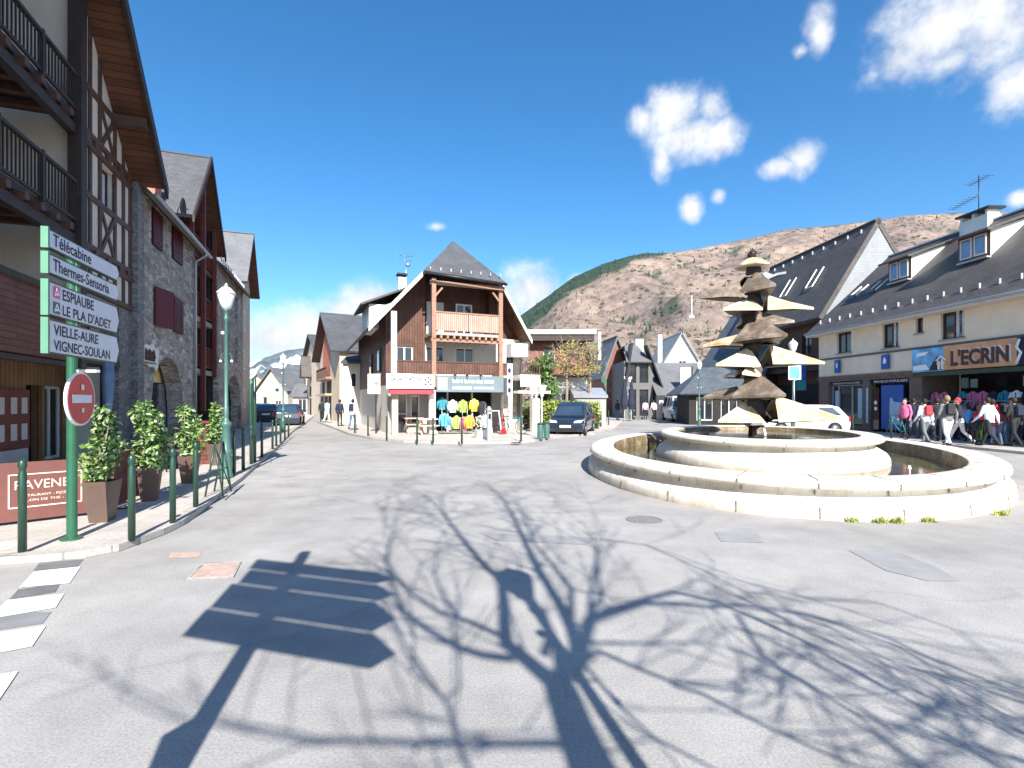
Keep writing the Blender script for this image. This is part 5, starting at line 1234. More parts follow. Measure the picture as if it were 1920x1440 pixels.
    g = G(967, 829.5, .085); mb = MB(); mb.lathe((0, 0, 0), [(.2, 0), (.2, .008), (.01, .009)], 20, 0, False); o = mb.build('manhole_cover', 'black'); o.location = (g.x, g.y, .075); tag(o, 'small black drain cover on the kerb by the white corner pillar', 'manhole cover')
mat('pink wood', (.62, .46, .38), .7, .12, 4); mat('lilac', (.50, .47, .66), .7, .2, 9)
shop_props()

# ------------------------------------------------------------------ generic house for the streets behind
def house(name, label, loc, rz, w, d, ze, zr, axis='x', wall='pale render', roof='slate cool', wins=(), wm='white paint', gm='glass', over=.4, front=.4, base=None, chim=None, xr=None, cut=True, extra=None, soff='dark timber', hip=0):
    t = thing(name, label, 'building', loc, rz); m = MB()
    wall_grid(m, 0, w, 0, ze, list(wins) if cut else [], 0, .2)
    k = MB
    if axis == 'y':
        xc = w/2 if xr is None else xr
        m.poly([(0, 0, ze), (w, 0, ze), (xc, 0, zr-.05)]); m.poly([(w, d, ze), (0, d, ze), (xc, d, zr-.05)])
        m.poly([(0, d, 0), (0, 0, 0), (0, 0, ze), (0, d, ze)]); m.poly([(w, 0, 0), (w, d, 0), (w, d, ze), (w, 0, ze)])
    else:
        m.poly([(0, d, 0), (0, 0, 0), (0, 0, ze), (0, d/2, zr-.05), (0, d, ze)]) if not hip else m.poly([(0, d, 0), (0, 0, 0), (0, 0, ze), (0, d, ze)])
        m.poly([(w, 0, 0), (w, d, 0), (w, d, ze), (w, d/2, zr-.05), (w, 0, ze)]) if not hip else m.poly([(w, 0, 0), (w, d, 0), (w, d, ze), (w, 0, ze)])
    m.poly([(w, d, 0), (0, d, 0), (0, d, ze), (w, d, ze)]); m.build('wall', wall, t)
    for (a, b, c, e) in wins: window(t, a, b, c, e, 0, wm, gm, 2 if b-a > .7 else 1, 0, .06, .1)
    r = MB()
    if hip:
        o = over; A, B_, C, D = (-o, -front, ze-.1), (w+o, -front, ze-.1), (w+o, d+o, ze-.1), (-o, d+o, ze-.1); E, F = (hip, d/2, zr), (w-hip, d/2, zr)
        slab(r, [A, B_, F, E], .12); slab(r, [C, D, E, F], .12); slab(r, [D, A, E], .12); slab(r, [B_, C, F], .12)
    elif axis == 'y': gable_roof(r, 0, w, -front, d+.3, ze, zr, 'y', .14, 0, 1, over, xr)
    else: gable_roof(r, -front, w+front, 0, d, ze, zr, 'x', .14, 0, 1, over)
    r.build('roof', [roof, soff], t)
    if chim:
        x, y, z0, z1, s = chim; c = MB(); c.box(x-s, x+s, y-s, y+s, z0, z1); c.box(x-s-.05, x+s+.05, y-s-.05, y+s+.05, z1, z1+.08, 1); c.build('chimney', ['off white', 'dark metal'], t)
    if extra: extra(t)
    return t
def P2(px, Y): return (W(px, 0, Y).x, Y, 0)
def rz_between(a, b): return math.atan2(b[1]-a[1], b[0]-a[0])
# right side of the left street; facades run from the far corner to the near corner
def street_house(name, label, pf, Yf, pn, Yn, d, ze, zr, **k):
    a, b = P2(pf, Yf), P2(pn, Yn); return house(name, label, a, rz_between(a, b), math.dist(a[:2], b[:2]), d, ze, zr, **k)
def ex1(t):
    m = MB(); m.poly([(2.2, -.03, 3.8), (6.2, -.03, 3.8), (6.2, -.03, 5.9), (4.2, -.03, 8.3), (2.2, -.03, 5.9)]); m.build('timber_panel', 'red timber', t)
    m = MB(); m.box(1.2, 7.2, -.5, 0, 3.4, 3.6); m.build('balcony_floor', 'tan timber', t); railing(t, 1.3, 7.1, -.45, 3.6, 4.4, 'brown timber', .2, 1.9); m = MB(); m.box(1.6, 3.0, -.02, -.005, 2.2, 3.3); m.box(4.5, 6.9, -.02, -.005, 2.2, 3.3); m.build('loggia', 'interior', t)
    m = MB(); m.box(1.0, 2.3, -.02, -.005, 0, 2.0); m.box(3.4, 4.6, -.02, -.005, 0, 2.0); m.box(5.6, 6.8, -.02, -.005, 0, 2.0); m.build('doorway', 'interior', t)
    m = MB(); m.box(.8, 7.0, -.5, -.01, 2.1, 2.25); m.build('awning', 'warm sign dim', t)
mat('warm sign dim', (.55, .42, .25), .7, .2, 3)
street_house('red_gabled_house', 'street house with orange red timber gable and slate roof left of the central chalet', 600, 47, 637, 37.5, 9, 5.6, 9.0, axis='y', wall='warm render', over=.4, front=.7, extra=ex1, soff='brown timber')
house('corner_house', 'low white rendered house with brown upper edge beside the chalet side wall', P2(643, 35), R(22.8)*.35, 1.5, 6, 4.4, 5.2, axis='x', wall='pale render', over=.25, front=.1, wins=[(.5, .9, 2.6, 3.6)])
def ex2(t):
    m = MB(); m.poly([(6.5, -.6, 3.6), (8.6, -.6, 3.6), (8.6, -.6, 5.0), (7.55, -.6, 6.6), (6.5, -.6, 5.0)]); m.build('small_gable', 'orange timber', t)
    m = MB(); gable_roof(m, 6.3, 8.8, -1.1, 3.0, 4.9, 6.9, 'y', .1, 0, 1, .3); m.build('small_roof', ['slate', 'brown timber'], t); m = MB(); m.box(6.6, 8.5, -.02, -.005, 2.2, 3.4); m.build('loggia', 'interior', t)
    m = MB(); m.box(6.6, 8.5, -.02, -.005, 0, 2.0); m.box(3.9, 5.0, -.02, -.005, 0, 2.1); m.build('doorway', 'interior', t)
street_house('yellow_gabled_house', 'pale yellow gabled street house with a small orange timber gable', 571, 66, 603, 50, 8, 6.3, 9.3, axis='y', wall='warm render', wins=[(2.0, 2.8, 3.4, 4.8), (4.4, 5.2, 3.4, 4.8)], over=.3, front=.5, extra=ex2)
house('stone_cottage', 'pale stone cottage with sloping roof closing the end of the left street', P2(482, 66), R(-14), 4.6, 9, 3.3, 6.0, axis='y', wall='pale rubble', roof='slate light', wins=[(.8, 1.5, .9, 2.2), (2.6, 3.3, 2.8, 3.6), (2.7, 3.6, .3, 1.7)], over=.3)
house('grey_roofed_house', 'house with steep blue grey slate roof behind the stone cottage', P2(533, 78), R(10), 4.6, 8, 3.0, 7.6, axis='x', wall='grey render', roof='slate bluish', wins=[(1, 1.8, 1, 2)], over=.4)
house('small_shop', 'small low shop with grey roof beside the yellow gabled house', P2(549, 62), R(5), 2.2, 5, 2.4, 3.9, axis='x', wall='grey render', roof='slate light', wins=[(.6, 1.6, .2, 1.9)], over=.3)
house('far_brown_house', 'distant low stone house at the left end of the far street', P2(452, 90), 0, 6, 6, 4.0, 6.5, axis='y', wall='pale rubble', roof='slate light', over=.3)

# ------------------------------------------------------------------ right building with the shops
RR = math.atan2(-1, .07); RP = (20-.07*29.6, 29.6, 0)
def rthing(name, label, cat='building', org=(0, 0, 0)): return thing(name, label, cat, RP, RR, org=org)
def right_building():
    t = rthing('shop_building', 'long cream building with slate roof, dormers and shops on the right side of the square')
    Lx = 25
    WN = [(1.5, 2.55, 4.25, 5.62), (4.66, 5.63, 4.2, 5.62), (6.55, 6.92, 4.7, 5.6), (7.8, 8.85, 4.25, 5.62), (13.5, 14.6, 4.25, 5.62)]
    w = MB(); wall_grid(w, 0, Lx, 2.95, 6.1, WN, 0, .22)
    w.poly([(0, 9, 0), (0, 0, 0), (0, 0, 6.1), (0, 4.5, 10.1), (0, 9, 6.1)]); w.build('wall', 'cream shade', t)
    for k, (a, b, c, d) in enumerate(WN): window(t, a, b, c, d, 0, 'brown timber', 'glass', 2 if b-a > .5 else 1, 0, .055, .1, 'grey render', curtain=(k in (1, 3)))
    s = MB(); s.box(-.02, Lx, -.05, -.003, 3.96, 4.06); s.build('string_course', 'grey dark', t)
    g = MB(); wall_grid(g, 0, 6.5, 0, 2.95, [(.8, 3.35, .35, 2.72), (3.8, 6.2, 0, 2.72)], .0, .35); g.box(6.5, 6.9, -.02, 1.79, 0, 2.95); g.box(-.04, 6.9, -.06, -.002, 2.86, 3.02); g.build('shop_wall', 'brown render', t)
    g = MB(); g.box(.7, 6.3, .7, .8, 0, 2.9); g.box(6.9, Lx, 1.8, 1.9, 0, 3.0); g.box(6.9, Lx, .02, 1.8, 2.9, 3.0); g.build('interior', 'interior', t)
    p = MB(); p.box(12.6, 13.0, -.02, .3, 0, 2.95); p.build('pillar', 'brown render', t)
    p = MB(); p.box(.86, 3.3, .28, .30, .4, 2.5); p.build('shop_window', 'glass', t)
    p = MB()
    for x in (.85, 1.35, 2.35, 3.27): p.box(x-.03, x+.03, .22, .279, .35, 2.72)
    p.box(.82, 3.3, .22, .279, 2.46, 2.52); p.build('window_frame', 'zinc', t)
    p = MB(); p.box(1.0, 1.3, .26, .275, .8, 2.2); p.box(2.7, 3.0, .26, .275, .7, 2.3); p.build('poster', 'pale blue', t); p = MB(); p.box(3.08, 3.22, .26, .275, .7, 2.4); p.build('poster', 'paper', t)
    p = MB(); p.box(.85, 3.3, .14, .21, 2.5, 2.7); o = p.build('fascia', 'navy', t); text('lettering', 'BANQUE POPULAIRE', (1.0, 3.0, 2.54, 2.65), .14, 'letter white', o, .004)
    p = MB(); p.box(3.8, 6.2, .10, .18, 2.48, 2.70); o = p.build('fascia', 'navy', t); text('lettering', 'BANQUE POPULAIRE', (4.0, 6.0, 2.53, 2.66), .10, 'letter white', o, .004)
    p = MB(); p.box(4.45, 5.75, .1, .16, .25, 2.4); o = p.build('poster_panel', 'blue', t)
    p = MB(); p.prism([(4.95, .095, .5), (5.7, .095, .5), (5.7, .095, 1.55), (5.2, .095, 1.6), (5.1, .095, 1.8), (4.98, .095, 1.75)], (0, .004, 0)); p.build('picture', 'pale blue', o)
    p = MB(); p.box(3.95, 4.3, .1, .14, .2, 2.3); p.build('door', 'glass', t); p = MB(); p.box(3.62, 3.74, -.02, -.005, .5, 2.3); p.build('poster', 'pale blue', t)
    p = MB()
    for z in (1.55, 1.25): p.ball((4.12, .08, z), .1, 10, 0, (1, .15, 1))
    p.build('sticker', 'letter white', t)
    for (x0, x1) in ((1.5, 1.85), (4.75, 5.15)):
        p = MB(); p.box(x0, x1, -.16, -.06, 3.18, 3.88); o = p.build('blue_sign', 'blue', t); p = MB(); p.prism([(x0+.13, -.166, 3.45), (x1-.12, -.166, 3.45), (x1-.09, -.166, 3.62), ((x0+x1)/2, -.166, 3.78), (x0+.12, -.166, 3.62)], (0, .004, 0)); p.build('emblem', 'letter white', o)
    rg = random.Random(33)
    for k in range(26):
        x = rg.uniform(7.2, 16); z = rg.choice([.3, 1.0, 1.7, 2.2]); w_ = rg.uniform(.2, .5); g = MB(); g.box(x, x+w_, 1.3+k*.012, 1.33+k*.012, z, z+rg.uniform(.25, .5)); g.build('display', rg.choice(['pale blue', 'paper', 'navy', 'red cloth', 'teal cloth', 'warm sign dim', 'grey cloth']), t)
    # shop sign of the sports shop
    p = MB(); p.box(6.5, 8.05, -.14, -.06, 2.92, 3.94); o = p.build('picture_sign', 'sky photo', t)
    p = MB(); p.prism([(7.35, -.146, 2.95), (8.0, -.146, 2.95), (8.0, -.146, 3.3), (7.8, -.146, 3.55), (7.55, -.146, 3.3)], (0, .004, 0)); p.build('picture', 'dark timber', o)
    p = MB(); p.prism([(6.56, -.146, 3.0), (7.4, -.146, 3.0), (7.2, -.146, 3.25), (6.56, -.146, 3.2)], (0, .004, 0)); p.prism([(6.7, -.147, 3.6), (7.2, -.147, 3.65), (7.35, -.147, 3.8), (6.8, -.147, 3.78)], (0, .004, 0)); p.build('snow', 'letter white', o)
    p = MB(); p.box(7.84, 7.92, -.20, -.145, 2.98, 3.35); p.box(8.0, 8.06, -.20, -.145, 2.98, 3.4); p.box(7.8, 8.12, -.20, -.145, 3.2, 3.27); p.bar((7.75, -.17, 3.35), (7.97, -.17, 3.55), .05, .05, up=(0, 1, 0)); p.bar((8.2, -.17, 3.35), (7.97, -.17, 3.55), .05, .05, up=(0, 1, 0)); p.build('emblem', 'letter white', o)
    p = MB(); p.box(8.06, 11.0, -.15, -.06, 2.94, 3.96); o = p.build('wooden_sign', 'board orange', t)
    text('lettering', "L'ECRIN", (8.42, 10.75, 3.08, 3.74), -.16, 'letter brown', o, .02, .045); text('lettering_edge', "L'ECRIN", (8.46, 10.80, 3.12, 3.78), -.151, 'letter white', o, .004, .03)
    p = MB(); p.box(11.0, 13.6, -.15, -.06, 2.94, 3.96); o = p.build('picture_sign', 'navy', t)
    p = MB(); p.tube([(11.1, -.155, 3.9), (11.0, -.155, 3.6), (11.15, -.155, 3.4), (11.0, -.155, 3.0)], .05, 6); p.build('carved_edge', 'letter white', o)
    p = MB(); p.box(6.5, Lx, -.12, .05, 2.72, 2.9); p.build('awning_box', 'dark green metal', t)
    # roof
    ze = lambda y: 6.10+.90*y
    r = MB(); slab(r, [(-.35, -.6, ze(-.6)), (Lx, -.6, ze(-.6)), (Lx, 4.6, ze(4.6)), (-.35, 4.6, ze(4.6))], .14); slab(r, [(-.35, 9.6, ze(-.6)), (Lx, 9.6, ze(-.6)), (Lx, 4.6, ze(4.6)), (-.35, 4.6, ze(4.6))], .14); r.build('roof', ['slate', 'off white'], t)
    f = MB(); f.box(-.3, Lx, -.62, -.56, 5.36, 5.52); f.box(-.3, Lx, -.56, -.005, 5.36, 5.40); f.tube([(-.3, -.68, 5.52), (Lx, -.68, 5.52)], .06, 8, 1); f.build('eave_board', ['cream render', 'zinc'], t)
    f = MB()
    for k in range(32): x = .1+k*.78; f.box(x-.02, x+.02, -.02, .06, ze(0)+.0, ze(0)+.22)
    f.build('snow_guard', 'zinc', t)
    f = MB(); f.box(-.3, Lx, 4.5, 4.7, ze(4.6)-.02, ze(4.6)+.06); f.build('ridge', 'zinc', t)
    for (a, b) in ((2.8, 4.2), (6.7, 8.15)):
        zb = ze(1.9)-.06; d = MB(); d.add([(a, 1.9, zb), (b, 1.9, zb), (b, 1.9, 8.98), (a, 1.9, 8.98)], [(0, 1, 2, 3)]); 
        dm = d.build('dormer', 'orange dark timber', t)
        d = MB()
        for x in (a+.002, b-.002): d.poly([(x, 1.92, zb), (x, 1.92, 8.97), (x, 4.1, 9.62), (x, 3.95, ze(3.95))])
        d.build('cheek', 'white paint', dm)
        c = (a+b)/2
        window(dm, a+.14, c-.05, zb+.22, 8.85, 1.78, 'off white', 'bright glass', 1, 0, .05, .06); window(dm, c+.05, b-.14, zb+.22, 8.85, 1.78, 'off white', 'bright glass', 1, 0, .05, .06)
        d = MB(); slab(d, [(a-.25, 1.5, 8.93), (b+.25, 1.5, 8.93), (b+.25, 4.55, 9.98+.05), (a-.25, 4.55, 9.98+.05)], .1); d.build('dormer_roof', ['slate', 'dark timber'], dm)
        d = MB(); d.box(a+.2, b+.1, 1.62, 1.85, zb-.02, zb+.05); d.build('sill', 'zinc', dm)
    for x in (.35, 1.75):
        y = 1.7; d = MB(); z = ze(y)+.03
        for xx in (x, x+.52): d.bar((xx, y-.1, z), (xx, y+.65, z+.62), .05, .06)
        d.bar((x, y-.1, z), (x+.52, y-.1, z), .06, .06); d.build('skylight', 'white paint', t)
        d = MB(); d.box(x, x+.52, y-.2, y-.13, z-.1, z+.06); d.build('skylight_pane', 'glass', t)
    zc = ze(4.6); d = MB(); d.box(4.5, 5.9, 4.2, 4.9, zc-.4, zc+.28); d.box(4.35, 6.05, 4.1, 5.0, zc+.52, zc+.62, 1)
    for x in (4.55, 5.15, 5.8): d.box(x-.06, x+.06, 4.25, 4.85, zc+.28, zc+.52)
    d.build('chimney', ['off white', 'dark metal'], t)
    d = MB(); x = 5.2; d.tube([(x, 4.5, zc), (x, 4.5, zc+2.4)], .022, 6); d.tube([(x-.5, 4.5, zc+2.1), (x+.5, 4.5, zc+2.2)], .014, 5)
    for k in range(6): d.tube([(x-.45+k*.18, 4.2, zc+2.12+k*.018), (x-.45+k*.18, 4.8, zc+2.12+k*.018)], .009, 5)
    d.tube([(x-1.4, 4.5, zc+1.25), (x, 4.5, zc+1.45)], .014, 5)
    for k in range(7): d.tube([(x-1.35+k*.18, 4.2, zc+1.26+k*.026), (x-1.35+k*.18, 4.8, zc+1.26+k*.026)], .009, 5)
    d.build('aerial', 'dark metal', t)
mat('cream shade', (.78, .66, .51), .85, .08, 1.5, bmp=.2); mat('grey dark', (.13, .125, .12), .7, .15, 3); mat('brown render', (.16, .115, .09), .8, .2, 3)
mat('sky photo', (.16, .42, .68), .4, .45, 2.2); mat('letter brown', (.10, .035, .022), .6, .2, 5); mat('orange dark timber', (.16, .075, .04), .6, .25, 6)
right_building()
ORD = ['first', 'second', 'third', 'fourth', 'fifth', 'sixth', 'seventh', 'eighth', 'ninth', 'tenth', 'eleventh', 'twelfth', 'thirteenth']
def right_shop_items():
    rng = random.Random(20)
    def RW(x, y, z=0): c, s = math.cos(RR), math.sin(RR); return Vector((RP[0]+x*c-y*s, RP[1]+x*s+y*c, z))
    for k, (x, l) in enumerate(((7.6, 'clothes rack in front of the ski shop doorway nearest the bank'), (9.4, 'clothes rack in front of the ski shop below the wooden sign'), (11.1, 'clothes rack in front of the ski shop at the right edge of the view'))):
        p = RW(x, -.9, .075); t = thing('clothes_rack', l, 'clothes rack', p, RR); m = MB(); m.tube([(-.7, 0, 1.55), (.7, 0, 1.55)], .015, 6)
        for a in (-.7, .7): m.tube([(a, 0, 0), (a, 0, 1.55)], .015, 6); m.tube([(a, -.25, .03), (a, .25, .03)], .015, 6)
        m.build('frame', 'steel', t)
    cols = ['teal cloth', 'navy', 'white cloth', 'dark cloth', 'pale blue', 'red cloth', 'navy', 'grey cloth', 'pink', 'dark cloth', 'sky blue', 'white cloth', 'lime']
    for k in range(13):
        x = 7.0+k*.37; p = RW(x, -.9, .85); jacket(p, RR+R(70), cols[k], '%s jacket, %s from the bank side on the racks outside the ski shop' % (cols[k].replace(' cloth', ''), ORD[k]), sc=.85)
    for k in range(10):
        x = 7.2+k*.42; p = RW(x, .35, 1.45); jacket(p, RR+R(10*(k % 3)), rng.choice(['navy', 'dark cloth', 'teal cloth', 'grey cloth', 'white cloth', 'pink']), '%s from the bank side of the jackets hung high inside the ski shop front' % ORD[k], sc=.8)
right_shop_items()

# ------------------------------------------------------------------ buildings behind the fountain
def chalet_behind():
    loc = (22.0-.07*43, 43, 0); t = thing('brown_chalet', 'large brown chalet with steep slate roof and pale slate clad gable behind the fountain', 'building', loc, RR)
    ze, zr, D, L = 7.7, 13.3, 3.5, 11.1; m = MB()
    wall_grid(m, 0, L-.05, 0, ze, [(1.5, 2.6, 4.6, 6.2), (4.5, 5.6, 4.6, 6.2), (8.0, 9.0, 4.6, 6.2)], .5, .2); m.build('wall', 'planks brown', t)
    m = MB(); m.poly([(L, .5, 0), (L, 7.0, 0), (L, 7.0, ze), (L, D, zr-.1), (L, .0, ze)]); m.poly([(0, 7, 0), (0, .5, 0), (0, 0, ze), (0, D, zr-.1), (0, 7, ze)]); m.build('gable_wall', 'slate cladding', t)
    for (a, b, c, d) in ((1.5, 2.6, 4.6, 6.2), (4.5, 5.6, 4.6, 6.2), (8.0, 9.0, 4.6, 6.2)): window(t, a, b, c, d, .5, 'dark timber', 'glass')
    m = MB(); m.box(0, L-.1, -.4, .49, 3.6, 3.8); m.box(0, L-.1, -.4, .49, 0.0, .05); m.build('balcony_floor', 'dark timber', t); railing(t, .1, L-.2, -.35, 3.8, 4.7, 'brown timber', .2, 2.2)
    m = MB(); m.box(.5, 10, .42, .48, .1, 2.8); m.build('shop_front', 'interior', t)
    r = MB(); gable_roof(r, -.5, L+.05, 0, 2*D, ze, zr, 'x', .3, 0, 1, .5); r.build('roof', ['slate', 'dark timber'], t)
    sl = (zr-ze)/D
    for x in (7.6, 4.6):
        for off in (0,):
            y = 1.1; z = ze+sl*y+.05; m = MB()
            for xx in (x, x+.75): m.bar((xx, y-.1, z), (xx, y+.75, z+1.35), .06, .07)
            m.bar((x, y-.1, z), (x+.75, y-.1, z), .07, .07); m.build('skylight', 'white paint', t)
    m = MB()
    for k in range(9): m.box(.6+k*1.2, .66+k*1.2, D-.5, D-.4, zr-.75, zr-.5)
    m.build('snow_guard', 'zinc', t)
chalet_behind()
house('slate_annex', 'lower house with dark blue slate roof to the left of the brown chalet', (17.2, 46.5, 0), RR+R(8), 9, 7, 4.6, 9.6, axis='x', wall='planks dark', roof='slate bluish', over=.9, front=.3, wins=[(1, 2, 1.6, 3.2), (4, 5, 1.6, 3.2)])
house('market_kiosk', 'low kiosk with broad blue grey roof behind the fountain', P2(1292, 35), R(-8), 4.3, 4.6, 2.25, 4.1, axis='x', wall='interior', roof='slate bluish', wins=[(.5, 1.6, .3, 1.9), (2.1, 3.2, .3, 1.9)], wm='off white', over=.7, front=.5, hip=1.4)
def ex4(t):
    m = MB(); m.box(1.75, 2.65, -.45, -.38, 3.0, 4.6); o = m.build('sign_board', 'paper', t); m = MB(); m.box(1.78, 2.62, -.46, -.452, 3.8, 4.57); m.build('sign_top', 'warm sign', o)
    m = MB(); m.tube([(2.75, -.5, 0), (2.75, -.5, 4.7)], .05, 6); m.build('pole', 'dark metal', t)
house('slate_roofed_house', 'low white house under a very large grey slate roof with a yellow and white sign', P2(1236, 45), R(0), 4.9, 8, 2.5, 5.35, axis='x', wall='pale render', roof='slate light', wins=[(.5, .9, .8, 1.8)], over=.5, front=.35, extra=ex4, soff='off white')
house('white_gabled_house', 'white gabled house with a triangular window above the big slate roof', P2(1246, 60), R(0), 4.0, 7, 6.6, 9.9, axis='y', wall='pale render', roof='slate cladding', wins=[(1.7, 2.6, 5.2, 6.4)], over=.5, chim=(-.3, 1.0, 6, 9.7, .25), soff='off white')
house('slate_hipped_house', 'steep slate roofed house with a small dormer left of the dark chalet front', P2(1133, 52), R(6), 2.6, 6, 5.0, 8.4, axis='y', wall='rust red wood', roof='slate light', wins=[(.6, 1.4, 2.6, 3.8), (.6, 1.4, .3, 1.9)], over=.4, front=.4, chim=(-.1, 1.5, 6, 9.0, .15))
house('rear_house', 'small grey roofed house partly hidden at the foot of the wooded hill', P2(1192, 75), R(0), 9, 7, 6.6, 9.0, axis='x', wall='grey render', roof='slate light', over=.4, chim=(1.2, 3, 8, 11.2, .6))
def dark_chalet():
    loc = P2(1166, 46); t = thing('dark_chalet', 'dark slate A frame chalet front with glazed bays in the far street', 'building', loc, 0)
    m = MB(); wall_grid(m, .2, 2.8, 0, 5.3, [(.6, 1.3, 3.3, 5.0), (1.6, 2.4, 3.3, 5.0), (.6, 1.3, .3, 2.7), (1.6, 2.4, .3, 2.7)], 0, .2); m.poly([(.2, 6, 0), (.2, 0, 0), (.2, 0, 5.3), (.2, 6, 5.3)]); m.poly([(2.8, 0, 0), (2.8, 6, 0), (2.8, 6, 5.3), (2.8, 0, 5.3)]); m.build('wall', 'grey dark', t)
    for (a, b, c, d) in ((.6, 1.3, 3.3, 5.0), (1.6, 2.4, 3.3, 5.0), (.6, 1.3, .3, 2.7), (1.6, 2.4, .3, 2.7)): window(t, a, b, c, d, 0, 'dark metal', 'glass', 2)
    m = MB(); slab(m, [(.3, -.5, 5.2), (2.6, -.5, 5.2), (2.0, 2.5, 7.0), (.8, 2.5, 7.0)], .12); slab(m, [(.8, 2.5, 7.0), (2.0, 2.5, 7.0), (2.0, 6, 6.9), (.8, 6, 6.9)], .12); m.build('roof', ['slate light', 'dark timber'], t)
    m = MB(); m.prism([(.78, -.5, 6.9), (.95, -.5, 6.9), (-.05, -.5, .6), (-.25, -.5, .6)], (0, 1.2, 0)); m.prism([(2.1, -.5, 6.7), (2.2, -.5, 6.7), (3.75, -.5, 2.6), (3.6, -.5, 2.6)], (0, 1.2, 0)); m.build('verge', 'black', t)
    m = MB(); m.box(2.8, 4.4, .1, .2, 0, 2.6); m.build('shop_front', 'interior', t)
dark_chalet()
def garden_house():
    loc = P2(985, 34); t = thing('flat_fascia_house', 'house with long white roof fascia behind the bare ochre trees', 'building', loc, 0)
    m = MB(); wall_grid(m, .3, 4.1, 3.2, 6.0, [(1.2, 2.0, 3.9, 5.1)], 0, .2); m.poly([(4.1, 0, 0), (4.1, 6, 0), (4.1, 6, 6), (4.1, 0, 6)]); m.build('wall', 'rust red wood', t); window(t, 1.2, 2.0, 3.9, 5.1, 0, 'off white', 'glass')
    m = MB(); wall_grid(m, .3, 4.1, 0, 3.2, [(.8, 1.6, .8, 2.0), (2.4, 3.2, .8, 2.1)], -.3, .2); m.build('lower_wall', 'pale render', t); window(t, .8, 1.6, .8, 2.0, -.3, 'brown timber', 'glass'); window(t, 2.4, 3.2, .8, 2.1, -.3, 'brown timber', 'glass')
    m = MB(); m.box(-.3, 4.6, -.9, 6, 6.02, 6.3); m.build('roof', 'off white', t); m = MB(); m.box(-.2, 4.5, -.8, -.002, 5.6, 6.0); m.box(.3, 4.1, -.7, -.002, 3.2, 3.35); m.build('beam', 'dark timber', t)
garden_house()
house('white_outbuilding', 'low white outbuilding with open bay behind the hedge', P2(1078, 31), 0, 1.9, 4, 2.0, 2.5, axis='x', wall='grey render', roof='zinc', wins=[(.2, 1.5, .2, 1.5)], over=.15, front=.1)
t = thing('pharmacy_sign', 'bright green cross sign on the far pavement left of the slate roofed house', 'sign', P2(1136, 38), 0)
m = MB(); m.tube([(0, 0, 0), (0, 0, 4.6)], .05, 8); m.build('post', 'lamp green', t); m = MB(); m.box(-.35, .05, -.06, .06, 3.1, 3.28); m.box(-.24, -.06, -.07, .07, 2.98, 3.4); m.build('cross', 'green metal', t)
for k, (px, Y, l) in enumerate(((1171, 40, 'dark blue closed parasol, left of two, in front of the dark chalet'), (1184, 40.5, 'dark blue closed parasol, right of two, in front of the dark chalet'))):
    t = thing('closed_parasol', l, 'parasol', P2(px, Y), 0); m = MB(); m.tube([(0, 0, 0), (0, 0, 3.6)], .04, 6); m.build('pole', 'off white', t); m = MB(); m.lathe((0, 0, 0), [(.22, 1.0), (.3, 1.4), (.16, 2.6), (.04, 3.4)], 8, 0, False); m.build('canopy', 'navy', t)
t = thing('blue_square_sign', 'blue square street sign with white border behind the fountain', 'sign', P2(1490, 19.5), R(-5))
m = MB(); m.tube([(0, .05, 0), (0, .05, 3.1)], .03, 8); m.build('post', 'steel', t); m = MB(); m.box(-.23, .23, -.01, .02, 2.45, 3.0); o = m.build('plate', 'white paint', t); m = MB(); m.box(-.18, .18, -.016, -.012, 2.5, 2.95); m.build('face', 'sky blue', o)
t = thing('blue_hanging_sign', 'blue projecting sign on the corner of the brown chalet', 'sign', (17.6, 31.3, 0), 0)
m = MB(); m.box(-.02, .55, -.05, .05, 2.95, 4.0); m.build('panel', 'blue', t); m = MB(); m.box(-.02, .55, -.05, .05, 2.3, 2.93); m.build('lower_panel', 'teal cloth', t); m = MB(); m.tube([(-.1, 0, 0), (-.1, 0, 4.1)], .03, 6); m.build('post', 'dark metal', t)
t = thing('hill_mast', 'thin white mast on the lower hillside above the rooftops', 'mast', P2(1297, 330), 0); m = MB(); m.tube([(0, 0, 56), (0, 0, 71)], [.35, .2], 6); m.build('mast', 'white paint', t); m = MB(); m.lathe((0, 0, 56), [(1.6, 0), (1.6, 1.5), (0, 2.5)], 4, 0, False); m.build('hut', 'white paint', t)
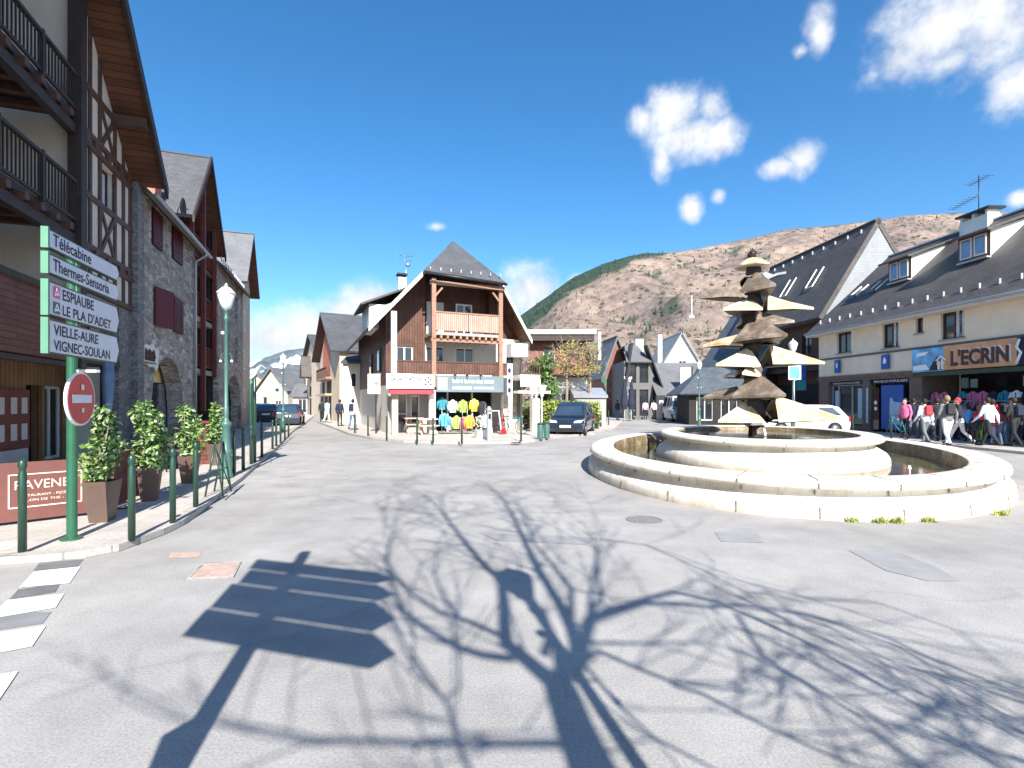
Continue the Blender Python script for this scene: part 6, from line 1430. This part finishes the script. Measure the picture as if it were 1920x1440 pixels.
# ------------------------------------------------------------------ vehicles
def car(name, label, loc, rz, paint, kind='mpv', plate_front=True):
    """length along x, front at +x"""
    t = thing(name, label, 'car', loc, rz)
    if kind == 'mpv': L, Wd, Hh = 4.1, 1.70, 1.58; body = [(-2.0,.25),(-2.05,.55),(-1.98,.92),(-1.2,.96),(1.0,.93),(1.75,.76),(2.02,.58),(2.05,.30),(1.95,.20),(-1.9,.20)]; gh = [(-1.93,.90),(-1.72,1.45),(-1.2,1.57),(.1,1.58),(.55,1.42),(1.32,.88)]
    elif kind == 'hatch': L, Wd, Hh = 3.9, 1.66, 1.45; body = [(-1.9,.25),(-1.95,.55),(-1.88,.88),(-1.2,.92),(.85,.90),(1.7,.76),(1.93,.56),(1.95,.30),(1.85,.20),(-1.8,.20)]; gh = [(-1.86,.86),(-1.5,1.34),(-1.1,1.44),(.0,1.45),(.35,1.36),(1.05,.86)]
    else: L, Wd, Hh = 4.9, 1.85, 2.1; body = [(-2.4,.3),(-2.42,.6),(-2.4,1.15),(-1.2,1.16),(1.2,1.12),(2.2,.95),(2.4,.6),(2.4,.3),(2.3,.2),(-2.3,.2)]; gh = [(-2.4,1.1),(-2.36,2.0),(-2.1,2.1),(.7,2.1),(1.0,2.0),(1.7,1.08)]
    h = Wd/2; m = MB(); n = len(body)
    inset = lambda z, b: h-(.0 if .35 < z < .8 else .05 if z <= .35 else .04)-b
    vs = [(x, s*inset(z, 0), z) for s in (-1, 1) for x, z in body]
    m.add(vs, [tuple(range(n)), tuple(reversed(range(n, 2*n)))]+[((i+1) % n, i, i+n, (i+1) % n+n) for i in range(n)])
    bd = m.build('body', paint, t, bevel=.05)
    k = len(gh); m = MB(); zr = max(z for _, z in gh); zb = gh[0][1]
    w = lambda z: h-.06-.20*(z-zb)/(zr-zb)
    m.add([(x, s*w(z), z) for s in (-1, 1) for x, z in gh], [tuple(range(k)), tuple(reversed(range(k, 2*k)))]+[((i+1) % k, i, i+k, (i+1) % k+k) for i in range(k)])
    m.build('cabin', paint, t, bevel=.04)
    # glazing stands a few mm proud of the cabin
    g = MB(); c = Vector((sum(x for x, _ in gh)/k, 0, (zb+zr)/2))
    xs0, xs1 = gh[0][0], gh[-1][0]
    for s in (-1, 1):
        pts = []
        for (x, z) in ((gh[0][0]+.28, zb+.08), (gh[1][0]+.28, zr-.13), (gh[-2][0]-.08, zr-.13), (gh[-1][0]-.36, zb+.08)): pts.append((x, s*(w(z)+.012), z))
        g.prism(pts, (0, -s*.01, 0))
        
    def glass_on(a, b, ins=.10):
        (x0, z0), (x1, z1) = a, b; d = Vector((x1-x0, 0, z1-z0)); nrm = Vector((d.z, 0, -d.x)).normalized()
        if nrm.x*(1 if x0 > 0 else -1) < 0: nrm = -nrm
        p0 = Vector((x0, 0, z0))+d*.10+nrm*.014; p1 = Vector((x0, 0, z0))+d*.92+nrm*.014
        g.prism([(p0.x, -(w(z0)-ins), p0.z), (p0.x, (w(z0)-ins), p0.z), (p1.x, (w(z1)-ins), p1.z), (p1.x, -(w(z1)-ins), p1.z)], -nrm*.01)
    glass_on(gh[-1], gh[-2]); glass_on(gh[0], gh[1]); g.build('window', 'car glass', t)
    g = MB()
    for s in (-1, 1):
        for x in (-.55, .45): g.bar((x, s*(w(zb)+.016), zb+.05), (x, s*(w(zr)+.022), zr-.1), .07, .02, up=(1, 0, 0))
    g.build('door_pillar', paint, t)
    xf = body[6][0]; 
    for s in (-1, 1):
        for x in (-L/2+.72, L/2-.78):
            q = MB(); y = s*(h-.10); q.tube([(x, y-s*.10, .31), (x, y+s*.105, .31)], .31, 24); wh = q.build('wheel', 'rubber', t)
            q = MB(); q.tube([(x, y+s*.09, .31), (x, y+s*.118, .31)], .19, 16); q.build('rim', 'steel', wh)
        q = MB(); q.prism([(xf-.30, s*(h-.005), .64), (xf-.08, s*(h-.16), .62), (xf-.11, s*(h-.16), .73), (xf-.34, s*(h-.03), .77)], (.03, s*.012, 0)); q.prism([(xf+.012, s*(h-.46), .61), (xf+.012, s*(h-.12), .62), (xf-.06, s*(h-.12), .74), (xf-.06, s*(h-.42), .70)], (.02, 0, .01)); q.build('headlight', 'headlamp', t)
        xb = body[1][0]; q = MB(); q.box(xb-.008, xb+.10, min(s*(h-.11), s*(h-.02)), max(s*(h-.11), s*(h-.02)), .66, .90 if kind != 'van' else 1.2); q.build('tail_light', 'tail lamp', t)
        q = MB(); q.ball((gh[-1][0]-.35, s*(h+.10), zb+.12), .10, 8, 0, (.7, 1, .7)); q.build('mirror', paint, t)
        q = MB()
        for xx in (-.05,): q.box(xx, xx+.14, s*h-.008, s*h+.012, .76, .79)
        q.build('handle', 'black', t)
    q = MB(); q.box(xf-.02, xf+.022, -.5, .5, .24, .42); q.box(xf-.02, xf+.02, -.32, .32, .54, .62); q.build('grille', 'black', t)
    q = MB(); q.box(xf+.02, xf+.034, -.26, .26, .40, .51); q.box(body[1][0]-.03, body[1][0]-.01, -.26, .26, .62, .73); q.build('number_plate', 'white paint', t)
    return t
car('parked_car', 'dark blue people carrier parked facing the square in front of the hedge', (3.05, 25.3, .0), R(-107), 'car dark')
car('parked_car', 'dark blue grey hatchback seen from behind in the left street', (P2(543, 34)[0], 34, 0), R(108), 'car dark', 'hatch')
car('parked_car', 'dark car parked by the far bollards left of the blue grey hatchback', (P2(506, 39)[0], 39, 0), R(108), 'car dark', 'hatch')
car('parked_car', 'dark car deepest in the left street by the stone cottage', (P2(492, 46)[0], 46, 0), R(100), 'car green', 'hatch')
car('white_van', 'white van parked in front of the large grey slate roof', (P2(1272, 42)[0], 42, 0), R(-95), 'car white', 'van')
car('white_car', 'white car passing behind the right side of the fountain', (P2(1500, 25)[0], 25, 0), R(172), 'car white', 'hatch')

# ------------------------------------------------------------------ people
def seg_d(p, a, b):
    ab = b-a; t = max(0, min(1, (p-a).dot(ab)/max(ab.dot(ab), 1e-9))); return (p-(a+ab*t)).length
POSE = {}
def body_mesh(pose):
    if pose in POSE: return POSE[pose]
    V = Vector; S = 1
    kn = {'stand': ((-.02, .0), (-.02, .01)), 'walk': ((-.13, -.20), (.04, .24)), 'stride': ((-.18, -.33), (.07, .36)), 'bend': ((-.05, .0), (-.10, -.04))}[pose]
    lean = {'stand': 0, 'walk': -.03, 'stride': -.06, 'bend': -.30}[pose]
    hip = V((0, 0, .92)); ch = V((0, lean*.7, 1.28)); nk = V((0, lean, 1.47-(.10 if pose == 'bend' else 0))); hd = V((0, lean-.02-(.05 if pose == 'bend' else 0), nk.z+.135))
    caps = []   # (a, b, ra, rb, material)
    for i, s in enumerate((-1, 1)):
        ky, ay = kn[i]; kz = .49; az = .09+(.07 if i == 1 and pose in ('walk', 'stride') else 0)
        H, K, A = V((s*.092, 0, .90)), V((s*.10, ky, kz)), V((s*.10, ay, az)); caps += [(H, K, .092, .062, 1), (K, A, .06, .042, 1), (A+V((0, .03, -.03)), A+V((0, -.15, -.045)), .043, .036, 2)]
    caps += [(hip, ch, .135, .15, 0), (ch, ch+V((0, 0, .10)), .15, .12, 0), (nk-V((0, 0, .05)), hd, .052, .05, 3)]
    hands = []
    for i, s in enumerate((-1, 1)):
        sw = {'stand': (0, .0), 'walk': (.13, -.14), 'stride': (.2, -.22), 'bend': (-.28, -.35)}[pose][i]
        Sh = V((s*.175, lean*.95, nk.z-.075)); E = V((s*.235, Sh.y+sw*.5+.03, Sh.z-.29)); Wr = V((s*.235, Sh.y+sw-.05, Sh.z-.52+abs(sw)*.25))
        caps += [(V((0, lean*.95, nk.z-.08)), Sh, .07, .068, 0), (Sh, E, .062, .05, 0), (E, Wr, .048, .034, 0)]
        hd2 = (Wr-E).normalized(); caps += [(Wr, Wr+hd2*.085, .03, .032, 3)]; hands.append((Wr+hd2*.085, hd2, s))
    m = MB()
    for a, b, ra, rb, mt in caps:
        wide = mt == 0 and ra > .1
        n0 = len(m.v); m.tube([a-(b-a).normalized()*ra*.45, a, b, b+(b-a).normalized()*rb*.45], [ra*.7, ra, rb, rb*.7], 12)
        if wide:
            for i in range(n0, len(m.v)): m.v[i].x *= 1.18; m.v[i].y = (m.v[i].y-ch.y*.5)*.80+ch.y*.5
    m.ball(hd, .1, 14, 0, (.80, .95, 1.16)); m.ball(hd+V((0, -.098, -.012)), .018, 6, 0, (.8, 1, 1.3)); m.ball(hd+V((0, -.075, -.075)), .04, 8)
    for s in (-1, 1): m.ball(hd+V((s*.082, .0, -.01)), .022, 6, 0, (.5, 1, 1.4))
    me = bpy.data.meshes.new('tmp'); me.from_pydata([tuple(v) for v in m.v], [], m.f); ob = bpy.data.objects.new('tmp', me); COL.objects.link(ob)
    r = ob.modifiers.new('r', 'REMESH'); r.mode = 'VOXEL'; r.voxel_size = .0155; s_ = ob.modifiers.new('s', 'SMOOTH'); s_.iterations = 3; s_.factor = .5
    dg = bpy.context.evaluated_depsgraph_get(); dg.update(); out = bpy.data.meshes.new_from_object(ob.evaluated_get(dg)); bpy.data.objects.remove(ob)
    vs = [v.co.copy() for v in out.vertices]; fs = [tuple(p.vertices) for p in out.polygons]; ms = []
    for f in fs:
        c = sum((vs[i] for i in f), Vector())/len(f); best = 1e9; bm = 0
        if (c-hd).length < .125 and c.z > nk.z+.02: bm = 3
        else:
            for a, b, ra, rb, mt in caps:
                d = seg_d(c, a, b)-max(ra, rb)
                if d < best: best = d; bm = mt
            if bm in (0, 1): bm = 1 if c.z < .86 and abs(c.x) < .2 and bm == 0 else bm
        ms.append(bm)
    bpy.data.meshes.remove(out); b = MB(); b.v = vs; b.f = fs; b.m = ms; b.sm = [True]*len(fs)
    for (p, d, s) in hands:      # five separate fingers rooted in each palm
        side = Vector((0, 1, 0))
        for k in range(4):
            q = p+side*(k-1.5)*.017-d*.008; L = (.062, .075, .07, .055)[k]; b.tube([q, q+d*L*.55, q+d*L*.95+Vector((-s*.018, 0, 0))], [.0085, .008, .006], 6, 3)
        q = p-d*.05-side*.028; b.tube([q, q-side*.022+d*.03, q-side*.02+d*.058], [.0095, .009, .007], 6, 3)
    for s in (-1, 1): b.ball(hd+V((s*.03, -.088, .012)), .011, 6, 4)
    b.tube([hd+V((-.022, -.094, -.05)), hd+V((.022, -.094, -.05))], .005, 5, 5)
    POSE[pose] = (b, hd, ch, nk); return POSE[pose]
PB = {}
def person(loc, rz, label, pose, top, legs, shoes='dark cloth', hair='hair dark', pack=None, sc=1.0, hat=None, sleeves=None):
    b, hd, ch, nk = body_mesh(pose); t = thing('person', label, 'person', loc, rz)
    key = (pose, top, legs, shoes)
    if key in PB: o = PB[key].copy(); COL.objects.link(o); o.parent = t
    else: o = b.build('body', [top, legs, shoes, 'skin', 'black', 'sign red'], t); PB[key] = o
    h = MB(); n = 14; h.ball(hd+Vector((0, .016, .022)), .108, n, 0, (.84, .93, 1.13)); 
    h.v = [v if v.y > hd.y-.055 or v.z > hd.z+.065 else Vector((v.x*.7, hd.y-.04, max(v.z, hd.z+.055))) for v in h.v]
    h.build('hair', hat or hair, t)
    if pack:
        k = MB(); y = ch.y+.11; n0 = 0; k.add([(x*w, y+dy, ch.z+dz) for (w, dy, dz) in ((.13, 0, -.20), (.145, .13, -.17), (.13, 0, .19), (.10, .10, .20)) for x in (-1, 1)], [(0,2,3,1),(2,6,7,3),(6,4,5,7),(0,1,5,4),(0,4,6,2),(1,3,7,5)])
        p_ = k.build('backpack', pack, t, bevel=.03)
        s_ = MB()
        for s in (-1, 1): s_.tube([(s*.09, y+.02, ch.z+.17), (s*.10, ch.y-.02, nk.z-.005), (s*.10, ch.y-.15, ch.z+.05), (s*.12, ch.y-.10, ch.z-.16)], .014, 6)
        s_.build('strap', pack, p_)
    sc *= .96; t.scale = (sc, sc, sc); return t
def pg(px, py, z=.075): g = G(px, py, z); return (g.x, g.y, z)
PEOPLE = [
 (1697, 822, -70, 'person in a pink jacket by the bank door, nearest the fountain', 'stand', 'pink', 'dark cloth', None, 1.0, None),
 (1735, 832, 185, 'person in white sleeves with a red backpack walking on the right pavement', 'walk', 'white cloth', 'grey cloth', 'red cloth', .98, None),
 (1757, 826, 150, 'person all in black behind the red backpack walker', 'stand', 'dark cloth', 'dark cloth', None, 1.0, None),
 (1777, 838, 175, 'person in a dark grey jacket with a pale strapped backpack and white leggings', 'walk', 'grey cloth', 'white cloth', 'dark cloth', 1.04, 'hair fair'),
 (1800, 833, -120, 'person with reddish cap and white trousers stepping beside the dark grey jacket', 'stride', 'dark cloth', 'white cloth', None, 1.0, 'red cloth'),
 (1816, 828, 160, 'child in a bright blue jacket among the shoppers', 'stand', 'sky blue', 'dark cloth', None, .84, None),
 (1836, 829, 180, 'child in a red jacket and lime trousers right of the blue jacket', 'stand', 'red cloth', 'lime', None, .84, 'hair fair'),
 (1856, 838, 190, 'person in a white jacket and black trousers striding past the ski shop', 'stride', 'white cloth', 'dark cloth', None, 1.0, None),
 (1874, 829, 170, 'person in purple behind the white jacket walker', 'stand', 'lilac', 'navy', None, .95, None),
 (1884, 836, 200, 'person in a red jacket and jeans leaning with a dark backpack', 'bend', 'red cloth', 'denim', 'dark cloth', 1.03, None),
 (1712, 822, 120, 'person in a black coat and jeans behind the pink jacket', 'walk', 'navy', 'denim', None, 1.0, None),
 (1748, 830, 230, 'child in a pale blue jacket right beside the red backpack walker', 'walk', 'pale blue', 'navy', None, .72, None),
 (1768, 824, 10, 'person facing the square in a dark jacket near the shop racks', 'stand', 'dark cloth', 'denim', None, 1.0, 'hair fair'),
 (1791, 824, 30, 'person in an orange top at the ski shop racks', 'stand', 'orange', 'navy', None, .98, None),
 (1808, 822, 60, 'person in a teal jacket deep in the ski shop crowd', 'stand', 'teal cloth', 'dark cloth', None, 1.0, None),
 (1828, 836, 150, 'small child in navy at the front of the ski shop crowd', 'walk', 'navy', 'dark cloth', None, .66, 'red cloth'),
 (1846, 823, 330, 'person in a grey jacket facing out of the ski shop', 'stand', 'grey cloth', 'navy', None, 1.0, None),
 (1866, 834, 200, 'child in purple trousers between the white jacket and the red jacket', 'walk', 'pink', 'lilac', None, .7, None),
 (1896, 829, 170, 'person in a white hooded top at the right end of the racks', 'stand', 'white cloth', 'denim', None, 1.0, None),
 (1903, 838, 190, 'person in dark clothes walking in front near the right edge', 'walk', 'dark cloth', 'dark cloth', 'navy', 1.0, None),
 (1911, 835, 160, 'person in grey at the right edge of the view', 'walk', 'grey cloth', 'navy', None, 1.0, None),
 (661, 807, 170, 'person in a white top and jeans with a dark backpack walking up the left street', 'walk', 'white cloth', 'denim', 'navy', 1.0, None),
 (637, 799, 180, 'person in dark clothes at the arch of the red gabled house', 'stand', 'navy', 'dark cloth', None, 1.0, None),
 (613, 793, 160, 'person in a pale blue top before the yellow gabled house', 'walk', 'pale blue', 'white cloth', None, 1.0, None),
 (604, 792, 200, 'person in black far up the left street', 'stand', 'dark cloth', 'dark cloth', None, 1.0, None),
 (1210, 786, 180, 'distant person in a pink top in front of the dark chalet', 'stand', 'pink pale', 'navy', None, 1.0, None),
 (1186, 787, 90, 'distant person in a teal top under the closed parasols', 'stand', 'teal cloth', 'dark cloth', None, 1.0, None),
 (1158, 788, 120, 'distant person in dark clothes left of the closed parasols', 'stand', 'dark cloth', 'denim', None, 1.0, None),
 (1226, 786, 200, 'distant person in white beside the dark chalet shop', 'walk', 'white cloth', 'dark cloth', None, 1.0, None)]
for (px, py, rz, l, pose, top, legs, pack, sc, hair) in PEOPLE:
    person(pg(px, py), R(rz), l, pose, top, legs, pack=pack, sc=sc, hat=hair)
def bicycle(loc, rz, label):
    t = thing('bicycle', label, 'bicycle', loc, rz)
    for x in (-.5, .52):
        m = MB(); m.tube([(x+.33*math.cos(a*math.pi/10), 0, .34+.33*math.sin(a*math.pi/10)) for a in range(21)], .014, 6, cap=False)
        w = m.build('wheel', 'rubber', t); m = MB()
        for a in range(8): m.tube([(x, 0, .34), (x+.32*math.cos(a*math.pi/4), 0, .34+.32*math.sin(a*math.pi/4))], .003, 4)
        m.build('spokes', 'steel', w)
    m = MB()
    for a, b in (((-.5, .34), (-.12, .32)), ((-.12, .32), (-.25, .80)), ((-.25, .74), (.35, .78)), ((-.12, .32), (.38, .68)), ((-.5, .34), (-.25, .74)), ((.52, .34), (.36, .90))): m.tube([(a[0], 0, a[1]), (b[0], 0, b[1])], .016, 6)
    m.build('frame', 'teal cloth', t); m = MB(); m.tube([(.36, -.25, .95), (.34, 0, .93), (.36, .25, .95)], .013, 6); m.build('handlebar', 'dark metal', t); m = MB(); m.box(-.38, -.14, -.06, .06, .82, .86); m.build('saddle', 'black', t)
p = pg(1684, 823); bicycle((p[0], p[1], .075), R(80), 'bicycle leaning at the kerb below the blue bank poster')
p = pg(955, 815); bicycle((p[0]+.1, p[1]+.3, .075), R(20), 'bicycle leaning by the stone pillar beside the chalkboard')

# ------------------------------------------------------------------ planting
mat('hedge core shade', (.03, .035, .018), .95, .4, 12)  # near black core stands in for the shade inside the hedge
def hedge():
    rng = random.Random(30); t = thing('hedge', 'clipped yellow green hedge behind the parked dark car', 'hedge', P2(1052, 28.6), 0); m = MB()
    leaves(m, P2(1052, 28.6)[:2]+(.98,), (2.2, .45, .66), 3600, .16, rng, 0, 4, .55)
    x0 = P2(1052, 28.6)[0]
    for k in range(2200): 
        m2 = Vector((x0+rng.uniform(-2.2, 2.2), 28.6+rng.uniform(-.45, .45), rng.uniform(.35, 1.62))); 
        leaves(m, m2, (.05, .05, .05), 1, .15, rng, 1 if m2.z < 1.2 else 2, 2, .5)
    o = m.build('foliage', ['leaf dark', 'leaf mid', 'leaf yellow', 'leaf bright'], t, off=(x0, 28.6, 0))
    m = MB(); m.box(x0-2.1, x0+2.1, 28.45, 28.8, 0, 1.0); m.build('core', 'hedge core shade', t, off=(x0, 28.6, 0))
hedge()
def crown_tree(name, label, loc, h, rad, zc, mats, n, leaf, seed, trunk='bark pale', shell=.45, tr=.09, twig=False):
    rng = random.Random(seed); t = thing(name, label, 'tree', loc, 0); m = MB()
    m.tube([(0, 0, 0), (.03, .02, zc*.5), (0, 0, zc)], [tr*1.3, tr, tr*.6], 8)
    tips = []
    for k in range(9):
        a = k*2.4+rng.uniform(-.3, .3); z = zc-rad[2]*.55+k*rad[2]*.12; e = Vector((rad[0]*.75*math.cos(a), rad[1]*.75*math.sin(a), min(h-.2, z+rad[2]*rng.uniform(.3, .9))))
        m.tube([(0, 0, z), (e.x*.5, e.y*.5, z+(e.z-z)*.35), tuple(e)], [tr*.6, tr*.35, tr*.12], 6); tips.append(e)
        if twig:
            for q in range(9):
                s = Vector((e.x*.5, e.y*.5, z+(e.z-z)*.35)).lerp(e, rng.random()); d = Vector((rng.gauss(0, .5), rng.gauss(0, .5), rng.uniform(-.1, .8)))*rad[0]*.5; m.tube([s, s+d*.5+Vector((0, 0, .05)), s+d], [.02, .012, .004], 4)
    m.build('trunk', trunk, t); f = MB()
    for k in range(22):
        while True:
            d = Vector((rng.uniform(-1, 1), rng.uniform(-1, 1), rng.uniform(-1, 1)))
            if d.length < 1: break
        c = Vector((d.x*rad[0]*.78, d.y*rad[1]*.78, zc+d.z*rad[2]*.8)); r = rng.uniform(.25, .42)*rad[0]
        leaves(f, c, (r, r, r*.8), n//22, leaf, rng, 0, len(mats), shell)
    f.build('crown', mats, t)
crown_tree('evergreen_tree', 'dense dark green evergreen beside the right wall of the central chalet', P2(1018, 30.2), 5.6, (1.0, .9, 1.9), 3.3, ['leaf dark', 'leaf mid', 'leaf dark', 'leaf bright'], 2600, .16, 41)
crown_tree('evergreen_tree', 'small bright green tree right behind the hedge next to the dark evergreen', P2(1030, 29.8), 3.4, (.6, .55, .9), 2.1, ['leaf mid', 'leaf dark', 'leaf bright'], 1400, .14, 42)
crown_tree('ochre_tree', 'nearly bare ochre tree in front of the white fascia house, left of two', P2(1062, 31), 5.8, (1.3, 1.2, 1.3), 4.3, ['twig ochre', 'twig ochre dull', 'leaf yellow', 'bark twig light'], 1300, .13, 43, twig=True)
crown_tree('ochre_tree', 'nearly bare ochre tree with a pale trunk, right of two behind the parked dark car', P2(1106, 31.5), 5.6, (1.1, 1.1, 1.4), 4.0, ['twig ochre', 'twig ochre dull', 'leaf yellow', 'leaf mid'], 1200, .13, 44, twig=True)
rngw = random.Random(50)
for k, (px, py, l) in enumerate(((1598, 978, 'small weed tuft at the fountain foot, leftmost'), (1650, 980, 'small weed tuft at the fountain foot, second from left'), (1680, 980, 'small weed tuft at the fountain foot, third from left'), (1740, 978, 'small weed tuft at the fountain foot, fourth from left'), (1876, 966, 'small weed tuft at the right end of the fountain foot'))):
    g = G(px, py); m = MB(); 
    for q in range(60):
        a = rngw.uniform(0, 6.28); r = rngw.uniform(0, .11); b0 = Vector((r*math.cos(a), r*.5*math.sin(a), 0)); d = Vector((rngw.gauss(0, .03), rngw.gauss(0, .03), rngw.uniform(.03, .10))); w_ = Vector((rngw.gauss(0, 1), rngw.gauss(0, 1), 0)).normalized()*.008
        m.add([b0-w_, b0+w_, b0+d+w_*.3, b0+d-w_*.3], [(0, 1, 2, 3)], rngw.randrange(2))
    o = m.build('weed_tuft', ['leaf yellow', 'leaf bright']); o.location = (g.x, g.y-.02, 0); tag(o, l, 'weed', 'weeds at the foot of the fountain')

# ------------------------------------------------------------------ the bare tree beside the photographer that throws the branching shadow
def big_tree():
    rng = random.Random(77); base = Vector((1.30, -2.1, 0)); TE = math.tan(EL)
    t = thing('bare_tree', 'bare plane tree behind the camera, seen as the branching shadow across the road', 'tree', base, 0)
    def up(px, py, d=0):      # point of the crown whose shadow falls there, d metres nearer than the trunk's plane
        s = G(px, py); al = (s-base).x*SD.x+(s-base).y*SD.y-d; return Vector((s.x-SD.x*al, s.y-SD.y*al, al*TE))
    m = MB(); tw = MB(); 
    def limb(px, r0, r1, d0=0, d1=0, sides=8, tws=1.0, first=None):
        r0 *= .74; r1 *= .7; n = len(px); P = []
        for i, (x, y) in enumerate(px): P.append(up(x, y, d0+(d1-d0)*i/(n-1)))
        # refine with a little wander
        Q = [P[0]]
        for a, b in zip(P, P[1:]):
            L = (b-a).length; k = max(1, int(L/.3))
            for j in range(1, k+1): Q.append(a.lerp(b, j/k)+Vector((rng.gauss(0, .008), rng.gauss(0, .02), rng.gauss(0, .008))))
        q = len(Q); m.tube(Q, [r0+(r1-r0)*i/(q-1) for i in range(q)], sides)
        for i in range(2, q):
            r = r0+(r1-r0)*i/(q-1)
            if r > .06: continue
            for _ in range(rng.choice([1, 2, 2]) if rng.random() < tws else 0):
                d = (Q[i]-Q[i-1]).normalized(); s = Vector((rng.gauss(0, 1), rng.gauss(0, .7), rng.gauss(.35, .8))).normalized(); v = (d*1.15+s).normalized(); L = rng.uniform(.4, 1.5)
                p = Q[i]; pts = [p]; 
                for k in range(4): v = (v+Vector((rng.gauss(0, .09), rng.gauss(0, .09), rng.gauss(.03, .09)))).normalized(); p = p+v*L/4; pts.append(p)
                tw.tube(pts, [max(.005, r*.4), .006, .005, .004, .0025], 4)
                for k in (2, 3):
                    v2 = (v+Vector((rng.gauss(0, .45), rng.gauss(0, .45), rng.gauss(0, .45)))).normalized(); tw.tube([pts[k], pts[k]+v2*L*.22, pts[k]+v2*L*.42+Vector((0, 0, .03))], [.006, .0045, .003], 3)
    T0 = up(1110, 1440); m.tube([base-Vector((0, 0, .1)), base.lerp(T0, .5)+Vector((.04, 0, 0)), T0, up(1080, 1370), up(1055, 1300), up(1045, 1275)], [.15, .118, .108, .10, .095, .085], 12)
    limb([(1050, 1290), (1019, 1262), (982, 1240), (952, 1205), (944, 1166), (938, 1091), (908, 1060), (877, 1025), (840, 975), (815, 945), (790, 925)], .085, .012, 0, .3)
    limb([(960, 1235), (900, 1222), (856, 1210), (800, 1180), (760, 1140), (736, 1095), (726, 1050), (738, 985), (750, 950)], .045, .009, 0, -.4)
    limb([(946, 1195), (880, 1170), (820, 1148), (775, 1122), (745, 1085), (700, 1060), (655, 1035)], .035, .008, .1, .6)
    limb([(865, 1163), (838, 1130), (815, 1080), (820, 1040)], .016, .006, 0, .3)
    limb([(1045, 1282), (1062, 1262), (1080, 1245)], .09, .085)
    limb([(1078, 1250), (1080, 1205), (1072, 1179), (1050, 1135), (1012, 1072), (985, 1020), (962, 966), (935, 925), (908, 905)], .07, .014, 0, .5)
    limb([(1085, 1235), (1072, 1160), (1069, 1104), (1040, 1066), (1002, 1020), (985, 975), (970, 940)], .04, .009, 0, -.5)
    limb([(1020, 1230), (1030, 1190), (1000, 1140), (975, 1100)], .045, .012, 0, .3)
    limb([(1050, 1250), (1040, 1200), (1015, 1150), (990, 1110), (970, 1060)], .05, .012, 0, -.2)
    limb([(1085, 1235), (1098, 1166), (1124, 1120), (1125, 1085), (1119, 1029), (1112, 1000)], .035, .008, 0, .4)
    limb([(1085, 1240), (1096, 1165), (1140, 1146), (1172, 1133), (1262, 1110), (1338, 1128), (1420, 1165), (1508, 1200), (1600, 1260), (1718, 1321)], .045, .012, 0, .6, tws=1)
    limb([(1090, 1238), (1118, 1168), (1217, 1133), (1329, 1137), (1374, 1133), (1470, 1146), (1553, 1164), (1660, 1205), (1777, 1245)], .038, .01, 0, -.6)
    limb([(1105, 1160), (1118, 1060), (1122, 1012), (1208, 1021), (1270, 1045), (1329, 1074), (1396, 1110), (1500, 1180)], .026, .007, .2, .9)
    limb([(1085, 1225), (1105, 1204), (1200, 1200), (1306, 1200), (1380, 1180), (1460, 1205)], .026, .007, 0, -.8)
    limb([(1090, 1245), (1125, 1228), (1194, 1254), (1262, 1280), (1365, 1289), (1405, 1267), (1450, 1250)], .03, .007, 0, .8)
    limb([(1380, 1150), (1430, 1230), (1463, 1254), (1530, 1295), (1598, 1334), (1750, 1380), (1911, 1433)], .024, .010, .3, 0)
    limb([(1420, 1140), (1500, 1150), (1598, 1173), (1680, 1205), (1759, 1240), (1911, 1298)], .024, .009, -.4, -.9)
    limb([(1500, 1120), (1650, 1130), (1799, 1182), (1911, 1276)], .018, .009, -.9, -1.3)
    limb([(1262, 1285), (1320, 1305), (1374, 1330), (1460, 1375), (1553, 1415), (1640, 1450)], .02, .009, .4, 1.)
    limb([(1100, 1250), (1170, 1330), (1230, 1390), (1330, 1440)], .02, .01, 0, 1.)
    limb([(1075, 1390), (1044, 1391), (940, 1392), (812, 1390), (700, 1386), (600, 1382), (544, 1379), (450, 1362), (370, 1352)], .035, .008, 0, -.3)
    limb([(881, 1445), (868, 1410), (856, 1388), (850, 1350), (837, 1316), (800, 1285), (769, 1260), (775, 1200), (770, 1120), (790, 1060)], .02, .007, 0, 1.2)
    limb([(835, 1310), (862, 1290), (858, 1235), (846, 1180), (830, 1130)], .012, .005, .4, .9)
    limb([(775, 1410), (790, 1380), (812, 1390)], .012, .01, 0, .3)
    for k in range(16):
        a = rng.uniform(1300, 1900); b = 1080+(a-1300)*.42+rng.uniform(-70, 110); limb([(a, b), (a+60, b+22), (a+140, b+66), (a+240, b+120)], .013, .005, rng.uniform(-1, 1), rng.uniform(-1, 1.6), 5, .8)
    for k in range(14):
        a = rng.uniform(720, 1180); b = rng.uniform(905, 990); limb([(a, b+45), (a-8, b+18), (a-24, b)], .010, .004, rng.uniform(-1, 1), rng.uniform(-1, 1.6), 5, 1)
    m.build('trunk', 'bark', t, off=base); tw.build('twigs', 'bark', t, off=base)
big_tree()

# ------------------------------------------------------------------ air
def haze():
    m = bpy.data.materials.new('air'); m.use_nodes = True; nt = m.node_tree; nt.nodes.clear()
    o = nt.nodes.new('ShaderNodeOutputMaterial'); v = nt.nodes.new('ShaderNodeVolumePrincipled')
    v.inputs['Color'].default_value = (.80, .88, 1, 1); v.inputs['Density'].default_value = .000024; v.inputs['Anisotropy'].default_value = .2
    nt.links.new(v.outputs[0], o.inputs['Volume']); MATS['air'] = m
    b = MB(); b.box(-7400, 7400, -7400, 9600, -6, 760); h = b.build('haze', 'air'); h['kind'] = 'stuff'
haze()
